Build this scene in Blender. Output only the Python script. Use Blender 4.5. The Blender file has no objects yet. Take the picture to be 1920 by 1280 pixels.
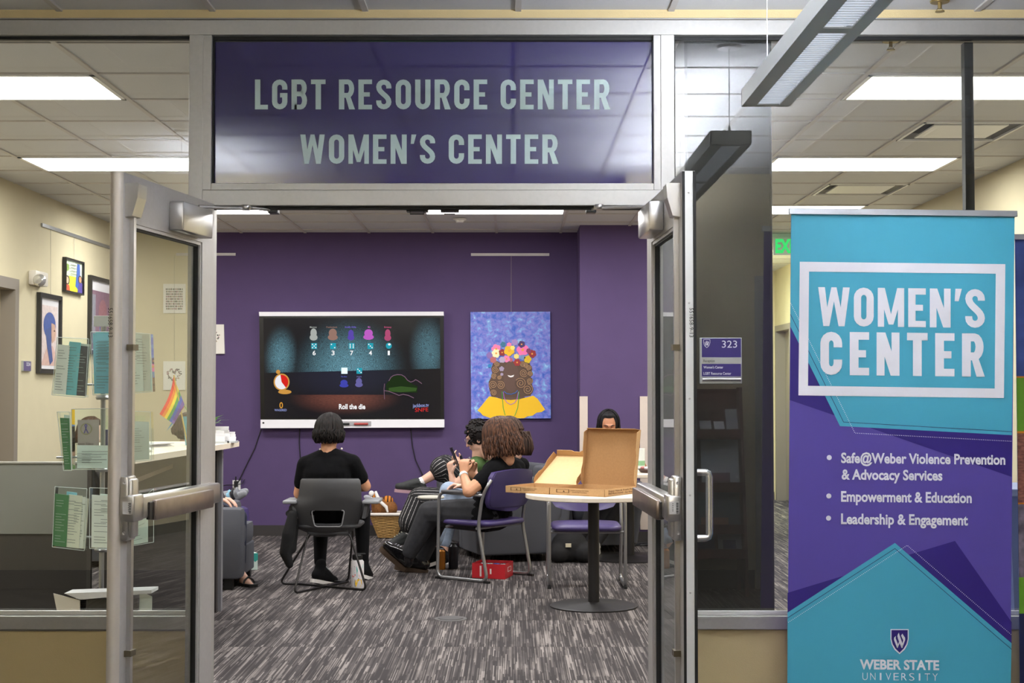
import bpy, bmesh, math, random
import numpy as np
from mathutils import Vector, Matrix, Euler, Quaternion

random.seed(7)
SC = bpy.context.scene
COL = SC.collection
PI = math.pi

# ------------------------------------------------------------------ camera
CZ = 1.386
F = 2718.5
TH = math.atan2(90.0, F)
cam_d = bpy.data.cameras.new('camera')
cam = bpy.data.objects.new('camera', cam_d)
COL.objects.link(cam)
cam.location = (0, 0, CZ)
cam.rotation_euler = (PI / 2 + TH, 0, 0)
cam_d.sensor_width = 36.0
cam_d.lens = F / 1920 * 36
cam_d.clip_start = 0.05
cam_d.clip_end = 100
SC.camera = cam

# ------------------------------------------------------------------ world, exposure, large lamps
w = bpy.data.worlds.new('world')
SC.world = w
w.use_nodes = True
w.node_tree.nodes['Background'].inputs[0].default_value = (0.9, 0.95, 1.0, 1)
w.node_tree.nodes['Background'].inputs[1].default_value = 0.15
SC.view_settings.view_transform = 'Standard'
SC.view_settings.look = 'None'
SC.view_settings.gamma = 1
SC.view_settings.use_curve_mapping = False
SC.view_settings.exposure = 0.0
SC.cycles.sample_clamp_indirect = 0
PANEL_E = 10.0       # troffer lens strength
PEND_UP = 140.0       # pendant up-light
PEND_UP2 = 90.0
PEND_DN = 2.6        # pendant down louver
HALL_E = 7.0         # added corridor fill outside the frame, unused


def area(name, loc, rot, sx, sy, power, col=(1, 1, 1)):
    l = bpy.data.lights.new(name, 'AREA')
    l.shape = 'RECTANGLE'
    l.size = sx
    l.size_y = sy
    l.energy = power
    l.color = col
    o = bpy.data.objects.new(name, l)
    o.location = loc
    o.rotation_euler = rot
    COL.objects.link(o)
    return o


# lamp light thrown down by each ceiling troffer, and corridor fill added behind the camera
SF = 5.74            # storefront plane
BW = 13.81           # back wall
CH = 2.88            # ceiling height
GX0, GY0, GS = -0.146, 6.83, 0.6096
FIX = [(GX0 + GS * a, GY0 + GS * b) for b in (0, 4, 8) for a in (-5, -1, 3)]
for k, (fx, fy) in enumerate(FIX):
    area('troffer_light', (fx + GS, fy + GS / 2, CH - 0.03), (0, 0, 0), 1.1, 0.5, 33, (0.985, 0.985, 1.0))
area('hall_light', (2.0, 16.2, CH - 0.03), (0, 0, 0), 1.1, 0.5, 230, (0.88, 1.0, 0.86))
area('corridor_fill', (0.0, -1.2, CH - 0.04), (0, 0, 0), 1.1, 0.5, 120, (1.0, 0.97, 0.93))  # added fill to brighten the corridor, no fixture modelled here


# ------------------------------------------------------------------ measuring helpers
def at(px, py, Y):
    """photograph pixel + distance -> point"""
    u = px - 960.0
    v = 640.0 - py
    yd = F * math.cos(TH) - v * math.sin(TH)
    zd = v * math.cos(TH) + F * math.sin(TH)
    return Vector((u * Y / yd, Y, CZ + zd * Y / yd))


def fl(px, py, z=0.0):
    """photograph pixel on a horizontal plane of height z"""
    u = px - 960.0
    v = 640.0 - py
    yd = F * math.cos(TH) - v * math.sin(TH)
    zd = v * math.cos(TH) + F * math.sin(TH)
    t = (z - CZ) / zd
    return Vector((u * t, yd * t, z))


def V(*a):
    return Vector(a)


# ------------------------------------------------------------------ materials
def lin(c):
    r = []
    for x in c[:3]:
        x = x / 255.0
        r.append(x / 12.92 if x <= 0.04045 else ((x + 0.055) / 1.055) ** 2.4)
    return (r[0], r[1], r[2], 1.0)


MATS = {}


def mat(name, col, rough=0.6, metal=0.0, noise=0.0, scale=40.0, bump=0.0, bscale=200.0, spec=0.5, emit=None, es=0.0, sheen=0.0, stretch=None, coat=0.0):
    if name in MATS:
        return MATS[name]
    m = bpy.data.materials.new(name)
    m.use_nodes = True
    nt = m.node_tree
    b = nt.nodes['Principled BSDF']
    b.inputs['Base Color'].default_value = lin(col)
    b.inputs['Roughness'].default_value = rough
    b.inputs['Metallic'].default_value = metal
    b.inputs['Specular IOR Level'].default_value = spec
    if sheen:
        b.inputs['Sheen Weight'].default_value = sheen
    if coat:
        b.inputs['Coat Weight'].default_value = coat
    if emit is not None:
        b.inputs['Emission Color'].default_value = lin(emit)
        b.inputs['Emission Strength'].default_value = es
    if noise or bump:
        tc = nt.nodes.new('ShaderNodeTexCoord')
        mp = nt.nodes.new('ShaderNodeMapping')
        nt.links.new(tc.outputs['Object'], mp.inputs[0])
        if stretch:
            mp.inputs['Scale'].default_value = stretch
    if noise:
        n = nt.nodes.new('ShaderNodeTexNoise')
        n.inputs['Scale'].default_value = scale
        n.inputs['Detail'].default_value = 4
        nt.links.new(mp.outputs[0], n.inputs['Vector'])
        mx = nt.nodes.new('ShaderNodeMix')
        mx.data_type = 'RGBA'
        c = lin(col)
        mx.inputs[6].default_value = tuple(max(0, x * (1 - noise)) for x in c[:3]) + (1,)
        mx.inputs[7].default_value = tuple(min(1, x * (1 + noise)) for x in c[:3]) + (1,)
        rp = nt.nodes.new('ShaderNodeMapRange')
        rp.inputs[1].default_value = 0.3
        rp.inputs[2].default_value = 0.7
        nt.links.new(n.outputs[0], rp.inputs[0])
        nt.links.new(rp.outputs[0], mx.inputs[0])
        nt.links.new(mx.outputs[2], b.inputs['Base Color'])
    if bump:
        n2 = nt.nodes.new('ShaderNodeTexNoise')
        n2.inputs['Scale'].default_value = bscale
        nt.links.new(mp.outputs[0], n2.inputs['Vector'])
        bp = nt.nodes.new('ShaderNodeBump')
        bp.inputs['Strength'].default_value = bump
        bp.inputs['Distance'].default_value = 0.003
        nt.links.new(n2.outputs[0], bp.inputs['Height'])
        nt.links.new(bp.outputs[0], b.inputs['Normal'])
    MATS[name] = m
    return m


def glass(name, tint=(250, 255, 252), rough=0.0, ior=2.0):
    """thin pane: clear transmission plus a Fresnel reflection"""
    if name in MATS:
        return MATS[name]
    m = bpy.data.materials.new(name)
    m.use_nodes = True
    nt = m.node_tree
    nt.nodes.clear()
    out = nt.nodes.new('ShaderNodeOutputMaterial')
    mix = nt.nodes.new('ShaderNodeMixShader')
    tr = nt.nodes.new('ShaderNodeBsdfTransparent')
    gl = nt.nodes.new('ShaderNodeBsdfGlossy')
    fr = nt.nodes.new('ShaderNodeFresnel')
    fr.inputs['IOR'].default_value = ior
    tr.inputs[0].default_value = lin(tint)
    gl.inputs['Roughness'].default_value = rough
    nt.links.new(fr.outputs[0], mix.inputs[0])
    nt.links.new(tr.outputs[0], mix.inputs[1])
    nt.links.new(gl.outputs[0], mix.inputs[2])
    nt.links.new(mix.outputs[0], out.inputs[0])
    MATS[name] = m
    return m


def emis(name, col, s):
    if name in MATS:
        return MATS[name]
    m = bpy.data.materials.new(name)
    m.use_nodes = True
    nt = m.node_tree
    nt.nodes.clear()
    out = nt.nodes.new('ShaderNodeOutputMaterial')
    e = nt.nodes.new('ShaderNodeEmission')
    e.inputs[0].default_value = lin(col)
    e.inputs[1].default_value = s
    nt.links.new(e.outputs[0], out.inputs[0])
    MATS[name] = m
    return m


# ------------------------------------------------------------------ mesh collector
class MB:
    def __init__(self):
        self.v = []
        self.f = []
        self.mi = []
        self.cur = 0

    def add(self, vs, fs):
        o = len(self.v)
        self.v += [tuple(p) for p in vs]
        self.f += [tuple(i + o for i in f) for f in fs]
        self.mi += [self.cur] * len(fs)
        return self

    def box(self, a, b, bev=0.0, M=None):
        x0, x1 = sorted((a[0], b[0]))
        y0, y1 = sorted((a[1], b[1]))
        z0, z1 = sorted((a[2], b[2]))
        if bev > 0:
            bm = bmesh.new()
            r = bmesh.ops.create_cube(bm, size=1.0)
            for v in bm.verts:
                v.co = Vector((x0 + (v.co.x + .5) * (x1 - x0), y0 + (v.co.y + .5) * (y1 - y0), z0 + (v.co.z + .5) * (z1 - z0)))
            bmesh.ops.bevel(bm, geom=bm.edges[:], offset=bev, segments=2, affect='EDGES', profile=0.5)
            vs = [v.co.copy() for v in bm.verts]
            fs = [[v.index for v in f.verts] for f in bm.faces]
            bm.free()
        else:
            vs = [Vector(p) for p in ((x0, y0, z0), (x1, y0, z0), (x1, y1, z0), (x0, y1, z0), (x0, y0, z1), (x1, y0, z1), (x1, y1, z1), (x0, y1, z1))]
            fs = [(0, 3, 2, 1), (4, 5, 6, 7), (0, 1, 5, 4), (1, 2, 6, 5), (2, 3, 7, 6), (3, 0, 4, 7)]
        if M is not None:
            vs = [M @ p for p in vs]
        return self.add(vs, fs)

    def hexa(self, p):
        """8 corners: bottom 4 (ccw), top 4"""
        return self.add(p, [(0, 3, 2, 1), (4, 5, 6, 7), (0, 1, 5, 4), (1, 2, 6, 5), (2, 3, 7, 6), (3, 0, 4, 7)])

    def tube(self, pts, r, n=8, cap=True, closed=False):
        pts = [Vector(p) for p in pts]
        k = len(pts)
        rr = r if isinstance(r, (list, tuple)) else [r] * k
        tang = []
        for i in range(k):
            if closed:
                t = pts[(i + 1) % k] - pts[i - 1]
            else:
                t = pts[min(i + 1, k - 1)] - pts[max(i - 1, 0)]
            tang.append(t.normalized() if t.length > 1e-9 else Vector((0, 0, 1)))
        up = Vector((0, 0, 1)) if abs(tang[0].z) < 0.9 else Vector((1, 0, 0))
        nrm = (up - tang[0] * up.dot(tang[0])).normalized()
        vs = []
        for i in range(k):
            nrm = (nrm - tang[i] * nrm.dot(tang[i]))
            nrm = nrm.normalized() if nrm.length > 1e-9 else tang[i].orthogonal().normalized()
            bn = tang[i].cross(nrm)
            for j in range(n):
                a = 2 * PI * j / n
                vs.append(pts[i] + (nrm * math.cos(a) + bn * math.sin(a)) * rr[i])
        fs = []
        for i in range(k if closed else k - 1):
            i2 = (i + 1) % k
            for j in range(n):
                fs.append((i * n + j, i * n + (j + 1) % n, i2 * n + (j + 1) % n, i2 * n + j))
        if cap and not closed:
            fs.append(tuple(range(n))[::-1])
            fs.append(tuple((k - 1) * n + j for j in range(n)))
        return self.add(vs, fs)

    def lathe(self, prof, c, n=24, axis='Z', a0=0, a1=2 * PI):
        """prof list of (r,h)"""
        vs = []
        full = abs(a1 - a0 - 2 * PI) < 1e-6
        m = n if full else n + 1
        for r, h in prof:
            for j in range(m):
                a = a0 + (a1 - a0) * j / n
                p = (r * math.cos(a), r * math.sin(a), h)
                if axis == 'Y':
                    p = (p[0], h, p[1])
                if axis == 'X':
                    p = (h, p[0], p[1])
                vs.append(Vector(c) + Vector(p))
        fs = []
        for i in range(len(prof) - 1):
            for j in range(n):
                j2 = (j + 1) % m
                fs.append((i * m + j, i * m + j2, (i + 1) * m + j2, (i + 1) * m + j))
        if full:
            if prof[0][0] > 1e-6:
                fs.append(tuple(range(m))[::-1])
            if prof[-1][0] > 1e-6:
                fs.append(tuple((len(prof) - 1) * m + j for j in range(m)))
        return self.add(vs, fs)

    def prism(self, poly, d):
        """poly: planar loop of points; d: extrusion vector"""
        n = len(poly)
        vs = [Vector(p) for p in poly] + [Vector(p) + Vector(d) for p in poly]
        fs = [tuple(range(n))[::-1], tuple(range(n, 2 * n))]
        for i in range(n):
            fs.append((i, (i + 1) % n, n + (i + 1) % n, n + i))
        return self.add(vs, fs)

    def ell(self, c, r, n=14, m=9, R=None):
        c = Vector(c)
        vs = [Vector((0, 0, r[2]))]
        for i in range(1, m):
            t = PI * i / m
            for j in range(n):
                a = 2 * PI * j / n
                vs.append(Vector((r[0] * math.sin(t) * math.cos(a), r[1] * math.sin(t) * math.sin(a), r[2] * math.cos(t))))
        vs.append(Vector((0, 0, -r[2])))
        fs = []
        for j in range(n):
            fs.append((0, 1 + j, 1 + (j + 1) % n))
        for i in range(m - 2):
            for j in range(n):
                a = 1 + i * n + j
                b = 1 + i * n + (j + 1) % n
                fs.append((a, a + n, b + n, b))
        L = len(vs) - 1
        for j in range(n):
            fs.append((L, L - n + (j + 1) % n, L - n + j))
        if R is not None:
            vs = [R @ p for p in vs]
        return self.add([c + p for p in vs], fs)

    def cap(self, a, ra, b, rb, n=12):
        """tapered capsule, closed"""
        a = Vector(a)
        b = Vector(b)
        ax = (b - a)
        L = ax.length
        ax = ax.normalized() if L > 1e-9 else Vector((0, 0, 1))
        q = ax.to_track_quat('Z', 'Y').to_matrix()
        prof = []
        for i in range(5):
            t = -PI / 2 + PI / 2 * i / 4
            prof.append((ra * math.cos(t), ra * math.sin(t)))
        for i in range(5):
            t = PI / 2 * i / 4
            prof.append((rb * math.cos(t), L + rb * math.sin(t)))
        vs = [Vector((0, 0, prof[0][1]))]
        for r, h in prof[1:-1]:
            for j in range(n):
                t = 2 * PI * j / n
                vs.append(Vector((r * math.cos(t), r * math.sin(t), h)))
        vs.append(Vector((0, 0, prof[-1][1])))
        k = len(prof) - 2
        fs = [(0, 1 + (j + 1) % n, 1 + j) for j in range(n)]
        for i in range(k - 1):
            for j in range(n):
                p = 1 + i * n + j
                q2 = 1 + i * n + (j + 1) % n
                fs.append((p, q2, q2 + n, p + n))
        Lx = len(vs) - 1
        fs += [(Lx, Lx - n + j, Lx - n + (j + 1) % n) for j in range(n)]
        return self.add([a + q @ p for p in vs], fs)

    def sheet(self, grid, th, skip=None, dirv=None):
        """grid[i][j] of points; closed slab of thickness th along dirv"""
        R = len(grid)
        Cn = len(grid[0])
        d = Vector(dirv) * th
        vs = [Vector(p) for row in grid for p in row]
        N = len(vs)
        vs += [p + d for p in vs]
        fs = []
        cells = set()
        for i in range(R - 1):
            for j in range(Cn - 1):
                if skip and skip(i, j):
                    continue
                cells.add((i, j))
        for (i, j) in cells:
            a, b, c, e = i * Cn + j, i * Cn + j + 1, (i + 1) * Cn + j + 1, (i + 1) * Cn + j
            fs.append((a, b, c, e))
            fs.append((e + N, c + N, b + N, a + N))
            for (di, dj, p, q) in ((-1, 0, a, b), (1, 0, c, e), (0, -1, e, a), (0, 1, b, c)):
                if (i + di, j + dj) not in cells:
                    fs.append((q, p, p + N, q + N))
        return self.add(vs, fs)


def mk_mesh(name, mb, mats, M=None, smooth=False, ang=40):
    me = bpy.data.meshes.new(name)
    vs = mb.v
    if M is not None:
        vs = [tuple(M @ Vector(p)) for p in vs]
    me.from_pydata(vs, [], mb.f)
    if not isinstance(mats, (list, tuple)):
        mats = [mats]
    for m in mats:
        me.materials.append(m)
    if len(mats) > 1:
        me.polygons.foreach_set('material_index', mb.mi)
    me.update()
    bm = bmesh.new()
    bm.from_mesh(me)
    bmesh.ops.recalc_face_normals(bm, faces=bm.faces)
    bm.to_mesh(me)
    bm.free()
    if smooth:
        me.polygons.foreach_set('use_smooth', [True] * len(me.polygons))
        if ang < 180:
            me.set_sharp_from_angle(angle=math.radians(ang))
    me.update()
    return me


def wm(root):
    M = Matrix.Identity(4)
    o = root
    while o is not None:
        M = (Matrix.Translation(o.location) @ o.rotation_euler.to_matrix().to_4x4()) @ M
        o = o.parent
    return M


def tag(o, label=None, cat=None, group=None, kind=None):
    if label:
        o['label'] = label
    if cat:
        o['category'] = cat
    if group:
        o['group'] = group
    if kind:
        o['kind'] = kind
    return o


def thing(name, label, cat, loc=(0, 0, 0), rz=0.0, group=None):
    o = bpy.data.objects.new(name, None)
    o.empty_display_size = 0.1
    COL.objects.link(o)
    o.location = loc
    o.rotation_euler = (0, 0, rz)
    return tag(o, label, cat, group)


def part(name, mb, m, parent, smooth=False, label=None, world=True, ang=40):
    """mesh given in world coordinates, stored relative to its parent"""
    M = wm(parent).inverted() if (parent is not None and world) else None
    me = mk_mesh(name, mb, m, M, smooth, ang)
    o = bpy.data.objects.new(name, me)
    COL.objects.link(o)
    o.parent = parent
    if label:
        o['label'] = label
    return o


def solo(name, mb, m, label, cat, group=None, smooth=False, ang=40):
    """a thing that is one mesh; origin at its base centre"""
    xs = [p[0] for p in mb.v]
    ys = [p[1] for p in mb.v]
    zs = [p[2] for p in mb.v]
    c = Vector(((min(xs) + max(xs)) / 2, (min(ys) + max(ys)) / 2, min(zs)))
    me = mk_mesh(name, mb, m, Matrix.Translation(-c), smooth, ang)
    o = bpy.data.objects.new(name, me)
    o.location = c
    COL.objects.link(o)
    return tag(o, label, cat, group)


def struct(name, mb, m, parent=None, smooth=False, label=None):
    me = mk_mesh(name, mb, m, wm(parent).inverted() if parent else None, smooth)
    o = bpy.data.objects.new(name, me)
    COL.objects.link(o)
    o.parent = parent
    if parent is None:
        o['kind'] = 'structure'
    if label:
        o['label'] = label
    return o


def copy_tree(o, parent=None):
    c = o.copy()
    COL.objects.link(c)
    c.parent = parent
    for ch in list(o.children):
        copy_tree(ch, c)
    return c


def remesh(mb, voxel, smooth_it=4, sf=0.5):
    """union of the collected closed shapes as one continuous surface"""
    me = bpy.data.meshes.new('tmp')
    me.from_pydata(mb.v, [], mb.f)
    bm = bmesh.new()
    bm.from_mesh(me)
    bmesh.ops.recalc_face_normals(bm, faces=bm.faces)
    bm.to_mesh(me)
    bm.free()
    o = bpy.data.objects.new('tmp', me)
    COL.objects.link(o)
    r = o.modifiers.new('r', 'REMESH')
    r.mode = 'VOXEL'
    r.voxel_size = voxel
    if smooth_it:
        s = o.modifiers.new('s', 'SMOOTH')
        s.factor = sf
        s.iterations = smooth_it
    dg = bpy.context.evaluated_depsgraph_get()
    ev = o.evaluated_get(dg)
    m2 = ev.to_mesh()
    out = MB()
    n = len(m2.vertices)
    co = np.empty(n * 3, dtype=np.float32)
    m2.vertices.foreach_get('co', co)
    out.v = [tuple(x) for x in co.reshape(-1, 3).tolist()]
    out.f = [tuple(p.vertices) for p in m2.polygons]
    out.mi = [0] * len(out.f)
    ev.to_mesh_clear()
    bpy.data.objects.remove(o)
    bpy.data.meshes.remove(me)
    return out


# ------------------------------------------------------------------ lettering
_tc = {}


def font_mesh(s, bold=0.0, shear=0.0):
    key = (s, bold, shear)
    if key in _tc:
        return _tc[key]
    c = bpy.data.curves.new('t', 'FONT')
    c.body = s
    c.offset = bold
    c.shear = shear
    c.resolution_u = 3
    o = bpy.data.objects.new('t', c)
    COL.objects.link(o)
    dg = bpy.context.evaluated_depsgraph_get()
    m = o.evaluated_get(dg).to_mesh()
    vs = [tuple(v.co)[:2] for v in m.vertices]
    fs = [tuple(p.vertices) for p in m.polygons]
    o.evaluated_get(dg).to_mesh_clear()
    bpy.data.objects.remove(o)
    bpy.data.curves.remove(c)
    _tc[key] = (vs, fs)
    return vs, fs


CAP = None


def put_text(mb, s, x0, x1, ytop, ybase, Y, bold=0.0, slope=0.0, fn=None, caph=None):
    """builtin font fitted between pixel columns x0..x1, capitals from ytop to ybase"""
    global CAP
    if CAP is None:
        CAP = max(v[1] for v in font_mesh('H')[0])
    vs, fs = font_mesh(s, bold)
    if not vs:
        return
    xa = min(v[0] for v in vs)
    xb = max(v[0] for v in vs)
    ch = caph or CAP
    out = []
    for (x, y) in vs:
        px = x0 + (x - xa) / (xb - xa) * (x1 - x0)
        py = ybase - y / ch * (ybase - ytop) + slope * (px - x0)
        out.append(fn(px, py) if fn else at(px, py, Y))
    mb.add(out, fs)


# condensed gothic capitals as stroked centre lines
def _stroke(pts, t):
    P = []
    for p in pts:
        p = Vector((p[0], p[1]))
        if not P or (p - P[-1]).length > 1e-5:
            P.append(p)
    L, R = [], []
    for i in range(len(P)):
        a = P[i] - P[i - 1] if i > 0 else P[1] - P[0]
        b = P[i + 1] - P[i] if i < len(P) - 1 else a
        a = a.normalized()
        b = b.normalized()
        n = Vector((-(a.y + b.y), a.x + b.x))
        n = n.normalized()
        k = max(0.5, n.dot(Vector((-a.y, a.x))))
        L.append(P[i] + n * t / 2 / k)
        R.append(P[i] - n * t / 2 / k)
    return [[L[i], L[i + 1], R[i + 1], R[i]] for i in range(len(P) - 1)]


def _arc(cx, cy, rx, ry, a0, a1, n=8):
    return [(cx + rx * math.cos(math.radians(a0 + (a1 - a0) * i / n)), cy + ry * math.sin(math.radians(a0 + (a1 - a0) * i / n))) for i in range(n + 1)]


def _rect(x0, y0, x1, y1):
    return [(x0, y0), (x1, y0), (x1, y1), (x0, y1)]


def glyph(ch, t=0.175):
    h = t / 2
    w = 0.50
    if ch == 'L':
        return [_rect(0, 0, t, 1), _rect(0, 0, .42, t * .88)], .42
    if ch == 'E':
        return [_rect(0, 0, t, 1), _rect(0, 0, .44, t * .88), _rect(0, 1 - t * .88, .44, 1), _rect(0, .5 - t * .42, .37, .5 + t * .42)], .44
    if ch == 'T':
        return [_rect(.235 - h, 0, .235 + h, 1), _rect(0, 1 - t * .88, .47, 1)], .47
    if ch == 'N':
        return [_rect(0, 0, t * .9, 1), _rect(w + .02 - t * .9, 0, w + .02, 1), [(0, 1), (t, 1), (w + .02, 0), (w + .02 - t, 0)]], w + .02
    if ch == 'M':
        W = .66
        return [_rect(0, 0, t * .85, 1), _rect(W - t * .85, 0, W, 1), [(0, 1), (t * .95, 1), (W / 2 + .06, .06), (W / 2 - .06, .06)], [(W - t * .95, 1), (W, 1), (W / 2 + .06, .06), (W / 2 - .06, .06)]], W
    if ch == 'W':
        return [[(0, 1), (.17, 1), (.28, 0), (.13, 0)], [(.13, 0), (.28, 0), (.46, 1), (.33, 1)], [(.33, 1), (.46, 1), (.66, 0), (.51, 0)], [(.51, 0), (.66, 0), (.79, 1), (.62, 1)]], .79
    if ch == "'":
        return [[(0.02, 1), (.18, 1), (.10, .68), (0, .68)]], .16
    if ch == 'A':
        return [[(.18, 1), (.34, 1), (.16, 0), (0, 0)], [(.18, 1), (.34, 1), (.52, 0), (.36, 0)], _rect(.12, .2, .40, .34)], .52
    if ch in 'OCG':
        W = .50
        rx = W / 2 - h
        top = _arc(W / 2, 1 - h - .17, rx, .17 + .0, 0, 180)
        bot = _arc(W / 2, h + .17, rx, .17, 180, 360)
        if ch == 'O':
            pts = top + bot + [top[0], top[1]]
            return _stroke(pts, t * .98), W
        if ch == 'C':
            pts = [(W - h, .64)] + top + bot + [(W - h, .36)]
            return _stroke(pts, t * .98), W
        pts = [(W - h, .66)] + top + bot + [(W - h, .52)]
        return _stroke(pts, t * .98) + [_rect(W * .52, .40, W, .40 + t * .85)], W
    if ch == 'U':
        W = .50
        pts = [(h, 1)] + _arc(W / 2, h + .17, W / 2 - h, .17, 180, 360) + [(W - h, 1)]
        return _stroke(pts, t * .98), W
    if ch in 'RBP':
        W = .50
        ymid = .47 if ch == 'R' else .52
        r = (1 - h * .9 - ymid) / 2
        bowl = [(h, 1 - h * .9), (W - h - .12, 1 - h * .9)] + _arc(W - h - .12, 1 - h * .9 - r, .12, r, 90, -90, 8) + [(h, ymid)]
        out = [_rect(0, 0, t, 1)] + _stroke(bowl, t * .92)
        if ch == 'R':
            out.append([(.20, .47), (.36, .47), (W + .02, 0), (W - .17, 0)])
        if ch == 'B':
            r2 = (ymid - h * .9) / 2
            out += _stroke([(h, ymid), (W - h - .12, ymid)] + _arc(W - h - .12, ymid - r2, .13, r2, 90, -90, 8) + [(h, h * .9)], t * .92)
        return out, W
    if ch == 'S':
        W = .50
        rx = W / 2 - h
        pts = [(W - h, .70)] + _arc(W / 2, 1 - h - .16, rx, .16, 0, 180)
        x1_, x2_ = h, W - h
        for i in range(1, 8):
            s = i / 8
            bx = (1 - s) ** 3 * x1_ + 3 * (1 - s) ** 2 * s * x1_ + 3 * (1 - s) * s * s * x2_ + s ** 3 * x2_
            by = (1 - s) ** 3 * (.75) + 3 * (1 - s) ** 2 * s * .54 + 3 * (1 - s) * s * s * .46 + s ** 3 * .25
            pts.append((bx, by))
        pts += _arc(W / 2, h + .16, rx, .16, 0, -180) + [(h, .30)]
        return _stroke(pts, t * .95), W
    return [], .24


def put_caps(mb, s, x0, x1, ytop, ybase, Y, slope=0.0, gap=.115, t=.175, fn=None):
    x = 0
    polys = []
    for ch in s:
        g, wd = glyph(ch, t)
        for p in g:
            polys.append([(q[0] + x, q[1]) for q in p])
        x += wd + (gap if ch != ' ' else 0.06)
    tot = x - gap
    for k, p in enumerate(polys):
        out = []
        for (a, b) in p:
            px = x0 + a / tot * (x1 - x0)
            py = ybase - b * (ybase - ytop) + slope * (px - x0)
            out.append(fn(px, py) if fn else at(px, py, Y - 0.00012 * (k % 4)))
        mb.add(out, [tuple(range(len(out)))])


def flat(mb, poly, Y, fn=None):
    """flat print polygon given in photograph pixels"""
    mb.add([fn(x, y) if fn else at(x, y, Y) for x, y in poly], [tuple(range(len(poly)))])


def line(mb, pts, w_, Y, fn=None):
    for q in _stroke(pts, w_):
        flat(mb, [(p[0], p[1]) for p in q], Y, fn)


def disc(mb, cx, cy, rx, ry, Y, n=14, fn=None):
    flat(mb, [(cx + rx * math.cos(2 * PI * i / n), cy + ry * math.sin(2 * PI * i / n)) for i in range(n)], Y, fn)

# ================================================================== materials
ALU = mat('brushed_aluminium', (182, 180, 176), 0.42, 0.55, noise=0.03, scale=60, bump=0.05, bscale=400)
ALUD = mat('door_aluminium', (182, 179, 178), 0.42, 0.35, noise=0.03, scale=60)
STEEL = mat('satin_steel', (190, 188, 186), 0.28, 0.9, bump=0.05, bscale=300, stretch=(1, 1, 12))
STEELP = mat('worn_push_pad', (150, 138, 132), 0.3, 0.85, noise=0.12, scale=18)
BRASSY = mat('dark_bronze', (110, 102, 84), 0.4, 0.8)
BLACK = mat('black_rubber', (14, 14, 14), 0.6)
BEIGE = mat('beige_paint', (207, 195, 164), 0.85, noise=0.02, scale=6, bump=0.25, bscale=260)
PURPLE = mat('purple_paint', (80, 62, 104), 0.8, noise=0.03, scale=6, bump=0.25, bscale=260)
BASEM = mat('base_vinyl', (50, 46, 46), 0.6)
CEIL = mat('ceiling_board', (208, 207, 206), 0.95, noise=0.05, scale=420, bump=0.5, bscale=500)
TBAR = mat('ceiling_grid_paint', (196, 190, 184), 0.6)
DARKP = mat('dark_pillar_paint', (42, 40, 40), 0.6)
DOORG = mat('grey_door_frame', (136, 126, 116), 0.55, noise=0.02, scale=300)
DOORW = mat('tan_door', (190, 170, 130), 0.5, noise=0.06, scale=8, stretch=(1, 1, 0.1))
LENS = emis('troffer_lens', (255, 252, 246), PANEL_E)
WHITE = mat('white_plastic', (232, 230, 228), 0.4)
GLASS = glass('window_glass', (246, 250, 247))
VINYL = mat('purple_vinyl', (58, 52, 104), 0.04, spec=1.0)
LETTER = mat('pale_grey_vinyl', (186, 208, 210), 0.2, spec=.5)


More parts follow.
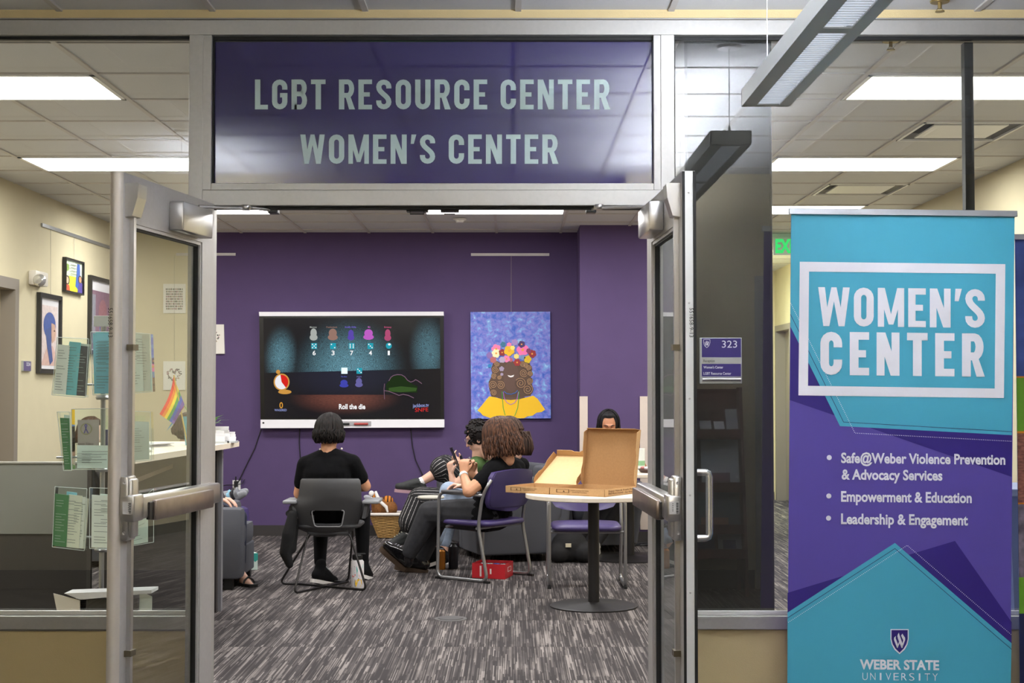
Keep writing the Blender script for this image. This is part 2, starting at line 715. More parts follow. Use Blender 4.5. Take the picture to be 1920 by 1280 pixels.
def carpet_mat():
    m = bpy.data.materials.new('striated_carpet')
    m.use_nodes = True
    nt = m.node_tree
    b = nt.nodes['Principled BSDF']
    b.inputs['Roughness'].default_value = 0.95
    b.inputs['Specular IOR Level'].default_value = 0.2
    N = nt.nodes.new
    lk = nt.links.new
    tc = N('ShaderNodeTexCoord')
    oi = N('ShaderNodeObjectInfo')
    sep = N('ShaderNodeSeparateXYZ')
    lk(tc.outputs['Object'], sep.inputs[0])

    def math_(op, a, b_=None, c=None):
        n = N('ShaderNodeMath')
        n.operation = op
        for i, x in enumerate((a, b_, c)):
            if x is None:
                continue
            if isinstance(x, (int, float)):
                n.inputs[i].default_value = x
            else:
                lk(x, n.inputs[i])
        return n.outputs[0]
    offs = math_('MULTIPLY', oi.outputs['Random'], 37.0)

    def layer(wx, ly, seed):
        sx = math_('FLOOR', math_('ADD', math_('DIVIDE', sep.outputs[0], wx), math_('MULTIPLY', offs, seed)))
        w1 = N('ShaderNodeTexWhiteNoise')
        w1.noise_dimensions = '1D'
        lk(sx, w1.inputs['W'])
        yy = math_('ADD', math_('DIVIDE', sep.outputs[1], ly), math_('MULTIPLY', w1.outputs[0], 9.0))
        sy = math_('FLOOR', yy)
        w2 = N('ShaderNodeTexWhiteNoise')
        w2.noise_dimensions = '2D'
        cb = N('ShaderNodeCombineXYZ')
        lk(sx, cb.inputs[0])
        lk(sy, cb.inputs[1])
        lk(cb.outputs[0], w2.inputs['Vector'])
        return w2.outputs[0]
    a = layer(0.0055, 0.42, 3.1)
    a2 = layer(0.017, 0.34, 5.7)
    pat = N('ShaderNodeTexNoise')
    pat.noise_dimensions = '3D'
    mp = N('ShaderNodeMapping')
    mp.inputs['Scale'].default_value = (14, 2.2, 1)
    lk(tc.outputs['Object'], mp.inputs[0])
    cbo = N('ShaderNodeCombineXYZ')
    lk(offs, cbo.inputs[0])
    lk(offs, cbo.inputs[2])
    lk(cbo.outputs[0], mp.inputs['Location'])
    lk(mp.outputs[0], pat.inputs['Vector'])
    pat.inputs['Scale'].default_value = 1.0
    s = math_('ADD', math_('MULTIPLY', a, 0.55), math_('MULTIPLY', a2, 0.30))
    s = math_('ADD', s, math_('MULTIPLY', math_('SUBTRACT', pat.outputs[0], 0.5), 0.55))
    # fine rib every second line
    rib = math_('MODULO', math_('FLOOR', math_('DIVIDE', sep.outputs[0], 0.00375)), 2.0)
    rib = math_('ABSOLUTE', rib)
    s = math_('SUBTRACT', s, math_('MULTIPLY', rib, 0.07))
    cr = N('ShaderNodeValToRGB')
    e = cr.color_ramp.elements
    e[0].position = 0.30
    e[0].color = lin((56, 52, 53))
    e[1].position = 0.74
    e[1].color = lin((138, 131, 128))
    x = cr.color_ramp.elements.new(0.46)
    x.color = lin((78, 73, 73))
    x = cr.color_ramp.elements.new(0.60)
    x.color = lin((102, 96, 94))
    lk(s, cr.inputs[0])
    lk(cr.outputs[0], b.inputs['Base Color'])
    bp = N('ShaderNodeBump')
    bp.inputs['Strength'].default_value = 0.35
    bp.inputs['Distance'].default_value = 0.003
    lk(s, bp.inputs['Height'])
    lk(bp.outputs[0], b.inputs['Normal'])
    return m


CARPET = carpet_mat()

# ================================================================== setting: floor
sl = MB().box((-4.2, -3.2, -0.10), (4.8, 18.6, -0.012))
floor = struct('floor', sl, mat('concrete', (90, 86, 84), 0.9))
TS = 0.9
m0 = MB().box((0.0015, 0.0015, -0.012), (TS - 0.0015, TS - 0.0015, 0.0))
tile_me = mk_mesh('carpet_tile', m0, CARPET)
y = 6.07 - 8 * TS - 1.8
rows = []
yy = 6.97 - TS * 11
while yy < 18.4:
    rows.append(yy)
    yy += TS
cnt = 0
for yy in rows:
    for i in range(-5, 6):
        xx = i * TS - 0.13
        if xx > 4.8 or xx < -4.8:
            continue
        if yy > 13.9 and xx < 1.0:
            continue
        if yy < 0.6 and (xx < -1.9 or xx > 1.0):
            continue
        if (yy + TS < 5.7) and (abs(xx) > 3.5):
            continue
        o = bpy.data.objects.new('carpet_tile', tile_me)
        COL.objects.link(o)
        o.location = (xx, yy, 0)
        o.parent = floor
        cnt += 1

# ================================================================== ceilings
deck = MB().box((-3.8, SF + 0.115, CH + 0.03), (4.8, 18.6, CH + 0.06))
ceiling = struct('ceiling', deck, mat('plenum', (60, 58, 56), 0.9))
tile_mb = MB().box((0.008, 0.008, 0.006), (GS - 0.008, GS - 0.008, 0.02), bev=0.0)
ct_me = mk_mesh('ceiling_tile', tile_mb, CEIL)
fixcells = set()
for a in (-5, -1, 3):
    for b in (0, 4, 8):
        fixcells.add((a, b))
        fixcells.add((a + 1, b))
VENTS = [(4, 2), (4, 6)]
for a in range(-6, 6):
    for b in range(-1, 19):
        x0 = GX0 + a * GS
        y0 = GY0 + b * GS
        if b > 11 and a < 3:
            continue
        if (a, b) in fixcells or (a, b) in VENTS:
            continue
        o = bpy.data.objects.new('ceiling_tile', ct_me)
        COL.objects.link(o)
        o.location = (x0, y0, CH)
        o.parent = ceiling
gm = MB()
for a in range(-6, 7):
    x0 = GX0 + a * GS
    ymax = 18.3 if a >= 3 else BW
    gm.box((x0 - 0.012, SF + 0.115, CH - 0.002), (x0 + 0.012, ymax, CH + 0.012))
for b in range(-1, 20):
    y0 = GY0 + b * GS
    if y0 > 18.3:
        continue
    gm.box((-3.62 if b < 12 else 1.9, y0 - 0.007, CH - 0.001), (3.32, y0 + 0.007, CH + 0.012))
struct('ceiling_grid', gm, TBAR, ceiling)
CH2 = 2.893
# corridor ceiling
deck2 = MB().box((-4.2, -3.2, CH2 + 0.03), (4.8, SF, CH2 + 0.06))
ceil2 = struct('ceiling', deck2, mat('plenum', (60, 58, 56), 0.9))
CX0 = 0.025
CORL = [(-3, 1.28), (4, 2.5)]
gm = MB()
for a in range(-7, 8):
    x0 = CX0 + a * GS
    gm.box((x0 - 0.012, 0, CH2 - 0.002), (x0 + 0.012, SF, CH2 + 0.012))
for b in range(0, 10):
    y0 = SF - 0.3 - b * GS
    gm.box((-4.2, y0 - 0.012, CH2 - 0.002), (4.8, y0 + 0.012, CH2 + 0.012))
struct('ceiling_grid', gm, TBAR, ceil2)
for a in range(-7, 8):
    for b in range(-1, 9):
        x0 = CX0 + a * GS
        y0 = SF - 0.3 - (b + 1) * GS
        if a < -6 and b > 3:
            continue
        o = bpy.data.objects.new('ceiling_tile', ct_me)
        COL.objects.link(o)
        o.location = (x0, y0, CH2)
        o.parent = ceil2

# troffers
def troffer(x0, y0, label, grp, em=LENS):
    t = thing('ceiling_light', label, 'light', (x0 + GS, y0 + GS / 2, CH), 0, grp)
    f = MB()
    W, D = 2 * GS - 0.024, GS - 0.024
    b = 0.022
    for (p, q) in (((-W / 2, -D / 2), (W / 2, -D / 2 + b)), ((-W / 2, D / 2 - b), (W / 2, D / 2)), ((-W / 2, -D / 2), (-W / 2 + b, D / 2)), ((W / 2 - b, -D / 2), (W / 2, D / 2))):
        f.box((p[0], p[1], -0.006), (q[0], q[1], 0.03))
    part('frame', f, WHITE, t, world=False)
    l = MB().box((-W / 2 + b, -D / 2 + b, -0.004), (W / 2 - b, D / 2 - b, 0.01))
    part('diffuser', l, em, t, world=False)
    return t


pos_col = {-5: 'left', -1: 'middle', 3: 'right'}
pos_row = {0: 'nearest the glass front', 4: 'in the middle row', 8: 'nearest the purple wall'}
for a in (-5, -1, 3):
    for b in (0, 4, 8):
        troffer(GX0 + GS * a, GY0 + GS * b, 'wide lit ceiling light panel, %s column, %s' % (pos_col[a], pos_row[b]), 'lit panels in the room ceiling')

# supply vents
for k, (a, b) in enumerate(VENTS):
    x0, y0 = GX0 + GS * a, GY0 + GS * b
    t = thing('ceiling_vent', ['square metal air vent in the ceiling, the one nearer the glass', 'square metal air vent in the ceiling, the one farther from the glass'][k], 'vent', (x0 + GS / 2, y0 + GS / 2, CH), 0, 'square ceiling vents')
    h = GS / 2 - 0.01
    f = MB()
    # sloping dark throat around a centre plate
    for s in range(4):
        R = Matrix.Rotation(s * PI / 2, 4, 'Z')
        f.add([R @ V(-h, -h, -0.004), R @ V(h, -h, -0.004), R @ V(h - .10, -h + .10, 0.05), R @ V(-h + .10, -h + .10, 0.05)], [(0, 1, 2, 3)])
    part('throat', f, mat('vent_throat', (112, 110, 112), 0.5, 0.3), t, world=False)
    part('centre_plate', MB().box((-h + .085, -h + .085, -0.004), (h - .085, h - .085, 0.004)), WHITE, t, world=False)
    r = MB()
    for s in range(4):
        r.box((-h, -h, -0.008), (h, -h + 0.015, 0.004), M=Matrix.Rotation(s * PI / 2, 4, 'Z'))
    part('rim', r, WHITE, t, world=False)

# ================================================================== walls
def wallbox(name, a, b, m, parent=None):
    return struct(name, MB().box(a, b), m, parent)


# left wall with a door opening at Y 9.55..10.5
wl = MB()
D0, D1, DZ = 9.55, 10.53, 2.13
wl.box((-3.80, SF + 0.115, 0), (-3.62, D0, CH + 0.03))
wl.box((-3.80, D1, 0), (-3.62, BW, CH + 0.03))
wl.box((-3.80, D0, DZ), (-3.62, D1, CH + 0.03))
wall_left = struct('wall_left', wl, BEIGE)
dl = thing('door_1', None, None, (-3.62, D0, 0))
dl['kind'] = 'structure'
fr = MB()
for (y0, y1) in ((D0 - 0.05, D0 + 0.02), (D1 - 0.02, D1 + 0.06)):
    fr.box((-3.79, y0, 0), (-3.605, y1, DZ + 0.06))
fr.box((-3.79, D0 + 0.02, DZ - 0.02), (-3.605, D1 - 0.02, DZ + 0.06))
struct('door_frame', fr, DOORG, dl)
struct('door_panel', MB().box((-3.76, D0 + 0.02, 0.01), (-3.715, D1 - 0.02, DZ - 0.02)), DOORW, dl)
# back wall: beige return, purple field
wb = MB().box((-3.80, BW, 0), (-2.97, BW + 0.15, CH + 0.03))
struct('wall_back', wb, BEIGE)
struct('wall_back', MB().box((-2.97, BW, 0), (0.62, BW + 0.15, CH + 0.03)), PURPLE)
PY = 13.2
struct('wall_back', MB().box((0.62, PY, 0), (1.9, BW + 0.15, CH + 0.03)), PURPLE)
wallbox('wall_side', (1.76, BW + 0.15, 0), (1.9, 18.3, CH + 0.03), BEIGE)
wallbox('wall_far', (1.7, 18.3, 0), (3.5, 18.45, CH + 0.03), BEIGE)
wr = MB()
E0, E1 = 17.25, 18.15
wr.box((3.32, SF + 0.115, 0), (3.5, E0, CH + 0.03))
wr.box((3.32, E1, 0), (3.5, 18.3, CH + 0.03))
wr.box((3.32, E0, 2.13), (3.5, E1, CH + 0.03))
struct('wall_right', wr, BEIGE)
dr = thing('door_2', None, None, (3.32, E0, 0))
dr['kind'] = 'structure'
fr = MB()
for (y0, y1) in ((E0 - 0.05, E0 + 0.02), (E1 - 0.02, E1 + 0.05)):
    fr.box((3.30, y0, 0), (3.49, y1, 2.18))
fr.box((3.30, E0 + 0.02, 2.11), (3.49, E1 - 0.02, 2.18))
struct('door_frame', fr, DOORG, dr)
struct('door_panel', MB().box((3.42, E0 + 0.02, 0.01), (3.46, E1 - 0.02, 2.11)), mat('grey_door_leaf', (150, 140, 128), 0.5), dr)
# base strips
struct('baseboard_left', MB().box((-3.62, SF + 0.13, 0), (-3.608, D0 - 0.06, 0.1)).box((-3.62, D1 + 0.06, 0), (-3.608, BW, 0.1)), BASEM)
struct('baseboard_back', MB().box((-3.6, BW - 0.012, 0), (0.608, BW, 0.1)).box((0.608, PY - 0.012, 0), (0.62, BW - 0.012, 0.1)).box((0.62, PY - 0.012, 0), (1.9, PY, 0.1)), BASEM)
struct('baseboard_right', MB().box((3.308, SF + 0.13, 0), (3.32, E0 - 0.06, 0.1)).box((1.9, PY, 0), (1.912, 18.288, 0.1)).box((1.9, 18.288, 0), (3.3, 18.3, 0.1)), BASEM)

# ------------------------------------------------------------------ corridor around the camera
wallbox('wall_corridor_left', (-4.3, -3.2, 0), (-4.15, SF, CH + 0.03), BEIGE)
wallbox('wall_corridor_right', (4.65, -3.2, 0), (4.8, SF, CH + 0.03), BEIGE)
wallbox('wall_opposite', (-4.15, 1.3, 0), (-0.9, 1.45, CH + 0.03), BEIGE)
wo = MB()
wo.box((0.8, 1.3, 0), (1.75, 1.45, CH + 0.03))
wo.box((2.75, 1.3, 0), (4.65, 1.45, CH + 0.03))
wo.box((1.75, 1.3, 2.13), (2.75, 1.45, CH + 0.03))
struct('wall_opposite', wo, BEIGE)
d3 = thing('door_3', None, None, (1.75, 1.45, 0))
d3['kind'] = 'structure'
struct('door_frame', MB().box((1.70, 1.29, 0), (1.80, 1.47, 2.18)).box((2.70, 1.29, 0), (2.80, 1.47, 2.18)).box((1.80, 1.29, 2.09), (2.70, 1.47, 2.18)), mat('light_grey_frame', (170, 168, 170), 0.5), d3)
struct('door_panel', MB().box((1.80, 1.33, 0.01), (2.70, 1.37, 2.09)), mat('grey_blue_door', (120, 120, 130), 0.5), d3)
struct('baseboard_opposite', MB().box((0.8, 1.45, 0), (1.69, 1.462, 0.13)).box((2.81, 1.45, 0), (4.65, 1.462, 0.13)).box((-4.15, 1.45, 0), (-0.9, 1.462, 0.13)), BASEM)
wallbox('wall_behind', (-4.2, -3.3, 0), (4.8, -3.15, CH + 0.03), BEIGE)
wallbox('wall_passage_left', (-1.05, -3.15, 0), (-0.9, 1.3, CH + 0.03), BEIGE)
wallbox('wall_passage_right', (0.8, -3.15, 0), (0.95, 1.3, CH + 0.03), BEIGE)

# ================================================================== storefront
ZH, ZT, ZG, ZB = at(960, 37, SF).z, at(960, 65, SF).z, at(960, 343, SF).z, at(960, 385, SF).z
ZS1, ZS0 = at(960, 1155, SF).z, at(960, 1180, SF).z
XL0, XL1 = at(352, 500, SF).x, at(395, 500, SF).x
XR0, XR1 = at(1226, 500, SF).x, at(1266, 500, SF).x
XM0, XM1 = at(1808, 300, SF + .08).x, at(1825, 300, SF + .08).x
FD = 0.115
wf = MB()
wf.box((-4.15, SF + 0.02, 0), (XL0, SF + FD, ZS0))
wf.box((XR1, SF + 0.02, 0), (4.65, SF + FD, ZS0))
wf.box((-4.15, SF - 0.006, at(960, 36, SF).z), (4.65, SF + FD, CH + 0.06))
struct('wall_front', wf, mat('beige_front', (204, 184, 138), 0.8, bump=0.25, bscale=260))
fr = thing('trim_1', None, None, (0, SF, 0))
fr['kind'] = 'structure'
cut = ZH


def rail(name, a, b, m=ALU):
    return struct(name, MB().box(a, b, bev=0.002), m, fr)


rail('head_rail', (-4.15, SF, ZT), (4.65, SF + FD, ZH))
rail('head_shadow_line', (-4.15, SF - 0.008, ZH), (4.65, SF + 0.0, ZH + 0.006), mat('shadow_line_grey', (150, 148, 144), 0.5, 0.3))  # grey strip stands in for the shadow line above the head rail
rail('mullion', (XL0, SF, 0), (at(378, 500, SF).x, SF + FD, ZT))
rail('mullion', (at(1240, 500, SF).x, SF, 0), (XR1, SF + FD, ZT))
rail('transom_bar', (at(378, 500, SF).x, SF + 0.001, ZB), (at(1240, 500, SF).x, SF + FD, at(960, 356, SF).z))
# glazing bead round the sign
bx0, bx1 = at(378, 300, SF).x, at(1240, 300, SF).x
gx0, gx1 = at(395, 300, SF).x, at(1226, 300, SF).x
zb0 = at(960, 356, SF).z
rail('glazing_bead', (bx0, SF + 0.004, zb0), (gx0, SF + FD, ZT))
rail('glazing_bead', (gx1, SF + 0.004, zb0), (bx1, SF + FD, ZT))
rail('glazing_bead', (gx0, SF + 0.004, zb0), (gx1, SF + FD, ZG))
rail('door_jamb', (bx0, SF + 0.012, 0), (XL1, SF + FD, ZB))
rail('door_jamb', (XR0, SF + 0.012, 0), (bx1, SF + FD, ZB))
for (a, b) in ((-4.15, XL0), (XR1, 4.65)):
    rail('sill_rail', (a, SF, ZS0), (b, SF + FD, ZS1))
    rail('sill_lip', (a, SF + 0.03, ZS1), (b, SF + 0.036, ZS1 + 0.018), mat('bright_lip', (225, 224, 220), 0.35, 0.4))
rail('sill_shadow', (-4.15, SF + 0.01, ZS0 - 0.008), (XL0, SF + 0.03, ZS0), mat('sill_shade_grey', (120, 116, 108), 0.7))  # grey strip painted as the shade under the left sill rail
rail('gasket', (-4.15, SF + 0.03, ZT - 0.012), (XL0, SF + 0.055, ZT), BLACK)
rail('gasket', (XR1, SF + 0.03, ZT - 0.014), (4.65, SF + 0.055, ZT), BLACK)
rail('gasket', (gx0, SF + 0.03, ZT - 0.016), (gx1, SF + 0.055, ZT), BLACK)
rail('gasket', (gx0, SF + 0.03, ZG), (gx0 + 0.006, SF + 0.05, ZT - 0.016), BLACK)
rail('gasket', (XL0 - 0.005, SF + 0.03, ZS1 + 0.018), (XL0, SF + 0.055, ZT - 0.012), BLACK)
rail('gasket', (XR1, SF + 0.03, ZS1 + 0.018), (XR1 + 0.006, SF + 0.055, ZT - 0.014), BLACK)
rail('weather_strip', (bx0, SF + 0.03, ZB - 0.012), (bx1, SF + 0.06, ZB), BLACK)
# black butt-joint mullion behind the right-hand glass
rail('black_mullion', (XM0, SF + 0.066, ZS1), (XM1, SF + 0.11, ZT - 0.014), mat('black_mullion', (22, 22, 26), 0.4))


def window(name, x0, x1, z0, z1, y):
    w_ = thing(name, None, None, (x0, y, z0))
    w_['kind'] = 'structure'
    struct('pane', MB().add([(x0, y, z0), (x1, y, z0), (x1, y, z1), (x0, y, z1)], [(0, 1, 2, 3)]), GLASS, w_)
    return w_


window('window_1', -4.15, XL0, ZS1, ZT, SF + 0.06)
window('window_2', XR1, (XM0 + XM1) / 2, ZS1, ZT, SF + 0.06)
window('window_3', (XM0 + XM1) / 2, 4.65, ZS1, ZT, SF + 0.06)
sw = window('window_4', gx0, gx1, ZG, ZT - 0.016, SF + 0.05)
zv = at(960, 80, SF + 0.06).z
struct('vinyl_panel', MB().box((gx0, SF + 0.0475, ZG), (gx1, SF + 0.0485, zv)), VINYL, sw)
lt = MB()
YL = SF + 0.0465
put_caps(lt, 'LGBT RESOURCE CENTER', 478, 1143, 149, 205, YL, gap=0.13)
put_caps(lt, "WOMEN'S CENTER", 563, 1046, 252, 307, YL, gap=0.13)
struct('lettering', lt, LETTER, sw)

# ------------------------------------------------------------------ door leaves
ZL = 2.122


def leaf(name, H, Fp, out_sign, kindlab):
    d = thing(name, None, None, (H[0], H[1], 0))
    d['kind'] = 'structure'
    Hh = V(H[0], H[1], 0)
    du = V(Fp[0] - H[0], Fp[1] - H[1], 0)
    L = du.length
    du.normalize()
    dn = V(-du.y, du.x, 0)
    if dn.x * out_sign < 0:
        dn = -dn
    T = 0.045

    def P(a, t, z):
        return Hh + du * a + dn * t + V(0, 0, z)

    def bx(mb, a0, a1, t0, t1, z0, z1):
        return mb.hexa([P(a0, t0, z0), P(a1, t0, z0), P(a1, t1, z0), P(a0, t1, z0), P(a0, t0, z1), P(a1, t0, z1), P(a1, t1, z1), P(a0, t1, z1)])
    hs, fs_, tr, br = 0.125, 0.118, 0.165, 0.25
    nose = 0.022 if out_sign < 0 else 0.0
    z0 = 0.012
    part('stile', bx(MB(), 0, hs, 0, T, z0, ZL), ALUD, d)
    m = bx(MB(), L - fs_, L - nose, 0, T, z0, ZL)
    # grooves of the lock stile
    bx(m, L - fs_ - 0.004, L - fs_ + 0.022, -0.004, 0.0, 0.25, ZL - tr)
    part('stile', m, ALUD, d)
    if nose:
        nm = MB()
        n = 10
        ring = []
        for i in range(n + 1):
            a = -PI / 2 + PI * i / n
            ring.append((L - nose + nose * math.cos(a), T / 2 + T / 2 * math.sin(a)))
        nm.prism([P(a, t, z0) for a, t in ring], V(0, 0, ZL - z0))
        part('rounded_edge', nm, mat('nose_lit_aluminium', (206, 198, 188), 0.45, 0.45), d, smooth=True)  # warm light on the rounded nose put into its metal colour
    else:
        e = MB()
        bx(e, L, L + 0.004, 0.002, T - 0.002, z0, ZL)
        part('edge_plate', e, mat('edge_aluminium', (222, 222, 220), 0.4, 0.3), d)
        for (t0, t1) in ((0.000, 0.0085), (T - 0.0085, T + 0.001)):
            part('pile_strip', bx(MB(), L + 0.004, L + 0.010, t0, t1, z0, ZL - 0.002), BLACK, d)
        for zz in (at(1297, 361, 4.87).z, at(1297, 568, 4.87).z, at(1297, 747, 4.87).z, at(1297, 928, 4.87).z, at(1297, 1110, 4.87).z):
            s_ = MB().lathe([(0.0035, 0), (0.0035, 0.002), (0.0, 0.003)], (0, 0, 0), 10, 'Y')
            c_ = P(L + 0.0045, T / 2, zz)
            s2 = MB().add([V(p[0], -p[1], p[2]) + c_ for p in s_.v], s_.f)
            part('screw', s2, STEEL, d)
    part('top_rail', bx(MB(), hs, L - fs_, 0.0, T, ZL - tr, ZL), ALUD, d)
    part('bottom_rail', bx(MB(), hs, L - fs_, 0.0, T, z0, br), ALUD, d)
    # beads + gaskets around the pane
    b = MB()
    g = MB()
    for (a0, a1, zz0, zz1) in ((hs, hs + .012, br, ZL - tr), (L - fs_ - .012, L - fs_, br, ZL - tr), (hs + .012, L - fs_ - .012, ZL - tr - .012, ZL - tr), (hs + .012, L - fs_ - .012, br, br + .012)):
        bx(b, a0, a1, 0.004, 0.016, zz0, zz1)
    for (a0, a1, zz0, zz1) in ((hs + .012, hs + .019, br + .012, ZL - tr - .012), (L - fs_ - .019, L - fs_ - .012, br + .012, ZL - tr - .012), (hs + .012, L - fs_ - .012, ZL - tr - .018, ZL - tr - .012)):
        bx(g, a0, a1, 0.012, 0.03, zz0, zz1)
    part('glazing_bead', b, ALUD, d)
    part('gasket', g, BLACK, d)
    part('pane', MB().add([P(hs, T / 2, br), P(L - fs_, T / 2, br), P(L - fs_, T / 2, ZL - tr), P(hs, T / 2, ZL - tr)], [(0, 1, 2, 3)]), GLASS, d)
    # vertical rod with cover channel
    r = MB()
    ra0, ra1 = L * 0.90, L * 0.955
    bx(r, ra0 - .006, ra0 + .014, -0.016, 0, 0.02, 1.985)
    part('latch_rod', r, STEEL, d)
    for zz in (at(235, 651, 4.93).z, at(231, 1225, 4.93).z):
        part('rod_guide', bx(MB(), ra0 - .014, ra0 + .03, -0.024, 0, zz - 0.010, zz + 0.010), BRASSY, d, label='small bronze guide clip on the door stile')
    # top latch case
    zt, zb_ = at(250, 345, 4.93).z, at(250, 408, 4.93).z
    c = MB()
    pr = [(0.0, zt - .0), (-0.044, zt), (-0.048, zt - .004), (-0.044, zt - .05), (-0.026, zb_ + .004), (0.0, zb_)]
    n = len(pr)
    A = [P(ra0 - .022, t, z) for t, z in pr]
    B = [P(ra1 + .004, t, z) for t, z in pr]
    c.add(A + B, [tuple(range(n)), tuple(range(n, 2 * n))[::-1]] + [(i, (i + 1) % n, n + (i + 1) % n, n + i) for i in range(n)])
    o = part('latch_case', c, STEEL, d)
    # panic device
    case = MB()
    zc1, zc0 = 1.095, 0.878
    zm = (zc1 + zc0) / 2
    for (q0, q1, t, a_, b_) in ((L - .085, L - .012, -0.030, zc0, zc1), (L - .098, L - .010, -0.052, zm - .045, zm + .045), (L - .082, L - .02, -0.040, zc0 + .01, zc1 - .01)):
        bmx = MB().box((0, 0, 0), (q1 - q0, -t, b_ - a_), bev=0.008)
        M4 = Matrix.Translation(P(q0, 0, a_)) @ Matrix(((du.x, -dn.x, 0, 0), (du.y, -dn.y, 0, 0), (0, 0, 1, 0), (0, 0, 0, 1)))
        case.add([M4 @ Vector(p) for p in bmx.v], bmx.f)
    pc = part('exit_device_case', case, STEEL, d, smooth=True)
    for zz in (zc1 - .022, zc0 + .026):
        sc = MB().lathe([(0.006, 0), (0.006, 0.003), (0.003, 0.003), (0.0, 0.0015)], (0, 0, 0), 12, 'Y')
        cc = P(L - .012, -0.016, zz)
        part('screw', MB().add([V(p[0], -p[1], p[2]) + cc for p in sc.v], sc.f), ALUD, d)
    # label with small code bars on the case
    lb = MB()
    cc = P(L - .0098, -0.045, zm - .018)
    bl = (-dn if True else dn)
    e_ = P(L - .0098, -0.012, zm - .018) - cc
    lb.add([cc, cc + e_, cc + e_ + V(0, 0, .042), cc + V(0, 0, .042)], [(0, 1, 2, 3)])
    lbl = part('rating_label', lb, mat('label_silver', (196, 194, 192), 0.5), d)
    lb2 = MB()
    for k in range(9):
        f0 = .06 + k * .1
        a_ = cc + V(0, -0.0006, .042 * f0) + e_ * (.70 if out_sign > 0 else .08)
        lb2.add([a_, a_ + e_ * .24, a_ + e_ * .24 + V(0, 0, .0022 + .001 * (k % 2)), a_ + V(0, 0, .0022 + .001 * (k % 2))], [(0, 1, 2, 3)])
    for k in range(5):
        a_ = cc + V(0, -0.0006, .01 + .006 * k) + e_ * (.3)
        lb2.add([a_, a_ + e_ * .12, a_ + e_ * .12 + V(0, 0, .002), a_ + V(0, 0, .002)], [(0, 1, 2, 3)])
    part('code_bars', lb2, BLACK, d)
    bar = MB()

    def bbox(mb, q0, q1, t0, t1, z0_, z1_, bev):
        bmx = MB().box((0, 0, 0), (q1 - q0, t1 - t0, z1_ - z0_), bev=bev)
        M4 = Matrix.Translation(P(q0, -t0, z0_)) @ Matrix(((du.x, -dn.x, 0, 0), (du.y, -dn.y, 0, 0), (0, 0, 1, 0), (0, 0, 0, 1)))
        mb.add([M4 @ Vector(p) for p in bmx.v], bmx.f)
        return mb
    bbox(bar, 0.045, L - .085, 0.0, 0.052, 0.945, 1.022, 0.008)
    part('push_bar', bar, STEEL, d, smooth=True)
    part('push_pad', bbox(MB(), 0.16 if out_sign < 0 else 0.05, L - .165, 0.045, 0.068, 0.935, 1.004, 0.005), STEELP, d, smooth=True, label='worn brown-grey push pad')
    part('pad_gap', bbox(MB(), L - .163, L - .13, 0.045, 0.058, 0.940, 1.0, 0.002), mat('dark_gap', (60, 58, 58), 0.4, 0.6), d)
    # closer
    cl = MB()
    bbox(cl, .18 * L, .525 * L, 0.0, 0.056, at(314, 432, 5.28).z, at(314, 376, 5.28).z, 0.007)
    part('closer_body', cl, STEEL, d, smooth=True)
    kx = -1 if out_sign < 0 else 1
    if out_sign < 0:
        K, Bk = at(461, 389, 5.66), at(513, 395, 5.80)
    else:
        K, Bk = at(1123, 388, 5.66), at(1110, 394, 5.80)
        Bk = at(1108, 394, 5.80)
    p0 = P(.27 * L, -0.028, at(314, 376, 5.28).z + 0.006)
    a_ = MB()
    a_.tube([p0, K + V(0, 0, -0.004)], 0.0065, 6)
    a_.tube([K + V(0, 0, 0.002), Bk], 0.006, 6)
    arm = part('closer_arm', a_, ALUD, d)
    part('arm_knuckle', MB().lathe([(0.0, -.012), (0.016, -.010), (0.019, -.004), (0.019, .006), (0.016, .010), (0, .011)], K, 16), STEEL, d, smooth=True)
    part('arm_bracket', MB().box(Bk + V(-.02, -.025, -0.012), Bk + V(.02, .03, ZB - Bk.z), bev=0.003), mat('dark_bracket', (52, 52, 52), 0.4, 0.6), d)
    # serial sticker along the leaf edge
    st = MB()

    if out_sign < 0:
        put_text(st, '551658-9-13', 577, 632, 203, 211, 4.855, fn=lambda x, y: at(414 - y + 0, x, 4.846))
    else:
        put_text(st, '551658-9-13', 577, 632, 1293, 1300, 4.855, fn=lambda x, y: at(2593 - y, x, 4.862))
    part('serial_print', st, BLACK, d)
    if out_sign > 0:
        hd = MB()
        x_ = P(L - .05, T, 0)
        zt_, zb2 = at(1315, 885, 4.93).z, at(1315, 1008, 4.93).z
        o_ = dn * 0.052
        pts = [V(x_.x, x_.y, zt_), V(x_.x, x_.y, zt_) + o_ * .75, V(x_.x, x_.y, zt_ - .004) + o_ * .93, V(x_.x, x_.y, zt_ - .016) + o_, V(x_.x, x_.y, zb2 + .016) + o_, V(x_.x, x_.y, zb2 + .004) + o_ * .93, V(x_.x, x_.y, zb2) + o_ * .75, V(x_.x, x_.y, zb2)]
        hd.tube(pts, 0.0125, 12)
        part('pull_handle', hd, mat('satin_pull', (214, 214, 212), 0.25, 0.85), d, smooth=True)
    return d


leaf('door_4', (-1.1835, 5.74), (-1.319, 4.868), -1, '')
leaf('door_5', (0.536, 5.74), (0.5727, 4.868), 1, '')
# strikes under the head of the opening
for (xa, xb) in ((762, 802), (826, 860)):
    t = thing('door_strike', 'small black latch strike under the door head, %s of the pair' % ('left' if xa < 800 else 'right'), 'latch', at((xa + xb) / 2, 392, SF + .05), 0, 'latch strikes under the door head')
    part('plate', MB().box(at(xa, 396, SF + .05), at(xb, 385, SF + .05) + V(0, .05, 0)), mat('strike_black', (26, 26, 26), 0.4, 0.5), t)
    x0, x1 = xa + 7, xb - 7
    part('bracket', MB().tube([at(x0, 396, SF + .05), at(x0, 401, SF + .05), at(x1, 401, SF + .05), at(x1, 396, SF + .05)], 0.0025, 6), mat('strike_black', (26, 26, 26), 0.4, 0.5), t)

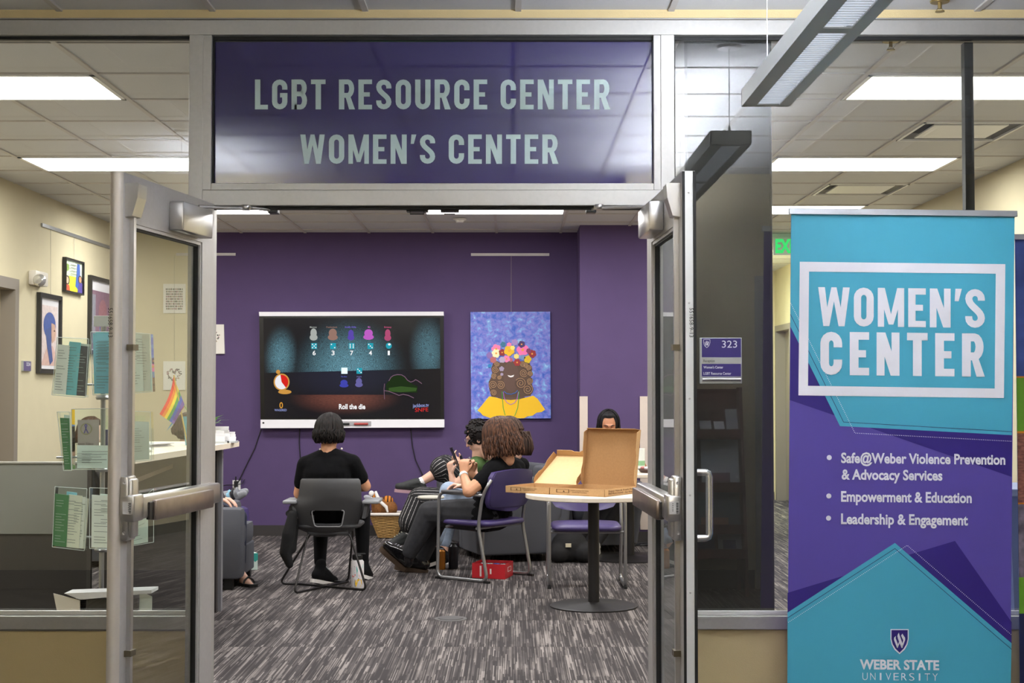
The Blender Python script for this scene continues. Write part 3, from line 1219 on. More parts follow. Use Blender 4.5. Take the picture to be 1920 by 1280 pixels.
# dark pillar just inside the glass
struct('pillar', MB().box((at(1285, 700, 5.98).x, 5.97, 0), (at(1450, 700, 5.98).x, 6.33, CH), bev=0.012), DARKP)

# ------------------------------------------------------------------ pendant lamp in the corridor
def pendant(x0, x1, ya, yb, lab, up):
    zb_, zt_ = 2.44, 2.503
    t = thing('pendant_light', lab, 'light', ((x0 + x1) / 2, yb, zb_), 0, 'grey pendant strip lights in the corridor')
    g = mat('pendant_grey', (196, 199, 199), 0.5, 0.15)
    lx0, lx1 = x0 + 0.052, x1 - 0.042
    h = MB()
    h.box((x0, ya, zb_), (lx0, yb, zb_ + .006))
    h.box((lx1, ya, zb_), (x1, yb, zb_ + .006))
    h.box((x0, ya, zb_ + .006), (x0 + .006, yb, zt_))
    h.box((x1 - .006, ya, zb_ + .006), (x1, yb, zt_))
    h.box((x0, yb - .012, zb_), (x1, yb, zt_))
    h.box((x0, ya, zb_), (x1, ya + .012, zt_))
    h.box((x0 + .006, ya + .012, zb_ + .048), (x1 - .006, yb - .012, zb_ + .052))
    part('housing', h, g, t)
    q_ = (yb - .021 - ya - .3) / 3
    seg = [(yb - .021, yb - .021 - q_ + .06), (yb - .021 - q_, yb - .021 - 2 * q_ + .06), (yb - .021 - 2 * q_, yb - .021 - 3 * q_ + .06)]
    for (d0, d1) in ((yb - .03, yb - .012), (seg[1][0], seg[0][1]), (seg[2][0], seg[1][1]), (ya, seg[2][1])):
        part('divider', MB().box((lx0, d0, zb_), (lx1, d1, zb_ + .006)), g, t)
    wl_ = mat('louver_white', (225, 228, 232), 0.3, 0.2)
    for (b_, a_) in seg:
        lv = MB()
        n = int((b_ - a_) / 0.026)
        for k in range(n):
            yy_ = a_ + (k + .5) * (b_ - a_) / n
            lv.box((lx0, yy_ - .0022, zb_ + .004), (lx1, yy_ + .0022, zb_ + .022))
        lv.box((lx0 - .001, a_, zb_ + .003), (lx0 + .001, b_, zb_ + .03))
        lv.box((lx1 - .001, a_, zb_ + .003), (lx1 + .001, b_, zb_ + .03))
        part('louver', lv, wl_, t)
        part('lamp_lens', MB().box((lx0, a_, zb_ + .030), (lx1, b_, zb_ + .034)), emis('pendant_lens', (240, 245, 255), PEND_DN), t)
    part('uplight', MB().box((x0 + .02, ya + .1, zb_ + .053), (x1 - .02, yb - .42, zb_ + .055)), emis('pendant_up%d' % up, (236, 243, 255), up), t)
    for yy_ in (yb - .046, (ya + yb) / 2):
        part('suspension_cable', MB().tube([(.5 * (x0 + x1), yy_, zt_ - .01), (.5 * (x0 + x1), yy_, CH)], 0.0018, 6), STEEL, t)
        part('cable_grip', MB().lathe([(0.006, 0), (0.006, 0.02), (0.002, .03)], (.5 * (x0 + x1), yy_, zt_), 10), STEEL, t)
    part('cross_bar', MB().box((x0 + .004, yb - .056, zt_ - .006), (x1 - .004, yb - .036, zt_)), g, t)
    part('canopy', MB().lathe([(0.05, -.012), (0.055, 0)], (.5 * (x0 + x1), yb - .046, CH), 20), WHITE, t)


pendant(0.856, 1.034, 1.6, 5.376, 'long grey pendant strip light hanging in front of the glass at the top right', PEND_UP)
pendant(-2.0, -1.822, -0.0, 3.3, 'second grey pendant strip light, seen only as a faint reflection in the glass', PEND_UP2)
for (p, lab) in ((fl(1762, 2, CH), 'brass fire sprinkler head in the corridor ceiling'), (fl(1670, 76, CH), 'fire sprinkler head in the room ceiling beyond the glass')):
    t = thing('sprinkler', lab, 'sprinkler', p)
    part('escutcheon', MB().lathe([(0.035, -.006), (0.038, 0)], p, 18), mat('brass_trim', (150, 130, 84), 0.35, 0.8), t, smooth=True)
    s = MB().lathe([(0.008, -.03), (0.008, 0)], p, 10)
    s.lathe([(0.018, -.042), (0.018, -.039)], p, 12)
    s.tube([p + V(-.008, 0, -.03), p + V(-.014, 0, -.036), p + V(0, 0, -.04)], .002, 5)
    s.tube([p + V(.008, 0, -.03), p + V(.014, 0, -.036), p + V(0, 0, -.04)], .002, 5)
    part('head', s, mat('brass_trim', (150, 130, 84), 0.35, 0.8), t)
p = fl(862, 410, CH)
t = thing('smoke_detector', 'round white smoke detector on the ceiling before the purple wall', 'detector', p)
part('base', MB().lathe([(0.055, -.012), (0.06, 0)], p, 24), WHITE, t, smooth=True)
part('sensor', MB().lathe([(0.0, -.034), (0.03, -.033), (0.042, -.012)], p, 24), WHITE, t, smooth=True)

# exit signs
def exit_sign(x0, x1, z0, z1, y, label):
    t = thing('exit_sign', label, 'sign', ((x0 + x1) / 2, y, z0))
    part('panel', MB().box((x0, y, z0), (x1, y + .012, z1 - .03)), mat('pale_sign', (226, 240, 226), 0.3), t)
    part('housing', MB().box((x0 - .02, y - .02, z1 - .035), (x1 + .02, y + .035, z1), bev=.003), mat('sign_housing', (200, 210, 200), .4, emit=(60, 200, 100), es=.12), t)
    m = MB()
    h = (z1 - .03 - z0)
    vs, fs = font_mesh('EXIT', 0.05)
    xa, xb = min(v[0] for v in vs), max(v[0] for v in vs)
    ya, yb = min(v[1] for v in vs), max(v[1] for v in vs)
    m.add([V(x0 + .02 + (v[0] - xa) / (xb - xa) * (x1 - x0 - .04), y - .002, z0 + h * .1 + (v[1] - ya) / (yb - ya) * h * .8) for v in vs], fs)
    part('lettering', m, emis('green_letters', (70, 240, 120), 1.0), t)
    return t


a_, b_ = at(1450, 478, 13.9), at(1500, 440, 13.9)
exit_sign(a_.x, b_.x + .02, a_.z, CH, 13.9, 'green EXIT sign hanging from the ceiling of the far hallway')
a_ = at(683, 120, 6.25)
b_ = at(888, 73, 6.25)
exit_sign(a_.x, b_.x, 2.62, at(700, 73, 6.25).z, 6.25, 'green EXIT sign mostly hidden behind the purple transom sign')

# corner guards on the purple projection
for (x0, x1, lab) in ((1087, 1102, 'white corner guard strip on the purple wall beside the painting'), (1200.5, 1216, 'white guard strip on the purple wall beside the open right door')):
    a_, b_ = at(x0, 993, PY - .012), at(x1, 743, PY - .012)
    g = MB().box((a_.x, PY - .012, a_.z), (b_.x, PY - .0, b_.z), bev=.003)
    g.box((a_.x, PY - .014, b_.z - .008), (b_.x, PY, b_.z + .001))
    solo('corner_guard', g, mat('pale_guard', (204, 190, 180), 0.5, noise=.02, scale=20), lab, 'trim', 'pale guard strips on the purple wall')

# ================================================================== banner in front of the glass
TEAL = mat('banner_teal', (76, 176, 206), 0.55)
BPUR = mat('banner_purple', (92, 76, 168), 0.55)
BDRK = mat('banner_indigo', (50, 30, 128), 0.55)
BWHT = mat('banner_white', (240, 238, 246), 0.55)
BY = 5.5
bn = thing('banner_stand', 'tall teal and purple roll-up banner reading WOMEN\'S CENTER beside the glass', 'banner', V(at(1686, 1300, BY).x, BY, 0))
zb_ = 0.09


def bpx(x, y):
    return at(x, y, BY)


yb = 730 + (CZ - zb_) * 2720 / BY
sheet = MB().prism([at(1483.5, 396, BY), at(1902.5, 401, BY), at(1893.5, yb, BY), at(1476, yb, BY)], V(0, 0.004, 0))
part('sheet', sheet, BPUR, bn)
q = BY - 0.0006
for pl_ in ([(1483.5, 397), (1902.4, 402), (1897.2, 815.5), (1575, 798.5), (1482, 612)], [(1476.7, 1148), (1678, 1017.5), (1896.7, 1205.7), (1893.6, yb), (1476, yb)]):
    m = MB()
    flat(m, pl_, q)
    part('teal_field', m, TEAL, bn)
for pl_ in ([(1482, 612), (1565, 778.5), (1480.6, 749.7)], [(1630, 801.5), (1897.2, 815.5), (1896.8, 893.7)], [(1476.7, 1111), (1582.5, 1078.8), (1476.7, 1148)], [(1704, 1039.7), (1790.6, 1013.7), (1896.7, 1165.6), (1896.7, 1205.7)]):
    m = MB()
    flat(m, pl_, q)
    part('indigo_field', m, BDRK, bn)
q = BY - 0.0014
for pl_ in ([(1482, 589), (1581.7, 791), (1897.2, 809)], [(1476.7, 1158), (1678, 1028), (1896.7, 1217)]):
    m = MB()
    line(m, pl_, 1.0, q)
    part('thin_line', m, mat('banner_navy', (40, 40, 110), 0.6), bn)
m = MB()


def dots(pts):
    for (a, b) in zip(pts[:-1], pts[1:]):
        L = math.hypot(b[0] - a[0], b[1] - a[1])
        n = int(L / 3.4)
        for k in range(n):
            f = (k + .5) / n
            disc(m, a[0] + (b[0] - a[0]) * f, a[1] + (b[1] - a[1]) * f, 0.85, 0.85, q, 6)


dots([(1482, 567), (1603, 811.6), (1897, 827)])
dots([(1477, 1167), (1701, 1022), (1896.7, 1190)])
o = part('dotted_line', m, BWHT, bn)
o['kind'] = 'stuff'
q = BY - 0.0022
m = MB()
O = [(1499.5, 490.5), (1885, 495), (1882.4, 746), (1497, 741)]
I = [(1517, 509), (1867, 513), (1865, 728), (1515, 723)]
for i in range(4):
    j = (i + 1) % 4
    flat(m, [O[i], O[j], I[j], I[i]], q)
part('white_frame', m, BWHT, bn)
m = MB()
sl_ = 0.012
put_caps(m, "WOMEN'S", 1534, 1847, 538, 611, q, slope=sl_, gap=.10, t=.185)
put_caps(m, "CENTER", 1538, 1845, 621.5, 702.5, q, slope=sl_, gap=.17, t=.20)
part('lettering', m, BWHT, bn)
m = MB()
put_text(m, 'Safe@Weber Violence Prevention', 1577, 1885, 849, 867, q, bold=.03, slope=.011)
part('lettering', m, BWHT, bn)
m = MB()
put_text(m, '& Advocacy Services', 1578, 1767, 880, 898, q, bold=.03, slope=.011)
part('lettering', m, BWHT, bn)
m = MB()
put_text(m, 'Empowerment & Education', 1577, 1822, 921, 939.5, q, bold=.03, slope=.011)
part('lettering', m, BWHT, bn)
m = MB()
put_text(m, 'Leadership & Engagement', 1577, 1815, 963, 981.5, q, bold=.03, slope=.011)
part('lettering', m, BWHT, bn)
for (cx, cy) in ((1554.8, 857.5), (1554, 929.5), (1553.5, 971)):
    m = MB()
    disc(m, cx, cy, 4.8, 4.8, q, 16)
    part('bullet', m, BWHT, bn)
m = MB()
put_text(m, 'WEBER STATE', 1612, 1761, 1236.5, 1253.5, q, bold=.035, slope=.012)
for k, ch in enumerate('UNIVERSITY'):
    x0 = 1617 + k * 14.6
    wch = 3 if ch == 'I' else 10
    put_text(m, ch, x0 + (3.5 if ch == 'I' else 0), x0 + (3.5 if ch == 'I' else 0) + wch, 1260.5 + k * .17, 1274.5 + k * .17, q, bold=-.01)
part('lettering', m, BWHT, bn)


def shield(x0, x1, y0, y1, Y, parent, white, dark, fn=None):
    W = x1 - x0
    H = y1 - y0

    def S(inset):
        pts = []
        xa, xb, ya, yb_ = x0 + inset, x1 - inset, y0 + inset, y1 - inset * 1.5
        cx = (xa + xb) / 2
        pts = [(xa, ya), (xb, ya), (xb, ya + (yb_ - ya) * .40), (xb - W * .07, ya + (yb_ - ya) * .62), (xb - W * .22, ya + (yb_ - ya) * .82), (cx, yb_), (xa + W * .22, ya + (yb_ - ya) * .82), (xa + W * .07, ya + (yb_ - ya) * .62), (xa, ya + (yb_ - ya) * .40)]
        return pts
    a = MB()
    flat(a, S(0), Y, fn)
    part('shield_rim', a, white, parent)
    a = MB()
    flat(a, S(W * .055), Y - .0005, fn)
    part('shield', a, dark, parent)
    a = MB()

    def q_(u, v):
        return (x0 + u * W, y0 + v * H)
    # flaming letter W
    flat(a, [q_(.30, .27), q_(.28, .36), q_(.42, .62), q_(.47, .50), q_(.40, .75), q_(.36, .75), q_(.19, .42), q_(.20, .34)], Y - .001, fn)
    flat(a, [q_(.46, .14), q_(.50, .24), q_(.70, .66), q_(.64, .76), q_(.60, .74), q_(.42, .40), q_(.38, .28), q_(.40, .22)], Y - .001, fn)
    flat(a, [q_(.47, .50), q_(.50, .56), q_(.40, .75), q_(.36, .72), q_(.42, .60)], Y - .001, fn)
    flat(a, [q_(.65, .18), q_(.80, .34), q_(.81, .42), q_(.66, .74), q_(.61, .70), q_(.70, .44), q_(.58, .26)], Y - .001, fn)
    part('emblem', a, white, parent)


shield(1669.6, 1703.8, 1179, 1226, BY - 0.0022, bn, BWHT, BDRK)
tr_ = MB()
c0, c1 = at(1479.5, 394.5, BY), at(1906, 399.5, BY)
d_ = (c1 - c0)
tr_.hexa([c0 + V(0, -.012, -.014), c1 + V(0, -.012, -.014), c1 + V(0, .014, -.014), c0 + V(0, .014, -.014), c0 + V(0, -.010, .008), c1 + V(0, -.010, .008), c1 + V(0, .014, .008), c0 + V(0, .014, .008)])
part('top_rail', tr_, mat('rail_grey', (188, 190, 196), 0.35, 0.6), bn)
cx0, cx1 = at(1470, yb, BY).x, at(1900, yb, BY).x
part('base', MB().box((cx0, BY - .07, 0.012), (cx1, BY + .07, .10), bev=.012), STEEL, bn, smooth=True)
for sx in (cx0 + .1, cx1 - .13):
    part('foot', MB().box((sx, BY - .12, 0), (sx + .03, BY + .12, .014), bev=.003), ALU, bn)
part('pole', MB().tube([((cx0 + cx1) / 2, BY + .03, .1), ((cx0 + cx1) / 2, BY + .025, at(1686, 397, BY).z)], .008, 8), ALU, bn)

# second banner cut by the frame edge
b2 = thing('banner_stand', 'narrow visible edge of a blue, green and brick-patterned banner at far right', 'banner', V(2.32, 5.62, 0))
Y2 = 5.62
x0 = at(1906, 700, Y2).x
x1 = x0 + .84
zt = at(1910, 446, Y2).z
part('sheet', MB().box((x0, Y2, .09), (x1, Y2 + .004, zt)), mat('banner_blue', (66, 86, 150), .6, noise=.35, scale=9), b2)
part('top_rail', MB().box((x0 - .006, Y2 - .012, zt - .006), (x1 + .006, Y2 + .014, zt + .014)), mat('rail_grey', (188, 190, 196), 0.35, 0.6), b2)
part('base', MB().box((x0 - .01, Y2 - .07, 0), (x1 + .01, Y2 + .07, .09), bev=.01), STEEL, b2)


def zband(name, ya, yb_, m_, off, xa=None):
    return part(name, MB().box((x0 if xa is None else xa, Y2 - off, at(1910, yb_, Y2).z), (x1, Y2, at(1910, ya, Y2).z)), m_, b2)


zband('green_field', 705, 812, mat('banner_green', (112, 168, 40), .6, noise=.1, scale=20), .0006)
zband('green_field', 1082, 1150, mat('banner_green', (112, 168, 40), .6), .0006)
zband('orange_line', 705, 708, mat('banner_orange', (232, 140, 30), .6), .0012)
zband('orange_line', 808, 812, mat('banner_orange', (232, 140, 30), .6), .0012)
zband('brick_print', 812, 942, mat('banner_brick', (150, 96, 78), .7, noise=.5, scale=40, stretch=(1, 1, 2.5)), .0006)
zband('orange_line', 942, 945, mat('banner_orange', (232, 140, 30), .6), .0012)
zband('photo_print', 945, 1082, mat('banner_photo', (120, 110, 120), .7, noise=.7, scale=16), .0006)
zband('navy_field', 1150, 1400, mat('banner_navy2', (34, 40, 84), .6), .0006)

# recycling bin seen through the gap, inside the glass
rb = thing('recycling_bin', 'blue recycling bin with white arrows behind the banner', 'bin', V(at(1950, 900, 6.7).x, 6.75, 0))
bx_ = at(1888, 900, 6.55).x
zt = at(1900, 917, 6.55).z
BL = mat('bin_blue', (92, 108, 160), 0.5)
p = MB().hexa([V(bx_ + .05, 6.58, 0), V(bx_ + .40, 6.58, 0), V(bx_ + .40, 6.9, 0), V(bx_ + .05, 6.9, 0), V(bx_, 6.52, zt), V(bx_ + .45, 6.52, zt), V(bx_ + .45, 6.96, zt), V(bx_, 6.96, zt)])
part('body', p, BL, rb)
part('rim', MB().box((bx_ - .012, 6.505, zt - .03), (bx_ + .462, 6.975, zt + .004), bev=.004), mat('bin_rim', (120, 134, 176), 0.45), rb)
ar = MB()
ac = at(1908, 1028, 6.5)
for k in range(3):
    R = Matrix.Rotation(k * 2 * PI / 3, 4, 'Y')
    pts = [V(-.03, 0, .05), V(.03, 0, .05), V(.045, 0, .03), V(.03, 0, .022), V(.02, 0, .034), V(-.03, 0, .034)]
    ar.add([ac + R @ p_ + V(.0, .035 if False else 0.045, 0) for p_ in pts], [tuple(range(6))])
part('recycling_arrows', ar, WHITE, rb)

# ================================================================== room number sign on the glass
sg = thing('room_sign', 'purple room number sign reading 323 on the glass beside the right door', 'sign', at(1352, 718, SF + .05))
YS = SF + .045
part('holder', MB().box(at(1312.5, 719, YS), at(1391, 633, YS) + V(0, .014, 0), bev=.002), mat('sign_silver', (190, 194, 192), .35, .6), sg)
SP = mat('sign_purple', (62, 46, 122), .45)
part('upper_panel', MB().box(at(1316, 669.5, YS - .002), at(1389, 634, YS) + V(0, .002, 0)), SP, sg)
part('insert_strip', MB().box(at(1316, 681.5, YS - .002), at(1389, 670.5, YS) + V(0, .002, 0)), mat('sign_putty', (188, 188, 176), .5), sg)
part('lower_panel', MB().box(at(1316, 705.5, YS - .002), at(1389, 682, YS) + V(0, .002, 0)), SP, sg)
part('slot_bar', MB().tube([at(1317, 711, YS - .004), at(1389, 711, YS - .004)], .008, 10), STEEL, sg, smooth=True)
m = MB()
put_text(m, '323', 1353.5, 1382, 638.5, 651.5, YS - .003, bold=.0)
put_text(m, "Women's Center", 1319, 1356, 686, 690.5, YS - .003, bold=.02)
put_text(m, 'LGBT Resource Center', 1319, 1371, 697.5, 702.2, YS - .003, bold=.02)
part('lettering', m, BWHT, sg)
m = MB()
put_text(m, 'Reception', 1319, 1340, 674, 678.5, YS - .003, bold=.015)
part('dark_lettering', m, mat('sign_grey_text', (90, 92, 84), .5), sg)
shield(1319, 1331.5, 636, 652, YS - .0028, sg, BWHT, SP)

# ================================================================== wall screen
TY = BW - .075
SWH = mat('screen_white', (236, 234, 240), .35)
tv = thing('interactive_screen', 'large black wall screen with white bars showing a dice game', 'screen', at(660, 802, TY))


def hx(mb, quad, y0, y1):
    """box whose front outline is four photograph pixels (tl, tr, br, bl)"""
    a = [at(x, y, y0) for x, y in quad]
    b = [p + V(0, y1 - y0, 0) for p in a]
    return mb.hexa([a[3], a[2], b[2], b[3], a[0], a[1], b[1], b[0]])


part('top_bar', hx(MB(), [(485.5, 584.5), (831.5, 584), (832, 591.5), (486, 592.5)], TY - .012, BW - .01), SWH, tv)
part('bezel', hx(MB(), [(486, 592.5), (831.8, 591.5), (832.5, 786.5), (488.5, 786.5)], TY, BW - .01), mat('bezel_black', (8, 8, 9), .25), tv)
part('bottom_bar', hx(MB(), [(488.5, 786.5), (833, 786), (833, 801), (488.5, 802.5)], TY - .02, BW - .01), SWH, tv)
SY = TY - .002


def screen_mat():
    m = bpy.data.materials.new('game_picture')
    m.use_nodes = True
    nt = m.node_tree
    nt.nodes.clear()
    N = nt.nodes.new
    lk = nt.links.new
    out = N('ShaderNodeOutputMaterial')
    em = N('ShaderNodeEmission')
    gl = N('ShaderNodeBsdfGlossy')
    gl.inputs['Roughness'].default_value = .15
    mixs = N('ShaderNodeMixShader')
    mixs.inputs[0].default_value = .03
    tc = N('ShaderNodeTexCoord')
    # generated coordinates of the thin slab: x 0..1, z 0..1
    sep = N('ShaderNodeSeparateXYZ')
    lk(tc.outputs['Generated'], sep.inputs[0])

    def mt(op, a, b=None, c=None, clamp=False):
        n = N('ShaderNodeMath')
        n.operation = op
        n.use_clamp = clamp
        for i, x in enumerate((a, b, c)):
            if x is None:
                continue
            if isinstance(x, (int, float)):
                n.inputs[i].default_value = x
            else:
                lk(x, n.inputs[i])
        return n.outputs[0]
    X, Z = sep.outputs[0], sep.outputs[2]

    def blob(cx, cz, rx, rz, p=1.0):
        dx = mt('DIVIDE', mt('SUBTRACT', X, cx), rx)
        dz = mt('DIVIDE', mt('SUBTRACT', Z, cz), rz)
        d = mt('ADD', mt('MULTIPLY', dx, dx), mt('MULTIPLY', dz, dz))
        v = mt('SUBTRACT', 1.0, d, clamp=True)
        return mt('POWER', v, p)
    wallm = mt('GREATER_THAN', Z, mt('ADD', mt('MULTIPLY', mt('SUBTRACT', X, .3), .045), .462))
    b1 = mt('MULTIPLY', blob(.48, .46, .36, .60, 2.4), 1.0)
    b2 = mt('MULTIPLY', blob(.10, .60, .11, .36, 2.2), .8)
    b3 = mt('MULTIPLY', blob(.93, .66, .12, .40, 2.0), .6)
    g = mt('MAXIMUM', mt('MAXIMUM', b1, b2), b3)
    vor = N('ShaderNodeTexVoronoi')
    vor.inputs['Scale'].default_value = 26
    mp = N('ShaderNodeMapping')
    mp.inputs['Scale'].default_value = (1.7, 0, 1)
    lk(tc.outputs['Generated'], mp.inputs[0])
    lk(mp.outputs[0], vor.inputs['Vector'])
    wv = mt('SINE', mt('MULTIPLY', vor.outputs['Distance'], 22.0))
    g = mt('MULTIPLY', g, mt('ADD', .82, mt('MULTIPLY', wv, .3)))
    g = mt('MULTIPLY', g, wallm)
    # floor of the pictured room
    fl_ = mt('LESS_THAN', Z, .232)
    r = mt('MULTIPLY', mt('MULTIPLY', blob(.46, .20, .34, .18, 1.8), fl_), 1.0)
    nz = N('ShaderNodeTexNoise')
    nz.inputs['Scale'].default_value = 60
    mp2 = N('ShaderNodeMapping')
    mp2.inputs['Scale'].default_value = (1, 0, 2.5)
    lk(tc.outputs['Generated'], mp2.inputs[0])
    lk(mp2.outputs[0], nz.inputs['Vector'])
    r = mt('MULTIPLY', r, mt('ADD', .3, mt('MULTIPLY', nz.outputs[0], 1.2)))
    pan = mt('MULTIPLY', mt('MULTIPLY', blob(.46, .40, .40, .26, 1.6), mt('SUBTRACT', 1.0, wallm)), mt('GREATER_THAN', Z, .232))
    pan = mt('MULTIPLY', pan, .5)

    def sc(fac, col):
        n = N('ShaderNodeMix')
        n.data_type = 'RGBA'
        n.inputs[6].default_value = (0, 0, 0, 1)
        n.inputs[7].default_value = lin(col)
        lk(fac, n.inputs[0])
        return n.outputs[2]

    def addc(a, b):
        n = N('ShaderNodeMix')
        n.data_type = 'RGBA'
        n.blend_type = 'ADD'
        n.inputs[0].default_value = 1
        lk(a, n.inputs[6])
        lk(b, n.inputs[7])
        return n.outputs[2]
    base = N('ShaderNodeRGB')
    base.outputs[0].default_value = lin((27, 25, 30))
    c = addc(base.outputs[0], sc(g, (98, 150, 166)))
    c = addc(c, sc(r, (112, 62, 48)))
    c = addc(c, sc(pan, (28, 34, 62)))
    lk(c, em.inputs[0])
    em.inputs[1].default_value = 1.0
    lk(em.outputs[0], mixs.inputs[1])
    lk(gl.outputs[0], mixs.inputs[2])
    lk(mixs.outputs[0], out.inputs[0])
    return m


part('picture', hx(MB(), [(494, 596), (825, 595.5), (826, 783.5), (496, 783.5)], SY, SY + .001), screen_mat(), tv)


def E_(n, c, s=1.0):
    return emis('pix_' + n, c, s)


Q = SY - .0012
# dice and scores
for (cx, cy, num, pips) in ((589, 648.5, '6', 5), (624.5, 648.5, '3', 2), (659.5, 648.5, '7', 6), (694.5, 648.5, '4', 3)):
    m = MB()
    flat(m, [(cx - 5.4, cy - 5.5), (cx + 5.4, cy - 5.5), (cx + 5.4, cy + 5.5), (cx - 5.4, cy + 5.5)], Q)
    part('die_picture', m, E_('cyan', (40, 160, 180)), tv)
    m = MB()
    P_ = {5: [(-3, -3), (3, -3), (0, 0), (-3, 3), (3, 3)], 2: [(-3, -3), (3, 3)], 6: [(-2.8, -3), (2.8, -3), (-2.8, 0), (2.8, 0), (-2.8, 3), (2.8, 3)], 3: [(-3, -3), (0, 0), (3, 3)]}[pips]
    for (a, b) in P_:
        disc(m, cx + a, cy + b, 1.2, 1.2, Q - .001, 8)
    put_text(m, num, cx - 2.9, cx + 2.9, 657.5, 665.5, Q - .001, bold=.02)
    part('score', m, E_('white', (250, 250, 250)), tv)
m = MB()
disc(m, 729, 648, 5.6, 5.8, Q, 16)
flat(m, [(668.5, 689.5), (679, 689.5), (679, 700.5), (668.5, 700.5)], Q)
part('die_picture', m, E_('cyan', (40, 160, 180)), tv)
m = MB()
disc(m, 730, 645.5, 2.6, 2.0, Q - .001, 10)
put_text(m, '1', 727, 731, 657.5, 665.5, Q - .001, bold=.02)
for (a, b) in ((671, 692), (674, 695), (677, 698)):
    disc(m, a, b, 1.2, 1.2, Q - .001, 8)
put_text(m, 'Roll the die', 635.5, 685, 757.5, 766.5, Q - .001, bold=.03)
part('score', m, E_('white', (250, 250, 250)), tv)
m = MB()
flat(m, [(640, 689), (651.5, 689), (651.5, 700.5), (640, 700.5)], Q)
part('die_picture', m, E_('white_cyan', (225, 250, 255), 1.2), tv)
# players: plain rounded tokens in the players' colours
toks = [(588, 627, 7.5, 12, (170, 175, 170), 'pale'), (624, 627, 9.5, 11.5, (150, 118, 106), 'tan'), (658, 628, 6.5, 10.5, (92, 74, 170), 'violet'), (691, 627, 10, 10.5, (190, 96, 196), 'pink'), (727, 628, 6.5, 11.5, (176, 78, 116), 'rose'), (645, 719, 8.5, 7.5, (66, 70, 170), 'blue'), (673, 717, 7.2, 9.0, (104, 100, 160), 'grey_violet')]
for (cx, cy, rx, ry, c, n) in toks:
    m = MB()
    disc(m, cx, cy - ry * .25, rx * .8, ry * .72, Q, 14)
    disc(m, cx, cy + ry * .45, rx, ry * .5, Q - .0003, 14)
    part('player_token', m, E_(n, c), tv)
for (s, x0, x1, y0, y1, c, n) in (('Mummy', 581, 594, 611.5, 614.5, (170, 170, 170), 'pale'), ('Frankenbeck', 612, 632.5, 611.5, 614.5, (150, 130, 120), 'tan'), ('Graffy Wife', 646.5, 667.5, 611.5, 614.5, (120, 100, 210), 'violet_text'), ('Ki', 690, 694, 611.5, 614.5, (220, 120, 220), 'pink_text'), ('Brittany', 720.5, 734, 611.5, 614.5, (200, 90, 130), 'rose_text'), ('The Boo', 639, 650.5, 704.5, 707, (90, 96, 190), 'blue_text'), ('Angela', 668.5, 678, 704.5, 707, (120, 116, 180), 'gv_text'), ('WAGERED', 514.5, 537.5, 766.5, 770.5, (150, 160, 215), 'lilac'), ('0', 524, 530.5, 754, 765, (225, 160, 60), 'gold'), ('jackbox.tv', 774, 804, 757, 763.5, (150, 165, 225), 'lilac'), ('SNFE', 778, 803, 765, 772, (200, 44, 44), 'red')):
    m = MB()
    put_text(m, s, x0, x1, y0, y1, Q - .001, bold=.01, slope=(-.05 if x0 > 770 else 0))
    part('screen_text', m, E_(n, c), tv)
# pocket watch picture
m = MB()
disc(m, 528, 716, 15, 16, Q, 24)
disc(m, 534, 734.5, 12.5, 4.2, Q, 20)
disc(m, 521.5, 697, 4, 4, Q, 14)
part('watch_picture', m, E_('gold2', (206, 150, 70)), tv)
m = MB()
disc(m, 528, 716, 12.5, 13.6, Q - .0008, 24)
part('watch_face', m, E_('face', (238, 236, 240)), tv)
m = MB()
pts = [(528, 716)] + [(528 + 12.5 * math.sin(math.radians(a)), 716 - 13.6 * math.cos(math.radians(a))) for a in range(-10, 155, 15)]
flat(m, pts, Q - .0016)
part('watch_sector', m, E_('red2', (214, 40, 34)), tv)
# sofa picture
m = MB()
flat(m, [(724, 735), (724, 720), (729, 713), (735, 706), (744, 703.5), (753, 704), (759, 708), (765, 715), (774, 720), (783, 724), (782, 736)], Q)
part('sofa_picture', m, E_('sofa', (34, 50, 27)), tv)
m = MB()
flat(m, [(729, 727), (752, 724), (782, 727), (780, 733), (750, 735), (729, 733)], Q - .0006)
part('sofa_seat', m, E_('sofa_s', (58, 86, 42)), tv)
m = MB()
line(m, [(729, 714), (733, 707), (738, 703.5), (745, 702), (753, 702.5), (759, 706), (764, 712.5), (770, 716), (776, 714), (779, 711.5), (784, 714), (791, 719)], 1.4, Q - .0012)
line(m, [(720, 732), (728, 733), (740, 737.5), (748, 741), (756, 739), (766, 741), (776, 746)], 1.4, Q - .0012)
line(m, [(721, 719), (720, 728), (720.5, 740), (721, 748)], 1.1, Q - .0012)
part('sofa_frame', m, E_('sofa_f', (118, 90, 108)), tv)
# pens in the tray
m = MB()
m.tube([at(664, 794.5, TY - .03), at(690, 794.5, TY - .03)], .011, 8)
solo('marker_pen', m, mat('pen_red', (168, 56, 50), .4), 'red marker pen in the tray of the white screen bar', 'pen', group='marker pens in the screen tray')
m = MB()
m.tube([at(643, 794.5, TY - .03), at(655, 794.5, TY - .03)], .010, 8)
solo('marker_pen', m, BLACK, 'black marker pen in the tray of the white screen bar', 'pen', group='marker pens in the screen tray')
part('pen_tray', hx(MB(), [(641, 789.5), (696, 789.5), (696, 799), (641, 799)], TY - .021, TY - .0195), mat('tray_grey', (170, 168, 172), .4), tv)
part('dark_badge', hx(MB(), [(492, 791), (495.5, 791), (495.5, 794), (492, 794)], TY - .0215, TY - .0195), BLACK, tv)
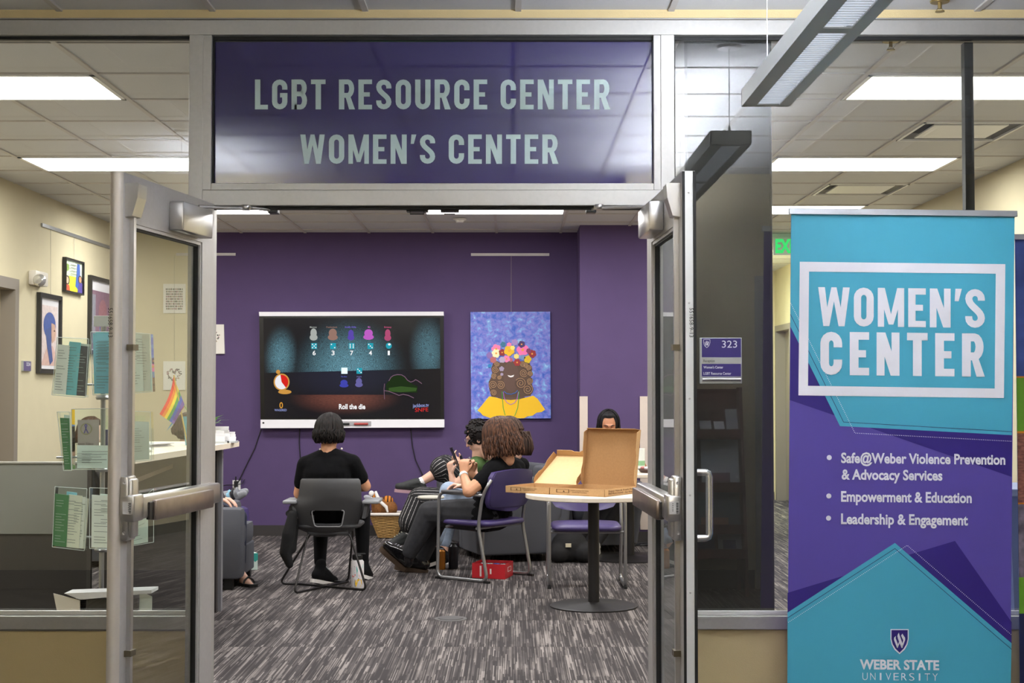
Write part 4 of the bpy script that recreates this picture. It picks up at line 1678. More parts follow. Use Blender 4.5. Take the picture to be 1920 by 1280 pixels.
# cords under the screen
CORD = mat('black_cord', (16, 16, 18), .5)
for pts, lab in (([(490, 803), (478, 840), (462, 872), (446, 905)], 'thin black cord hanging from the left screen corner to the outlet'),
                 ([(562, 803), (561, 830), (563, 858), (565, 920)], 'black cord hanging under the screen behind the seated person'),
                 ([(770, 803), (773, 835), (779, 862), (793, 892)], 'thin black cord hanging under the right part of the screen')):
    P_ = [at(x, y, BW - .012) for x, y in pts]
    solo('power_cord', MB().tube(P_, .0045, 6), CORD, lab, 'cord', group='cords on the purple wall')
ol = thing('wall_outlet', 'white wall outlet with black plugs above the purple ottoman', 'outlet', at(443, 925, BW))
part('cover_plate', hx(MB(), [(436, 900), (451, 900), (451, 926), (436, 926)], BW - .008, BW), WHITE, ol)
m = MB()
m.box(at(438.5, 914, BW - .05), at(447, 901, BW), bev=.004)
m.tube([at(442, 893, BW - .03), at(442, 905, BW - .03)], .006, 6)
part('plug', m, CORD, ol)
solo('power_cord', MB().tube([at(414, 911, BW - .02), at(425, 909, BW - .03), at(440, 909, BW - .03), at(452, 898, BW - .02), at(459, 898, BW - .02), at(455, 906, BW - .02), at(447, 908, BW - .03)], .004, 6), CORD, 'black cord coiled beside the white wall outlet', 'cord', group='cords on the purple wall')

# hanging rails and pictures
RAILM = mat('rail_white', (206, 200, 200), .5)
solo('picture_rail', hx(MB(), [(883, 474.5), (1030, 474.5), (1030, 479.5), (883, 479.5)], BW - .014, BW), RAILM, 'short white picture rail above the blue painting', 'rail', 'picture hanging rails')
solo('picture_rail', hx(MB(), [(330, 474), (441.5, 474), (441.5, 479), (330, 479)], BW - .014, BW), RAILM, 'white picture rail on the purple wall beside the left door', 'rail', 'picture hanging rails')


def lw(px, py, off=0.0):
    """point of the left wall seen at a pixel"""
    X = -3.62 + off
    Y = X * 2718.5 / (px - 960)
    for _ in range(4):
        u = px - 960.0
        v = 640.0 - py
        yd = F * math.cos(TH) - v * math.sin(TH)
        Y = X * yd / u
    return at(px, py, Y)


def lbox(quad, off0, off1):
    """slab on the left wall; quad tl,tr,br,bl in pixels"""
    a = [lw(x, y, off1) for x, y in quad]
    # straighten: keep verticals true
    a[3].x = a[0].x
    b = [p + V(off0 - off1, 0, 0) for p in a]
    return MB().hexa([a[3], a[2], b[2], b[3], a[0], a[1], b[1], b[0]])


solo('picture_rail', lbox([(80, 418), (230, 469), (230, 474.5), (80, 424.5)], 0, .014), mat('rail_steel', (176, 176, 180), .3, .6), 'long metal picture rail on the cream left wall', 'rail', 'picture hanging rails')


def wire(a, b, lab):
    solo('hanging_wire', MB().tube([a, b], .0016, 5), mat('clear_wire', (168, 160, 150), .4), lab, 'wire', group='picture hanging wires')


wire(at(958.5, 480, BW - .012), at(958.5, 586, BW - .012), 'thin wire from rail to the top of the blue painting')

# ------------------------------------------------------------------ painting of the woman with flowers
pt = thing('painting', 'blue canvas painting of a woman in yellow with a crown of flowers', 'painting', at(957, 785, BW - .03))
PYF = BW - .034


def paint_mat():
    m = bpy.data.materials.new('painted_blue')
    m.use_nodes = True
    nt = m.node_tree
    b = nt.nodes['Principled BSDF']
    b.inputs['Roughness'].default_value = .5
    N = nt.nodes.new
    tc = N('ShaderNodeTexCoord')
    n1 = N('ShaderNodeTexNoise')
    n1.inputs['Scale'].default_value = 17
    n1.inputs['Detail'].default_value = 5
    n1.inputs['Distortion'].default_value = .35
    n1.inputs['Roughness'].default_value = .62
    nt.links.new(tc.outputs['Object'], n1.inputs['Vector'])
    cr = N('ShaderNodeValToRGB')
    e = cr.color_ramp.elements
    e[0].position = .33
    e[0].color = lin((52, 92, 196))
    e[1].position = .70
    e[1].color = lin((164, 206, 236))
    for p_, c in ((.45, (96, 116, 206)), (.52, (128, 124, 208)), (.60, (112, 156, 220))):
        x = e.new(p_)
        x.color = lin(c)
    nt.links.new(n1.outputs[0], cr.inputs[0])
    nt.links.new(cr.outputs[0], b.inputs['Base Color'])
    bp = N('ShaderNodeBump')
    bp.inputs['Strength'].default_value = .4
    bp.inputs['Distance'].default_value = .004
    nt.links.new(n1.outputs[0], bp.inputs['Height'])
    nt.links.new(bp.outputs[0], b.inputs['Normal'])
    return m


def pp(zx, zy):
    return (860 + zx / 5.335, 560 + zy / 5.335)


part('canvas', hx(MB(), [pp(117, 132), pp(915, 128), pp(922, 1195), pp(125, 1200)], PYF, BW - .004), paint_mat(), pt)


def pflat(name, polys, c, off, grp=None):
    m = MB()
    for p_ in polys:
        m.prism([at(*pp(*q_), PYF - off) for q_ in p_], V(0, off + .001, 0))
    return part(name, m, mat('paint_' + '_'.join(str(x) for x in c), c, .55), pt)


BR = (100, 74, 64)
pflat('neck', [[(455, 900), (600, 900), (660, 985), (700, 1000), (520, 1040), (380, 1000)]], BR, .001)
pflat('hair_back', [[(345, 640), (700, 620), (735, 700), (720, 800), (745, 900), (720, 970), (600, 985), (330, 985), (305, 900), (300, 830), (340, 760), (325, 700)]], (92, 68, 54), .0014)
pflat('blouse', [[(305, 975), (370, 985), (430, 1003), (520, 1012), (610, 1003), (700, 980), (745, 968), (790, 1000), (865, 1108), (830, 1132), (780, 1138), (740, 1168), (690, 1175), (655, 1194), (320, 1194), (240, 1165), (215, 1135), (188, 1118)]], (248, 196, 24), .0018)
fc = [(525 + 78 * math.cos(a) * (1 if math.sin(a) > 0 else .98), 770 + (160 if math.sin(a) > 0 else 150) * math.sin(a)) for a in [2 * PI * i / 28 for i in range(28)]]
pflat('face', [fc], (98, 72, 62), .0024)
pflat('smile', [[(488, 762), (520, 770), (556, 760), (545, 780), (520, 786), (500, 778)]], (240, 236, 236), .003)
curls = [(365, 705, 38), (355, 770, 30), (345, 860, 46), (350, 940, 34), (420, 865, 46), (405, 785, 24), (380, 650, 28), (650, 740, 44), (705, 690, 28), (715, 750, 28), (620, 845, 60), (690, 905, 58), (710, 820, 34), (640, 650, 30), (675, 665, 26)]
sp = MB()
for k, (cx, cy, r) in enumerate(curls):
    m_ = [(cx + r * math.cos(2 * PI * i / 18), cy + r * math.sin(2 * PI * i / 18)) for i in range(18)]
    sp.prism([at(*pp(*q_), PYF - .0032 - .0002 * (k % 4)) for q_ in m_], V(0, .003, 0))
part('curls', sp, mat('curl_brown', (84, 60, 48), .5), pt)
sp = MB()
for k, (cx, cy, r) in enumerate(curls):
    pts = []
    for i in range(26):
        a = i * .55 + k
        rr = r * (0.94 - i / 30)
        pts.append(pp(cx + rr * math.cos(a), cy + rr * math.sin(a)))
    line(sp, pts, .85, PYF - .0048)
part('curl_highlight', sp, mat('curl_tan', (186, 146, 104), .5), pt)
flowers = [(375, 500, 48, (244, 130, 178)), (375, 545, 46, (244, 240, 190)), (435, 537, 36, (150, 40, 40)), (505, 460, 26, (244, 130, 178)), (505, 520, 54, (240, 190, 30)), (540, 490, 24, (250, 226, 120)), (640, 510, 62, (248, 120, 180)), (735, 550, 42, (150, 34, 44)), (690, 605, 40, (226, 190, 30)), (578, 575, 28, (246, 226, 130)), (480, 600, 36, (246, 130, 176)), (585, 636, 38, (160, 46, 46)), (310, 565, 34, (140, 110, 180)), (345, 610, 34, (186, 104, 108)), (520, 610, 22, (190, 100, 110)), (560, 435, 34, (168, 140, 200)), (630, 455, 36, (70, 44, 100)), (435, 610, 32, (186, 170, 196)), (430, 700, 26, (168, 152, 180)), (432, 755, 16, (168, 152, 180)), (640, 585, 28, (120, 150, 190)), (700, 520, 26, (130, 50, 100)), (445, 455, 28, (60, 120, 150)), (310, 670, 20, (40, 130, 190))]
for k, (cx, cy, r, c) in enumerate(flowers):
    m = MB()
    n = 5 + k % 2
    off = .0046 + .0004 * (k % 6)
    pts = []
    for i in range(n * 8):
        a = 2 * PI * i / (n * 8)
        rr = r * (.80 + .20 * abs(math.sin(a * n / 2 + k)))
        pts.append((cx + rr * math.cos(a), cy + rr * math.sin(a)))
    m.prism([at(*pp(*q_), PYF - off) for q_ in pts], V(0, off - .003, 0))
    f_ = part('flower', m, mat('paint_' + '_'.join(str(x) for x in c), c, .55), pt)
    if r > 35:
        m = MB()
        disc(m, *pp(cx, cy), r * .22 / 5.335, r * .22 / 5.335, PYF - off - .0008, 10)
        part('flower_centre', m, mat('flower_eye', (236, 160, 60), .5), f_)
for (pts, c) in (([(452, 925), (480, 948), (525, 955), (570, 940), (590, 915)], (70, 120, 200)), ([(445, 930), (455, 990), (480, 1035), (520, 1058), (560, 1040), (585, 1000), (598, 930)], (180, 120, 200)), ([(434, 925), (438, 1000), (445, 1090), (465, 1165)], (60, 170, 70)), ([(602, 925), (600, 1000), (590, 1090), (560, 1170)], (60, 170, 70))):
    part('bead_necklace', MB().tube([at(*pp(*q_), PYF - .004) for q_ in pts], .0035, 5), mat('bead_%d' % c[0], c, .4), pt)

# two small prints behind the left door glass and the heart print beside it
def print_sheet(quad, lab, Yp, kind, grp='small white prints'):
    t = thing('art_print', lab, 'picture', at(quad[3][0], quad[3][1], Yp), 0, grp)
    part('board', hx(MB(), quad, Yp, BW), mat('print_white', (226, 222, 214), .6), t)
    m = MB()
    x0, x1 = quad[0][0], quad[1][0]
    y0, y1 = quad[0][1], quad[3][1]
    rnd = random.Random(kind)
    cols = [MB() for _ in range(4)]
    if kind == 1:
        for r in range(9):
            for c in range(13):
                cx = x0 + 6 + c * (x1 - x0 - 12) / 12 + rnd.uniform(-.4, .4)
                cy = y0 + 10 + r * (y1 - y0 - 16) / 8.5
                disc(cols[rnd.randrange(4)], cx, cy, 1.1, 1.9, Yp - .001, 7)
    else:
        for i in range(40):
            a = 2 * PI * i / 40
            cx = (x0 + x1) / 2 + (x1 - x0) * .28 * math.sin(a) ** 3
            cy = (y0 + y1) / 2 - (y1 - y0) * .02 - (y1 - y0) * .24 * (13 * math.cos(a) - 5 * math.cos(2 * a) - 2 * math.cos(3 * a) - math.cos(4 * a)) / 16
            for _ in range(2):
                disc(cols[rnd.randrange(4)], cx + rnd.uniform(-2, 2), cy + rnd.uniform(-2, 2), rnd.uniform(.8, 1.8), rnd.uniform(.8, 1.8), Yp - .001 - rnd.uniform(0, .0005), 7)
    for mm, c in zip(cols, ((70, 66, 70), (170, 150, 130), (150, 110, 120), (100, 110, 100))):
        if mm.v:
            part('printed_motif', mm, mat('motif_%d' % c[0], c, .6), t)


print_sheet([(306, 532), (347.5, 532), (347.5, 587), (306, 587)], 'white print with rows of tiny figures seen through the left door glass', BW - .012, 1)
print_sheet([(306, 677), (347, 677), (347, 731), (306, 731)], 'white print with a floral wreath behind the rainbow flag', BW - .012, 2)
print_sheet([(376, 608), (419.5, 608), (421, 663), (376, 663)], 'white print with a heart of flowers on the purple wall by the door edge', BW - .025, 3)
wire(at(327, 478, BW - .012), at(327, 677, BW - .012), 'thin wire behind the two prints left of the door')

# ------------------------------------------------------------------ frames on the left wall
FRM = mat('black_frame', (34, 34, 36), .4)


def wall_frame(name, quad, lab, inner, cols):
    """quad tl tr br bl px of the outer frame; inner = border px"""
    a = [lw(x, y, .03) for x, y in quad]
    Y0, Y1 = a[0].y, a[1].y
    Z1, Z0 = (a[0].z + a[1].z) / 2, (a[2].z + a[3].z) / 2
    t = thing(name, lab, 'picture', (-3.61, (Y0 + Y1) / 2, Z0), 0, 'framed pictures on the left wall')
    bw = inner
    X0, X1 = -3.62, -3.588
    for (p, q_) in (((Y0, Z0), (Y1, Z0 + bw)), ((Y0, Z1 - bw), (Y1, Z1)), ((Y0, Z0 + bw), (Y0 + bw, Z1 - bw)), ((Y1 - bw, Z0 + bw), (Y1, Z1 - bw))):
        part('frame_bar', MB().box((X0, p[0], p[1]), (X1, q_[0], q_[1])), FRM, t)
    part('mat_board', MB().box((X0, Y0 + bw, Z0 + bw), (X0 + .012, Y1 - bw, Z1 - bw)), mat('mat_white', (222, 218, 222), .6), t)
    iy0, iy1, iz0, iz1 = Y0 + bw, Y1 - bw, Z0 + bw, Z1 - bw
    for k, (poly, c) in enumerate(cols):
        m = MB()
        m.add([V(X0 + .0125 + .0008 * k, iy0 + u * (iy1 - iy0), iz0 + v * (iz1 - iz0)) for u, v in poly], [tuple(range(len(poly)))])
        part('painted_shape', m, mat('art_%d_%d_%d' % c, c, .6, noise=.12, scale=30), t)
    return t


def ellp(cx, cy, rx, ry, n=18):
    return [(cx + rx * math.cos(2 * PI * i / n), cy + ry * math.sin(2 * PI * i / n)) for i in range(n)]


wall_frame('framed_portrait', [(76, 545), (117, 558), (114, 703), (72, 697)], 'tall black framed portrait of a figure in a blue head covering', .035,
           [([(.06, .05), (.94, .05), (.94, .90), (.06, .90)], (214, 196, 194)),
            ([(.10, .05), (.92, .05), (.86, .22), (.70, .33), (.42, .33), (.25, .20)], (206, 170, 160)),
            (ellp(.52, .62, .32, .19), (70, 90, 156)),
            ([(.30, .55), (.62, .62), (.60, .36), (.70, .12), (.55, .06), (.40, .30)], (66, 84, 140)),
            ([(.60, .66), (.78, .64), (.84, .52), (.80, .42), (.66, .37), (.60, .46)], (196, 158, 140)),
            ([(.72, .56), (.79, .56), (.79, .54), (.72, .54)], (70, 50, 50))])
wall_frame('framed_poster', [(124, 482), (158.5, 491), (157, 553), (122, 547)], 'small framed poster with a yellow centre and painted figures', .014,
           [([(0, 0), (1, 0), (1, 1), (0, 1)], (210, 220, 200)), ([(.25, .02), (.75, .02), (.70, .5), (.25, .5)], (200, 214, 60)), ([(.25, .0), (.95, .0), (.6, .16), (.28, .16)], (238, 220, 50)),
            ([(.62, .2), (.72, .95), (.86, .95), (.90, .4), (.8, .1)], (70, 100, 180)), (ellp(.88, .45, .11, .14), (60, 44, 60)), (ellp(.88, .45, .07, .10), (206, 150, 110)), ([(.72, 0), (1, 0), (1, .34), (.82, .34)], (84, 70, 150)),
            (ellp(.13, .34, .13, .15), (60, 40, 44)), (ellp(.13, .34, .08, .11), (216, 180, 150)), (ellp(.12, .75, .10, .12), (130, 160, 70)), ([(0, 0), (.28, 0), (.24, .18), (0, .22)], (206, 90, 60)),
            ([(.30, .88), (.62, .88), (.62, .86), (.30, .86)], (120, 120, 110)), ([(.30, .78), (.62, .78), (.62, .76), (.30, .76)], (120, 120, 110)), ([(.30, .68), (.62, .68), (.62, .66), (.30, .66)], (120, 120, 90)), ([(.30, .58), (.62, .58), (.62, .56), (.30, .56)], (120, 120, 60))])
wall_frame('framed_portrait', [(171, 514), (214, 528), (214, 668), (168, 662)], 'dark framed picture in plum tones partly behind the left door edge', .035,
           [([(.0, .02), (1, .02), (1, .86), (.0, .86)], (128, 96, 116)), (ellp(.6, .55, .2, .2), (150, 100, 110)), ([(.06, .1), (.25, .1), (.25, .8), (.06, .8)], (140, 138, 150))])
wire(lw(95, 424, .01), lw(95, 552, .01), 'thin wire above the framed portrait with blue head covering')
wire(lw(139, 440, .01), lw(139, 486, .01), 'thin wire above the small yellow framed poster')

# emergency light
el = thing('emergency_light', 'white emergency light with a round clear lamp on the cream left wall', 'light', lw(64, 540))
a = lw(53, 506, .0)
b = lw(76, 538, .0)
part('housing', MB().box((-3.62, a.y, b.z), (-3.56, b.y, a.z), bev=.01), mat('warm_white', (224, 216, 206), .4), el, smooth=True)
c_ = lw(73, 525, .10)
m = MB()
m.lathe([(0.0, -.035), (.03, -.03), (.045, 0), (.047, .02), (0, .03)], c_, 16, 'Y')
part('lamp_head', m, mat('lamp_chrome', (210, 208, 206), .15, .6), el, smooth=True)
part('bracket', MB().box(c_ + V(-.05, -.01, -.03), c_ + V(0, .01, .0)), mat('warm_white', (224, 216, 206), .4), el)
# small door number sign on the left wall
rs = thing('room_sign', 'small purple room sign reading 323A on the cream wall beside the grey door frame', 'sign', lw(47, 697))
a, b = lw(40, 676, .0), lw(54, 696, .0)
part('plate', MB().box((-3.62, a.y, b.z), (-3.605, b.y, a.z)), mat('sign_silver', (190, 194, 192), .35, .6), rs)
part('panel', MB().box((-3.606, a.y + .01, b.z + .004), (-3.603, b.y, a.z - .004)), mat('sign_purple_l', (98, 86, 130), .45), rs)
vs, fs = font_mesh('323A', .01)
xa, xb = min(v[0] for v in vs), max(v[0] for v in vs)
part('lettering', MB().add([V(-3.6015, a.y + (.34 + .56 * (v[0] - xa) / (xb - xa)) * (b.y - a.y), b.z + (a.z - b.z) * (.52 + .33 * v[1] / .7)) for v in vs], fs), BWHT, rs)

# ================================================================== furniture
TUBE = mat('silver_tube', (160, 160, 162), .3, .8)
VNL = mat('purple_upholstery', (66, 54, 104), .42, noise=.04, scale=80, bump=.1, bscale=500)
GREY = mat('grey_upholstery', (78, 79, 86), .85, noise=.08, scale=300, bump=.3, bscale=700)
CHAR = mat('charcoal_shell', (62, 62, 64), .6, noise=.06, scale=300)
BLKM = mat('black_metal', (44, 42, 42), .45, .5)
WOOD = mat('pale_laminate', (226, 214, 196), .5, noise=.03, scale=6, stretch=(8, 1, 1))


def rounded(w, d, r, n=5):
    pts = []
    for (cx, cy, a0) in ((w / 2 - r, d / 2 - r, 0), (-w / 2 + r, d / 2 - r, 90), (-w / 2 + r, -d / 2 + r, 180), (w / 2 - r, -d / 2 + r, 270)):
        for i in range(n + 1):
            a = math.radians(a0 + 90 * i / n)
            pts.append((cx + r * math.cos(a), cy + r * math.sin(a)))
    return pts


def cushion(w, d, z0, z1, r, dome=.012, M=None):
    """padded slab with rounded corners and edges"""
    m = MB()
    rings = []
    prof = [(0.0, .72), (.25, .97), (.5, 1.0), (.8, .97), (1.0, .86)]
    for (t, s) in prof:
        rings.append([(x * s if False else x - (1 - s) * r * (1 if x > 0 else -1), y - (1 - s) * r * (1 if y > 0 else -1), z0 + (z1 - z0) * t) for x, y in rounded(w, d, r)])
    n = len(rings[0])
    vs = [V(*p) for rg in rings for p in rg]
    top = [V(x * .6, y * .6, z1 + dome) for x, y in rounded(w, d, r)]
    vs += top
    k = len(rings)
    fs = [tuple(range(n))[::-1]]
    for i in range(k):
        for j in range(n):
            fs.append((i * n + j, i * n + (j + 1) % n, (i + 1) * n + (j + 1) % n, (i + 1) * n + j))
    fs.append(tuple(k * n + j for j in range(n)))
    if M is not None:
        vs = [M @ p for p in vs]
    return m.add(vs, fs)


def bend(pts, r=.05, n=5):
    """round the corners of a polyline"""
    P = [Vector(p) for p in pts]
    out = [P[0]]
    for i in range(1, len(P) - 1):
        a = (P[i - 1] - P[i])
        b = (P[i + 1] - P[i])
        rr = min(r, a.length * .45, b.length * .45)
        a = P[i] + a.normalized() * rr
        b = P[i] + b.normalized() * rr
        for k in range(n + 1):
            t = k / n
            out.append(a * (1 - t) ** 2 + P[i] * 2 * t * (1 - t) + b * t * t)
    out.append(P[-1])
    return out


# guest chair prototype, facing -Y, origin at floor centre
def guest_chair(loc, rz, label):
    t = thing('guest_chair', label, 'chair', loc, rz, 'purple guest chairs with tube frames')
    W = .265
    for s in (-1, 1):
        x = s * W
        pts = bend([(x, .24, .60), (x, -.14, .625), (x, -.225, .60), (x, -.235, .02), (x, .20, .02), (x, .15, .40), (x, .155, .60)], .055)
        pts = bend([(x, .185, .625), (x, -.22, .635), (x, -.235, .014), (x, .23, .014), (x, .145, .40), (x, .185, .625), (x * .93, .25, .74)], .06)
        part('side_frame', MB().tube(pts, .0125, 10), TUBE, t, smooth=True, world=False, ang=180)
        part('arm_pad', MB().box((x - .022, -.19, .632), (x + .022, .16, .652), bev=.008), mat('grey_pad', (88, 88, 92), .5), t, world=False)
        part('foot_glide', MB().box((x - .012, .20, 0), (x + .012, .25, .016)), BLACK, t, world=False)
        part('foot_glide', MB().box((x - .012, -.25, 0), (x + .012, -.21, .016)), BLACK, t, world=False)
    part('cross_bar', MB().tube([(-W, -.15, .385), (W, -.15, .385)], .010, 8), TUBE, t, smooth=True, world=False)
    part('cross_bar', MB().tube([(-W, .13, .385), (W, .13, .385)], .010, 8), TUBE, t, smooth=True, world=False)
    part('seat', cushion(.49, .48, .395, .435, .09, .010, Matrix.Translation((0, -.015, 0))), VNL, t, smooth=True, world=False, ang=80)
    # back: curved pad
    g = []
    for i in range(9):
        z = .50 + .29 * i / 8
        row = []
        e = 1 - .35 * (1 - min(1, (i / 8) / .35)) ** 2 - .10 * max(0, (i / 8 - .85) / .15) ** 2
        for j in range(11):
            u = -1 + 2 * j / 10
            x = u * .245 * e
            row.append((x, .215 + .06 * (i / 8) - .045 * u * u * 1.0, z + .018 * (1 - u * u) * (1 if i == 8 else 0) - (.02 * u * u if i == 0 else 0) * -1))
        g.append(row)
    part('backrest', MB().sheet(g, .035, None, (0, 1, .0)), VNL, t, smooth=True, world=False, ang=60)
    part('back_shell', MB().sheet([[(p[0] * .97, p[1] + .036, p[2]) for p in r] for r in g[1:]], .008, None, (0, 1, 0)), mat('purple_shell', (56, 48, 86), .4), t, smooth=True, world=False, ang=60)
    return t


# ground points of the near side frame: (828,1083) .. (905,1091)
gc1 = guest_chair((-0.20, 10.77, 0), math.radians(-127), 'purple guest chair holding the person in the black tee')
gc2 = guest_chair((0.525, 10.38, 0), math.radians(180), 'empty purple guest chair behind the round pizza table')
gc2.rotation_euler = (0, 0, 0)


# round tables
def round_table(c, R, zt, rb, pole, label, grp='round tables on black pedestals'):
    t = thing('round_table', label, 'table', (c[0], c[1], 0), 0, grp)
    x, y = c
    part('tabletop', MB().lathe([(R - .006, zt - .03), (R, zt - .026), (R, zt - .004), (R - .004, zt)], (x, y, 0), 56), WOOD, t, smooth=True, ang=30)
    part('column', MB().lathe([(pole, .02), (pole, zt - .03)], (x, y, 0), 24), BLKM, t, smooth=True, ang=30)
    part('base', MB().lathe([(rb, 0), (rb, .008), (rb - .02, .014), (pole + .02, .024), (pole + .004, .03)], (x, y, 0), 48), BLKM, t, smooth=True, ang=30)
    part('top_plate', MB().box((x - .12, y - .12, zt - .036), (x + .12, y + .12, zt - .03)), BLKM, t)
    return t


T1 = (0.523, 9.33)
TZ = 0.722
round_table(T1, .437, TZ, .281, .036, 'round pale-topped table with the open pizza boxes on it')
T2 = (0.965, 11.98)
round_table(T2, .42, .71, .36, .042, 'round pale table behind the pizza box where a woman sits')

# ------------------------------------------------------------------ pizza boxes
CARD = mat('corrugated_card', (188, 150, 104), .8, noise=.05, scale=120)
CARDI = mat('card_inside', (160, 120, 76), .85, noise=.06, scale=90)
CARDL = mat('card_lit_inside', (212, 178, 130), .8, noise=.05, scale=60)  # paler copy of the card inside, light on the leaning lid put into colour
PRINT = mat('card_print', (96, 66, 40), .8)
ang = math.radians(34)


def pizza_box(corner, ang, S, label, hinge, th, lid_mat, H=.045, LD=None):
    """corner: near corner (x,y,z) ; first axis goes left-back, second right-back"""
    u = V(-math.cos(ang), math.sin(ang), 0)
    v = V(math.sin(ang), math.cos(ang), 0)
    t = thing('pizza_box', label, 'box', corner, 0, 'open cardboard pizza boxes')
    c = Vector(corner)
    w = .003
    z = V(0, 0, 1)

    def slab(name, o, a, b, n, m, parent=t):
        """o + a,b edges, thickness n"""
        return part(name, MB().hexa([o, o + a, o + a + b, o + b, o + n, o + a + n, o + a + b + n, o + b + n]), m, parent)
    slab('box_floor', c, u * S, v * S, z * w, CARDI)
    fr = slab('box_wall', c, u * S, z * H, v * w, CARD)
    sd = slab('box_wall', c, v * S, z * H, u * w, CARD)
    slab('box_wall', c + v * (S - w), u * S, z * H, v * w, CARD)
    slab('box_wall', c + u * (S - w), v * S, z * H, u * w, CARD)
    # locking tabs under the front wall
    for f in (.12, .68):
        part('tab', MB().hexa([c + u * S * f - v * .002 + z * -.0, c + u * S * (f + .14) - v * .002, c + u * S * (f + .14) - v * .0002, c + u * S * f - v * .0002, c + u * S * f - v * .002 + z * .012, c + u * S * (f + .14) - v * .002 + z * .012, c + u * S * (f + .14) - v * .0002 + z * .012, c + u * S * f - v * .0002 + z * .012]), CARD, t)
    # print on the front wall
    m = MB()

    def fp(a, h, off=.0012):
        return c + u * a + z * h - v * off
    # panel icon near the left end
    for (a0, a1, h0, h1) in ((.56, .80, .34, .38), (.56, .80, .78, .82), (.56, .575, .34, .82), (.785, .80, .34, .82)):
        m.add([fp(S * (a0 + .08), H * h0), fp(S * (a1 + .08), H * h0), fp(S * (a1 + .08), H * h1), fp(S * (a0 + .08), H * h1)], [(0, 1, 2, 3)])
    m.add([fp(S * .72, H * .45), fp(S * .74, H * .7), fp(S * .76, H * .45)], [(0, 1, 2)])
    for (s, a0, a1, h) in (('CAREFUL HANDLE HOT PIZZA', .28, .62, .62), ('PLEASE RECYCLE BOX', .32, .58, .38)):
        vs, fs = font_mesh(s, .01)
        xa, xb = min(q[0] for q in vs), max(q[0] for q in vs)
        m.add([fp(S * (a1 - (q[0] - xa) / (xb - xa) * (a1 - a0)), H * (h + .14 * q[1] / .7), .0014) for q in vs], fs)
    part('printed_mark', m, PRINT, t)
    m = MB()
    for (s, a0, a1, h) in (('Enjoy Hot & Fresh Pizza', .12, .95, .60), ('INSTRUCTIONS - See Bottom', .12, .95, .25)):
        vs, fs = font_mesh(s, .01)
        xa, xb = min(q[0] for q in vs), max(q[0] for q in vs)
        m.add([c + v * S * (a0 + (q[0] - xa) / (xb - xa) * (a1 - a0)) + z * H * (h + .24 * q[1] / .7) - u * .0014 for q in vs], fs)
    part('printed_mark', m, PRINT, t)
    # lid
    if hinge == 'back':
        o = c + v * S + z * H
        ax = u
        d = (v * math.cos(th) + z * math.sin(th))       # away from box, rising
        inn = (-v * math.sin(th) + z * math.cos(th)) * 1.0
        inn = -inn if inn.dot(-v) < 0 else inn
    else:
        o = c + z * H - u * 0.0
        ax = v
        d = (-u * math.cos(th) + z * math.sin(th))
        inn = (u * math.sin(th) + z * math.cos(th))
    LD = LD or S
    lid = slab('lid', o, ax * S, d * LD, -inn * w, lid_mat)
    d = d * (LD / S)
    # side flaps of the lid with a scalloped edge
    for (side, base) in ((0, o), (1, o + ax * S)):
        pts = [base, base + d * S * .02 + inn * .02, base + d * S * .10 + inn * .034, base + d * S * .26 + inn * .036, base + d * S * .38 + inn * .024, base + d * S * .52 + inn * .026, base + d * S * .62 + inn * .04, base + d * S * .93 + inn * .044, base + d * S]
        off = ax * (w if side == 0 else -w)
        part('lid_flap', MB().prism(pts, off), CARD if lid_mat is CARDI else CARDI, lid)
    e = o + d * S
    pts = [e, e + ax * S * .05 + inn * .045, e + ax * S * .35 + inn * .045, e + ax * S * .42 + inn * .034, e + ax * S * .55 + inn * .036, e + ax * S * .60 + inn * .045, e + ax * S * .95 + inn * .045, e + ax * S]
    part('front_flap', MB().prism(pts, -d * w), CARD, lid)
    return t


b1c = at(1133.5, 930, 8.985)
b1c.z = TZ
pizza_box(b1c, ang, .40, 'open pizza box with its brown lid standing upright', 'back', math.radians(80), CARDI, .045, .365)
b2c = at(1042, 930, 9.28)
b2c = V(b1c.x - .829 * .405, b1c.y + .559 * .405, TZ)
pizza_box(b2c, ang, .335, 'open pizza box with its lid, coloured pale as lit, leaning behind the upright lid', 'back', math.radians(31), CARDL, .043)

# ------------------------------------------------------------------ shell chair of the person seen from behind
sc = thing('shell_chair', 'charcoal plastic shell chair with wire base, seen from behind', 'chair', (-1.27, 10.1, 0))
rows = [(897, 566, 672, 9.93), (900, 563.5, 675, 9.925), (908, 562.5, 676.5, 9.92), (918, 561, 677, 9.92), (928, 560, 677.5, 9.925), (936, 557, 678, 9.93), (943, 546, 679, 9.94), (950, 542, 679, 9.95), (957, 541, 678, 9.96), (966, 541.5, 676, 9.975), (975, 543, 673.5, 9.99), (984, 546, 670, 10.01), (990, 556, 661, 10.03), (996, 570, 648, 10.05), (1001, 584, 636, 10.08), (1006, 594, 626, 10.13)]
g = []
for (y, xl, xr, Y) in rows:
    row = []
    for j in range(21):
        u = j / 20
        px = xl + (xr - xl) * u
        k = (u - .5) * 2
        row.append(at(px, y, Y + .085 * k * k * (1 if y < 985 else .4)))
    g.append(row)


def hole(i, j):
    y = rows[i][0]
    if not (957 <= y < 984):
        return False
    xl, xr = rows[i][1], rows[i][2]
    px = xl + (xr - xl) * (j + .5) / 20
    sh = (y - 957) / 27 * 5
    return 585 + sh < px < 646 - sh


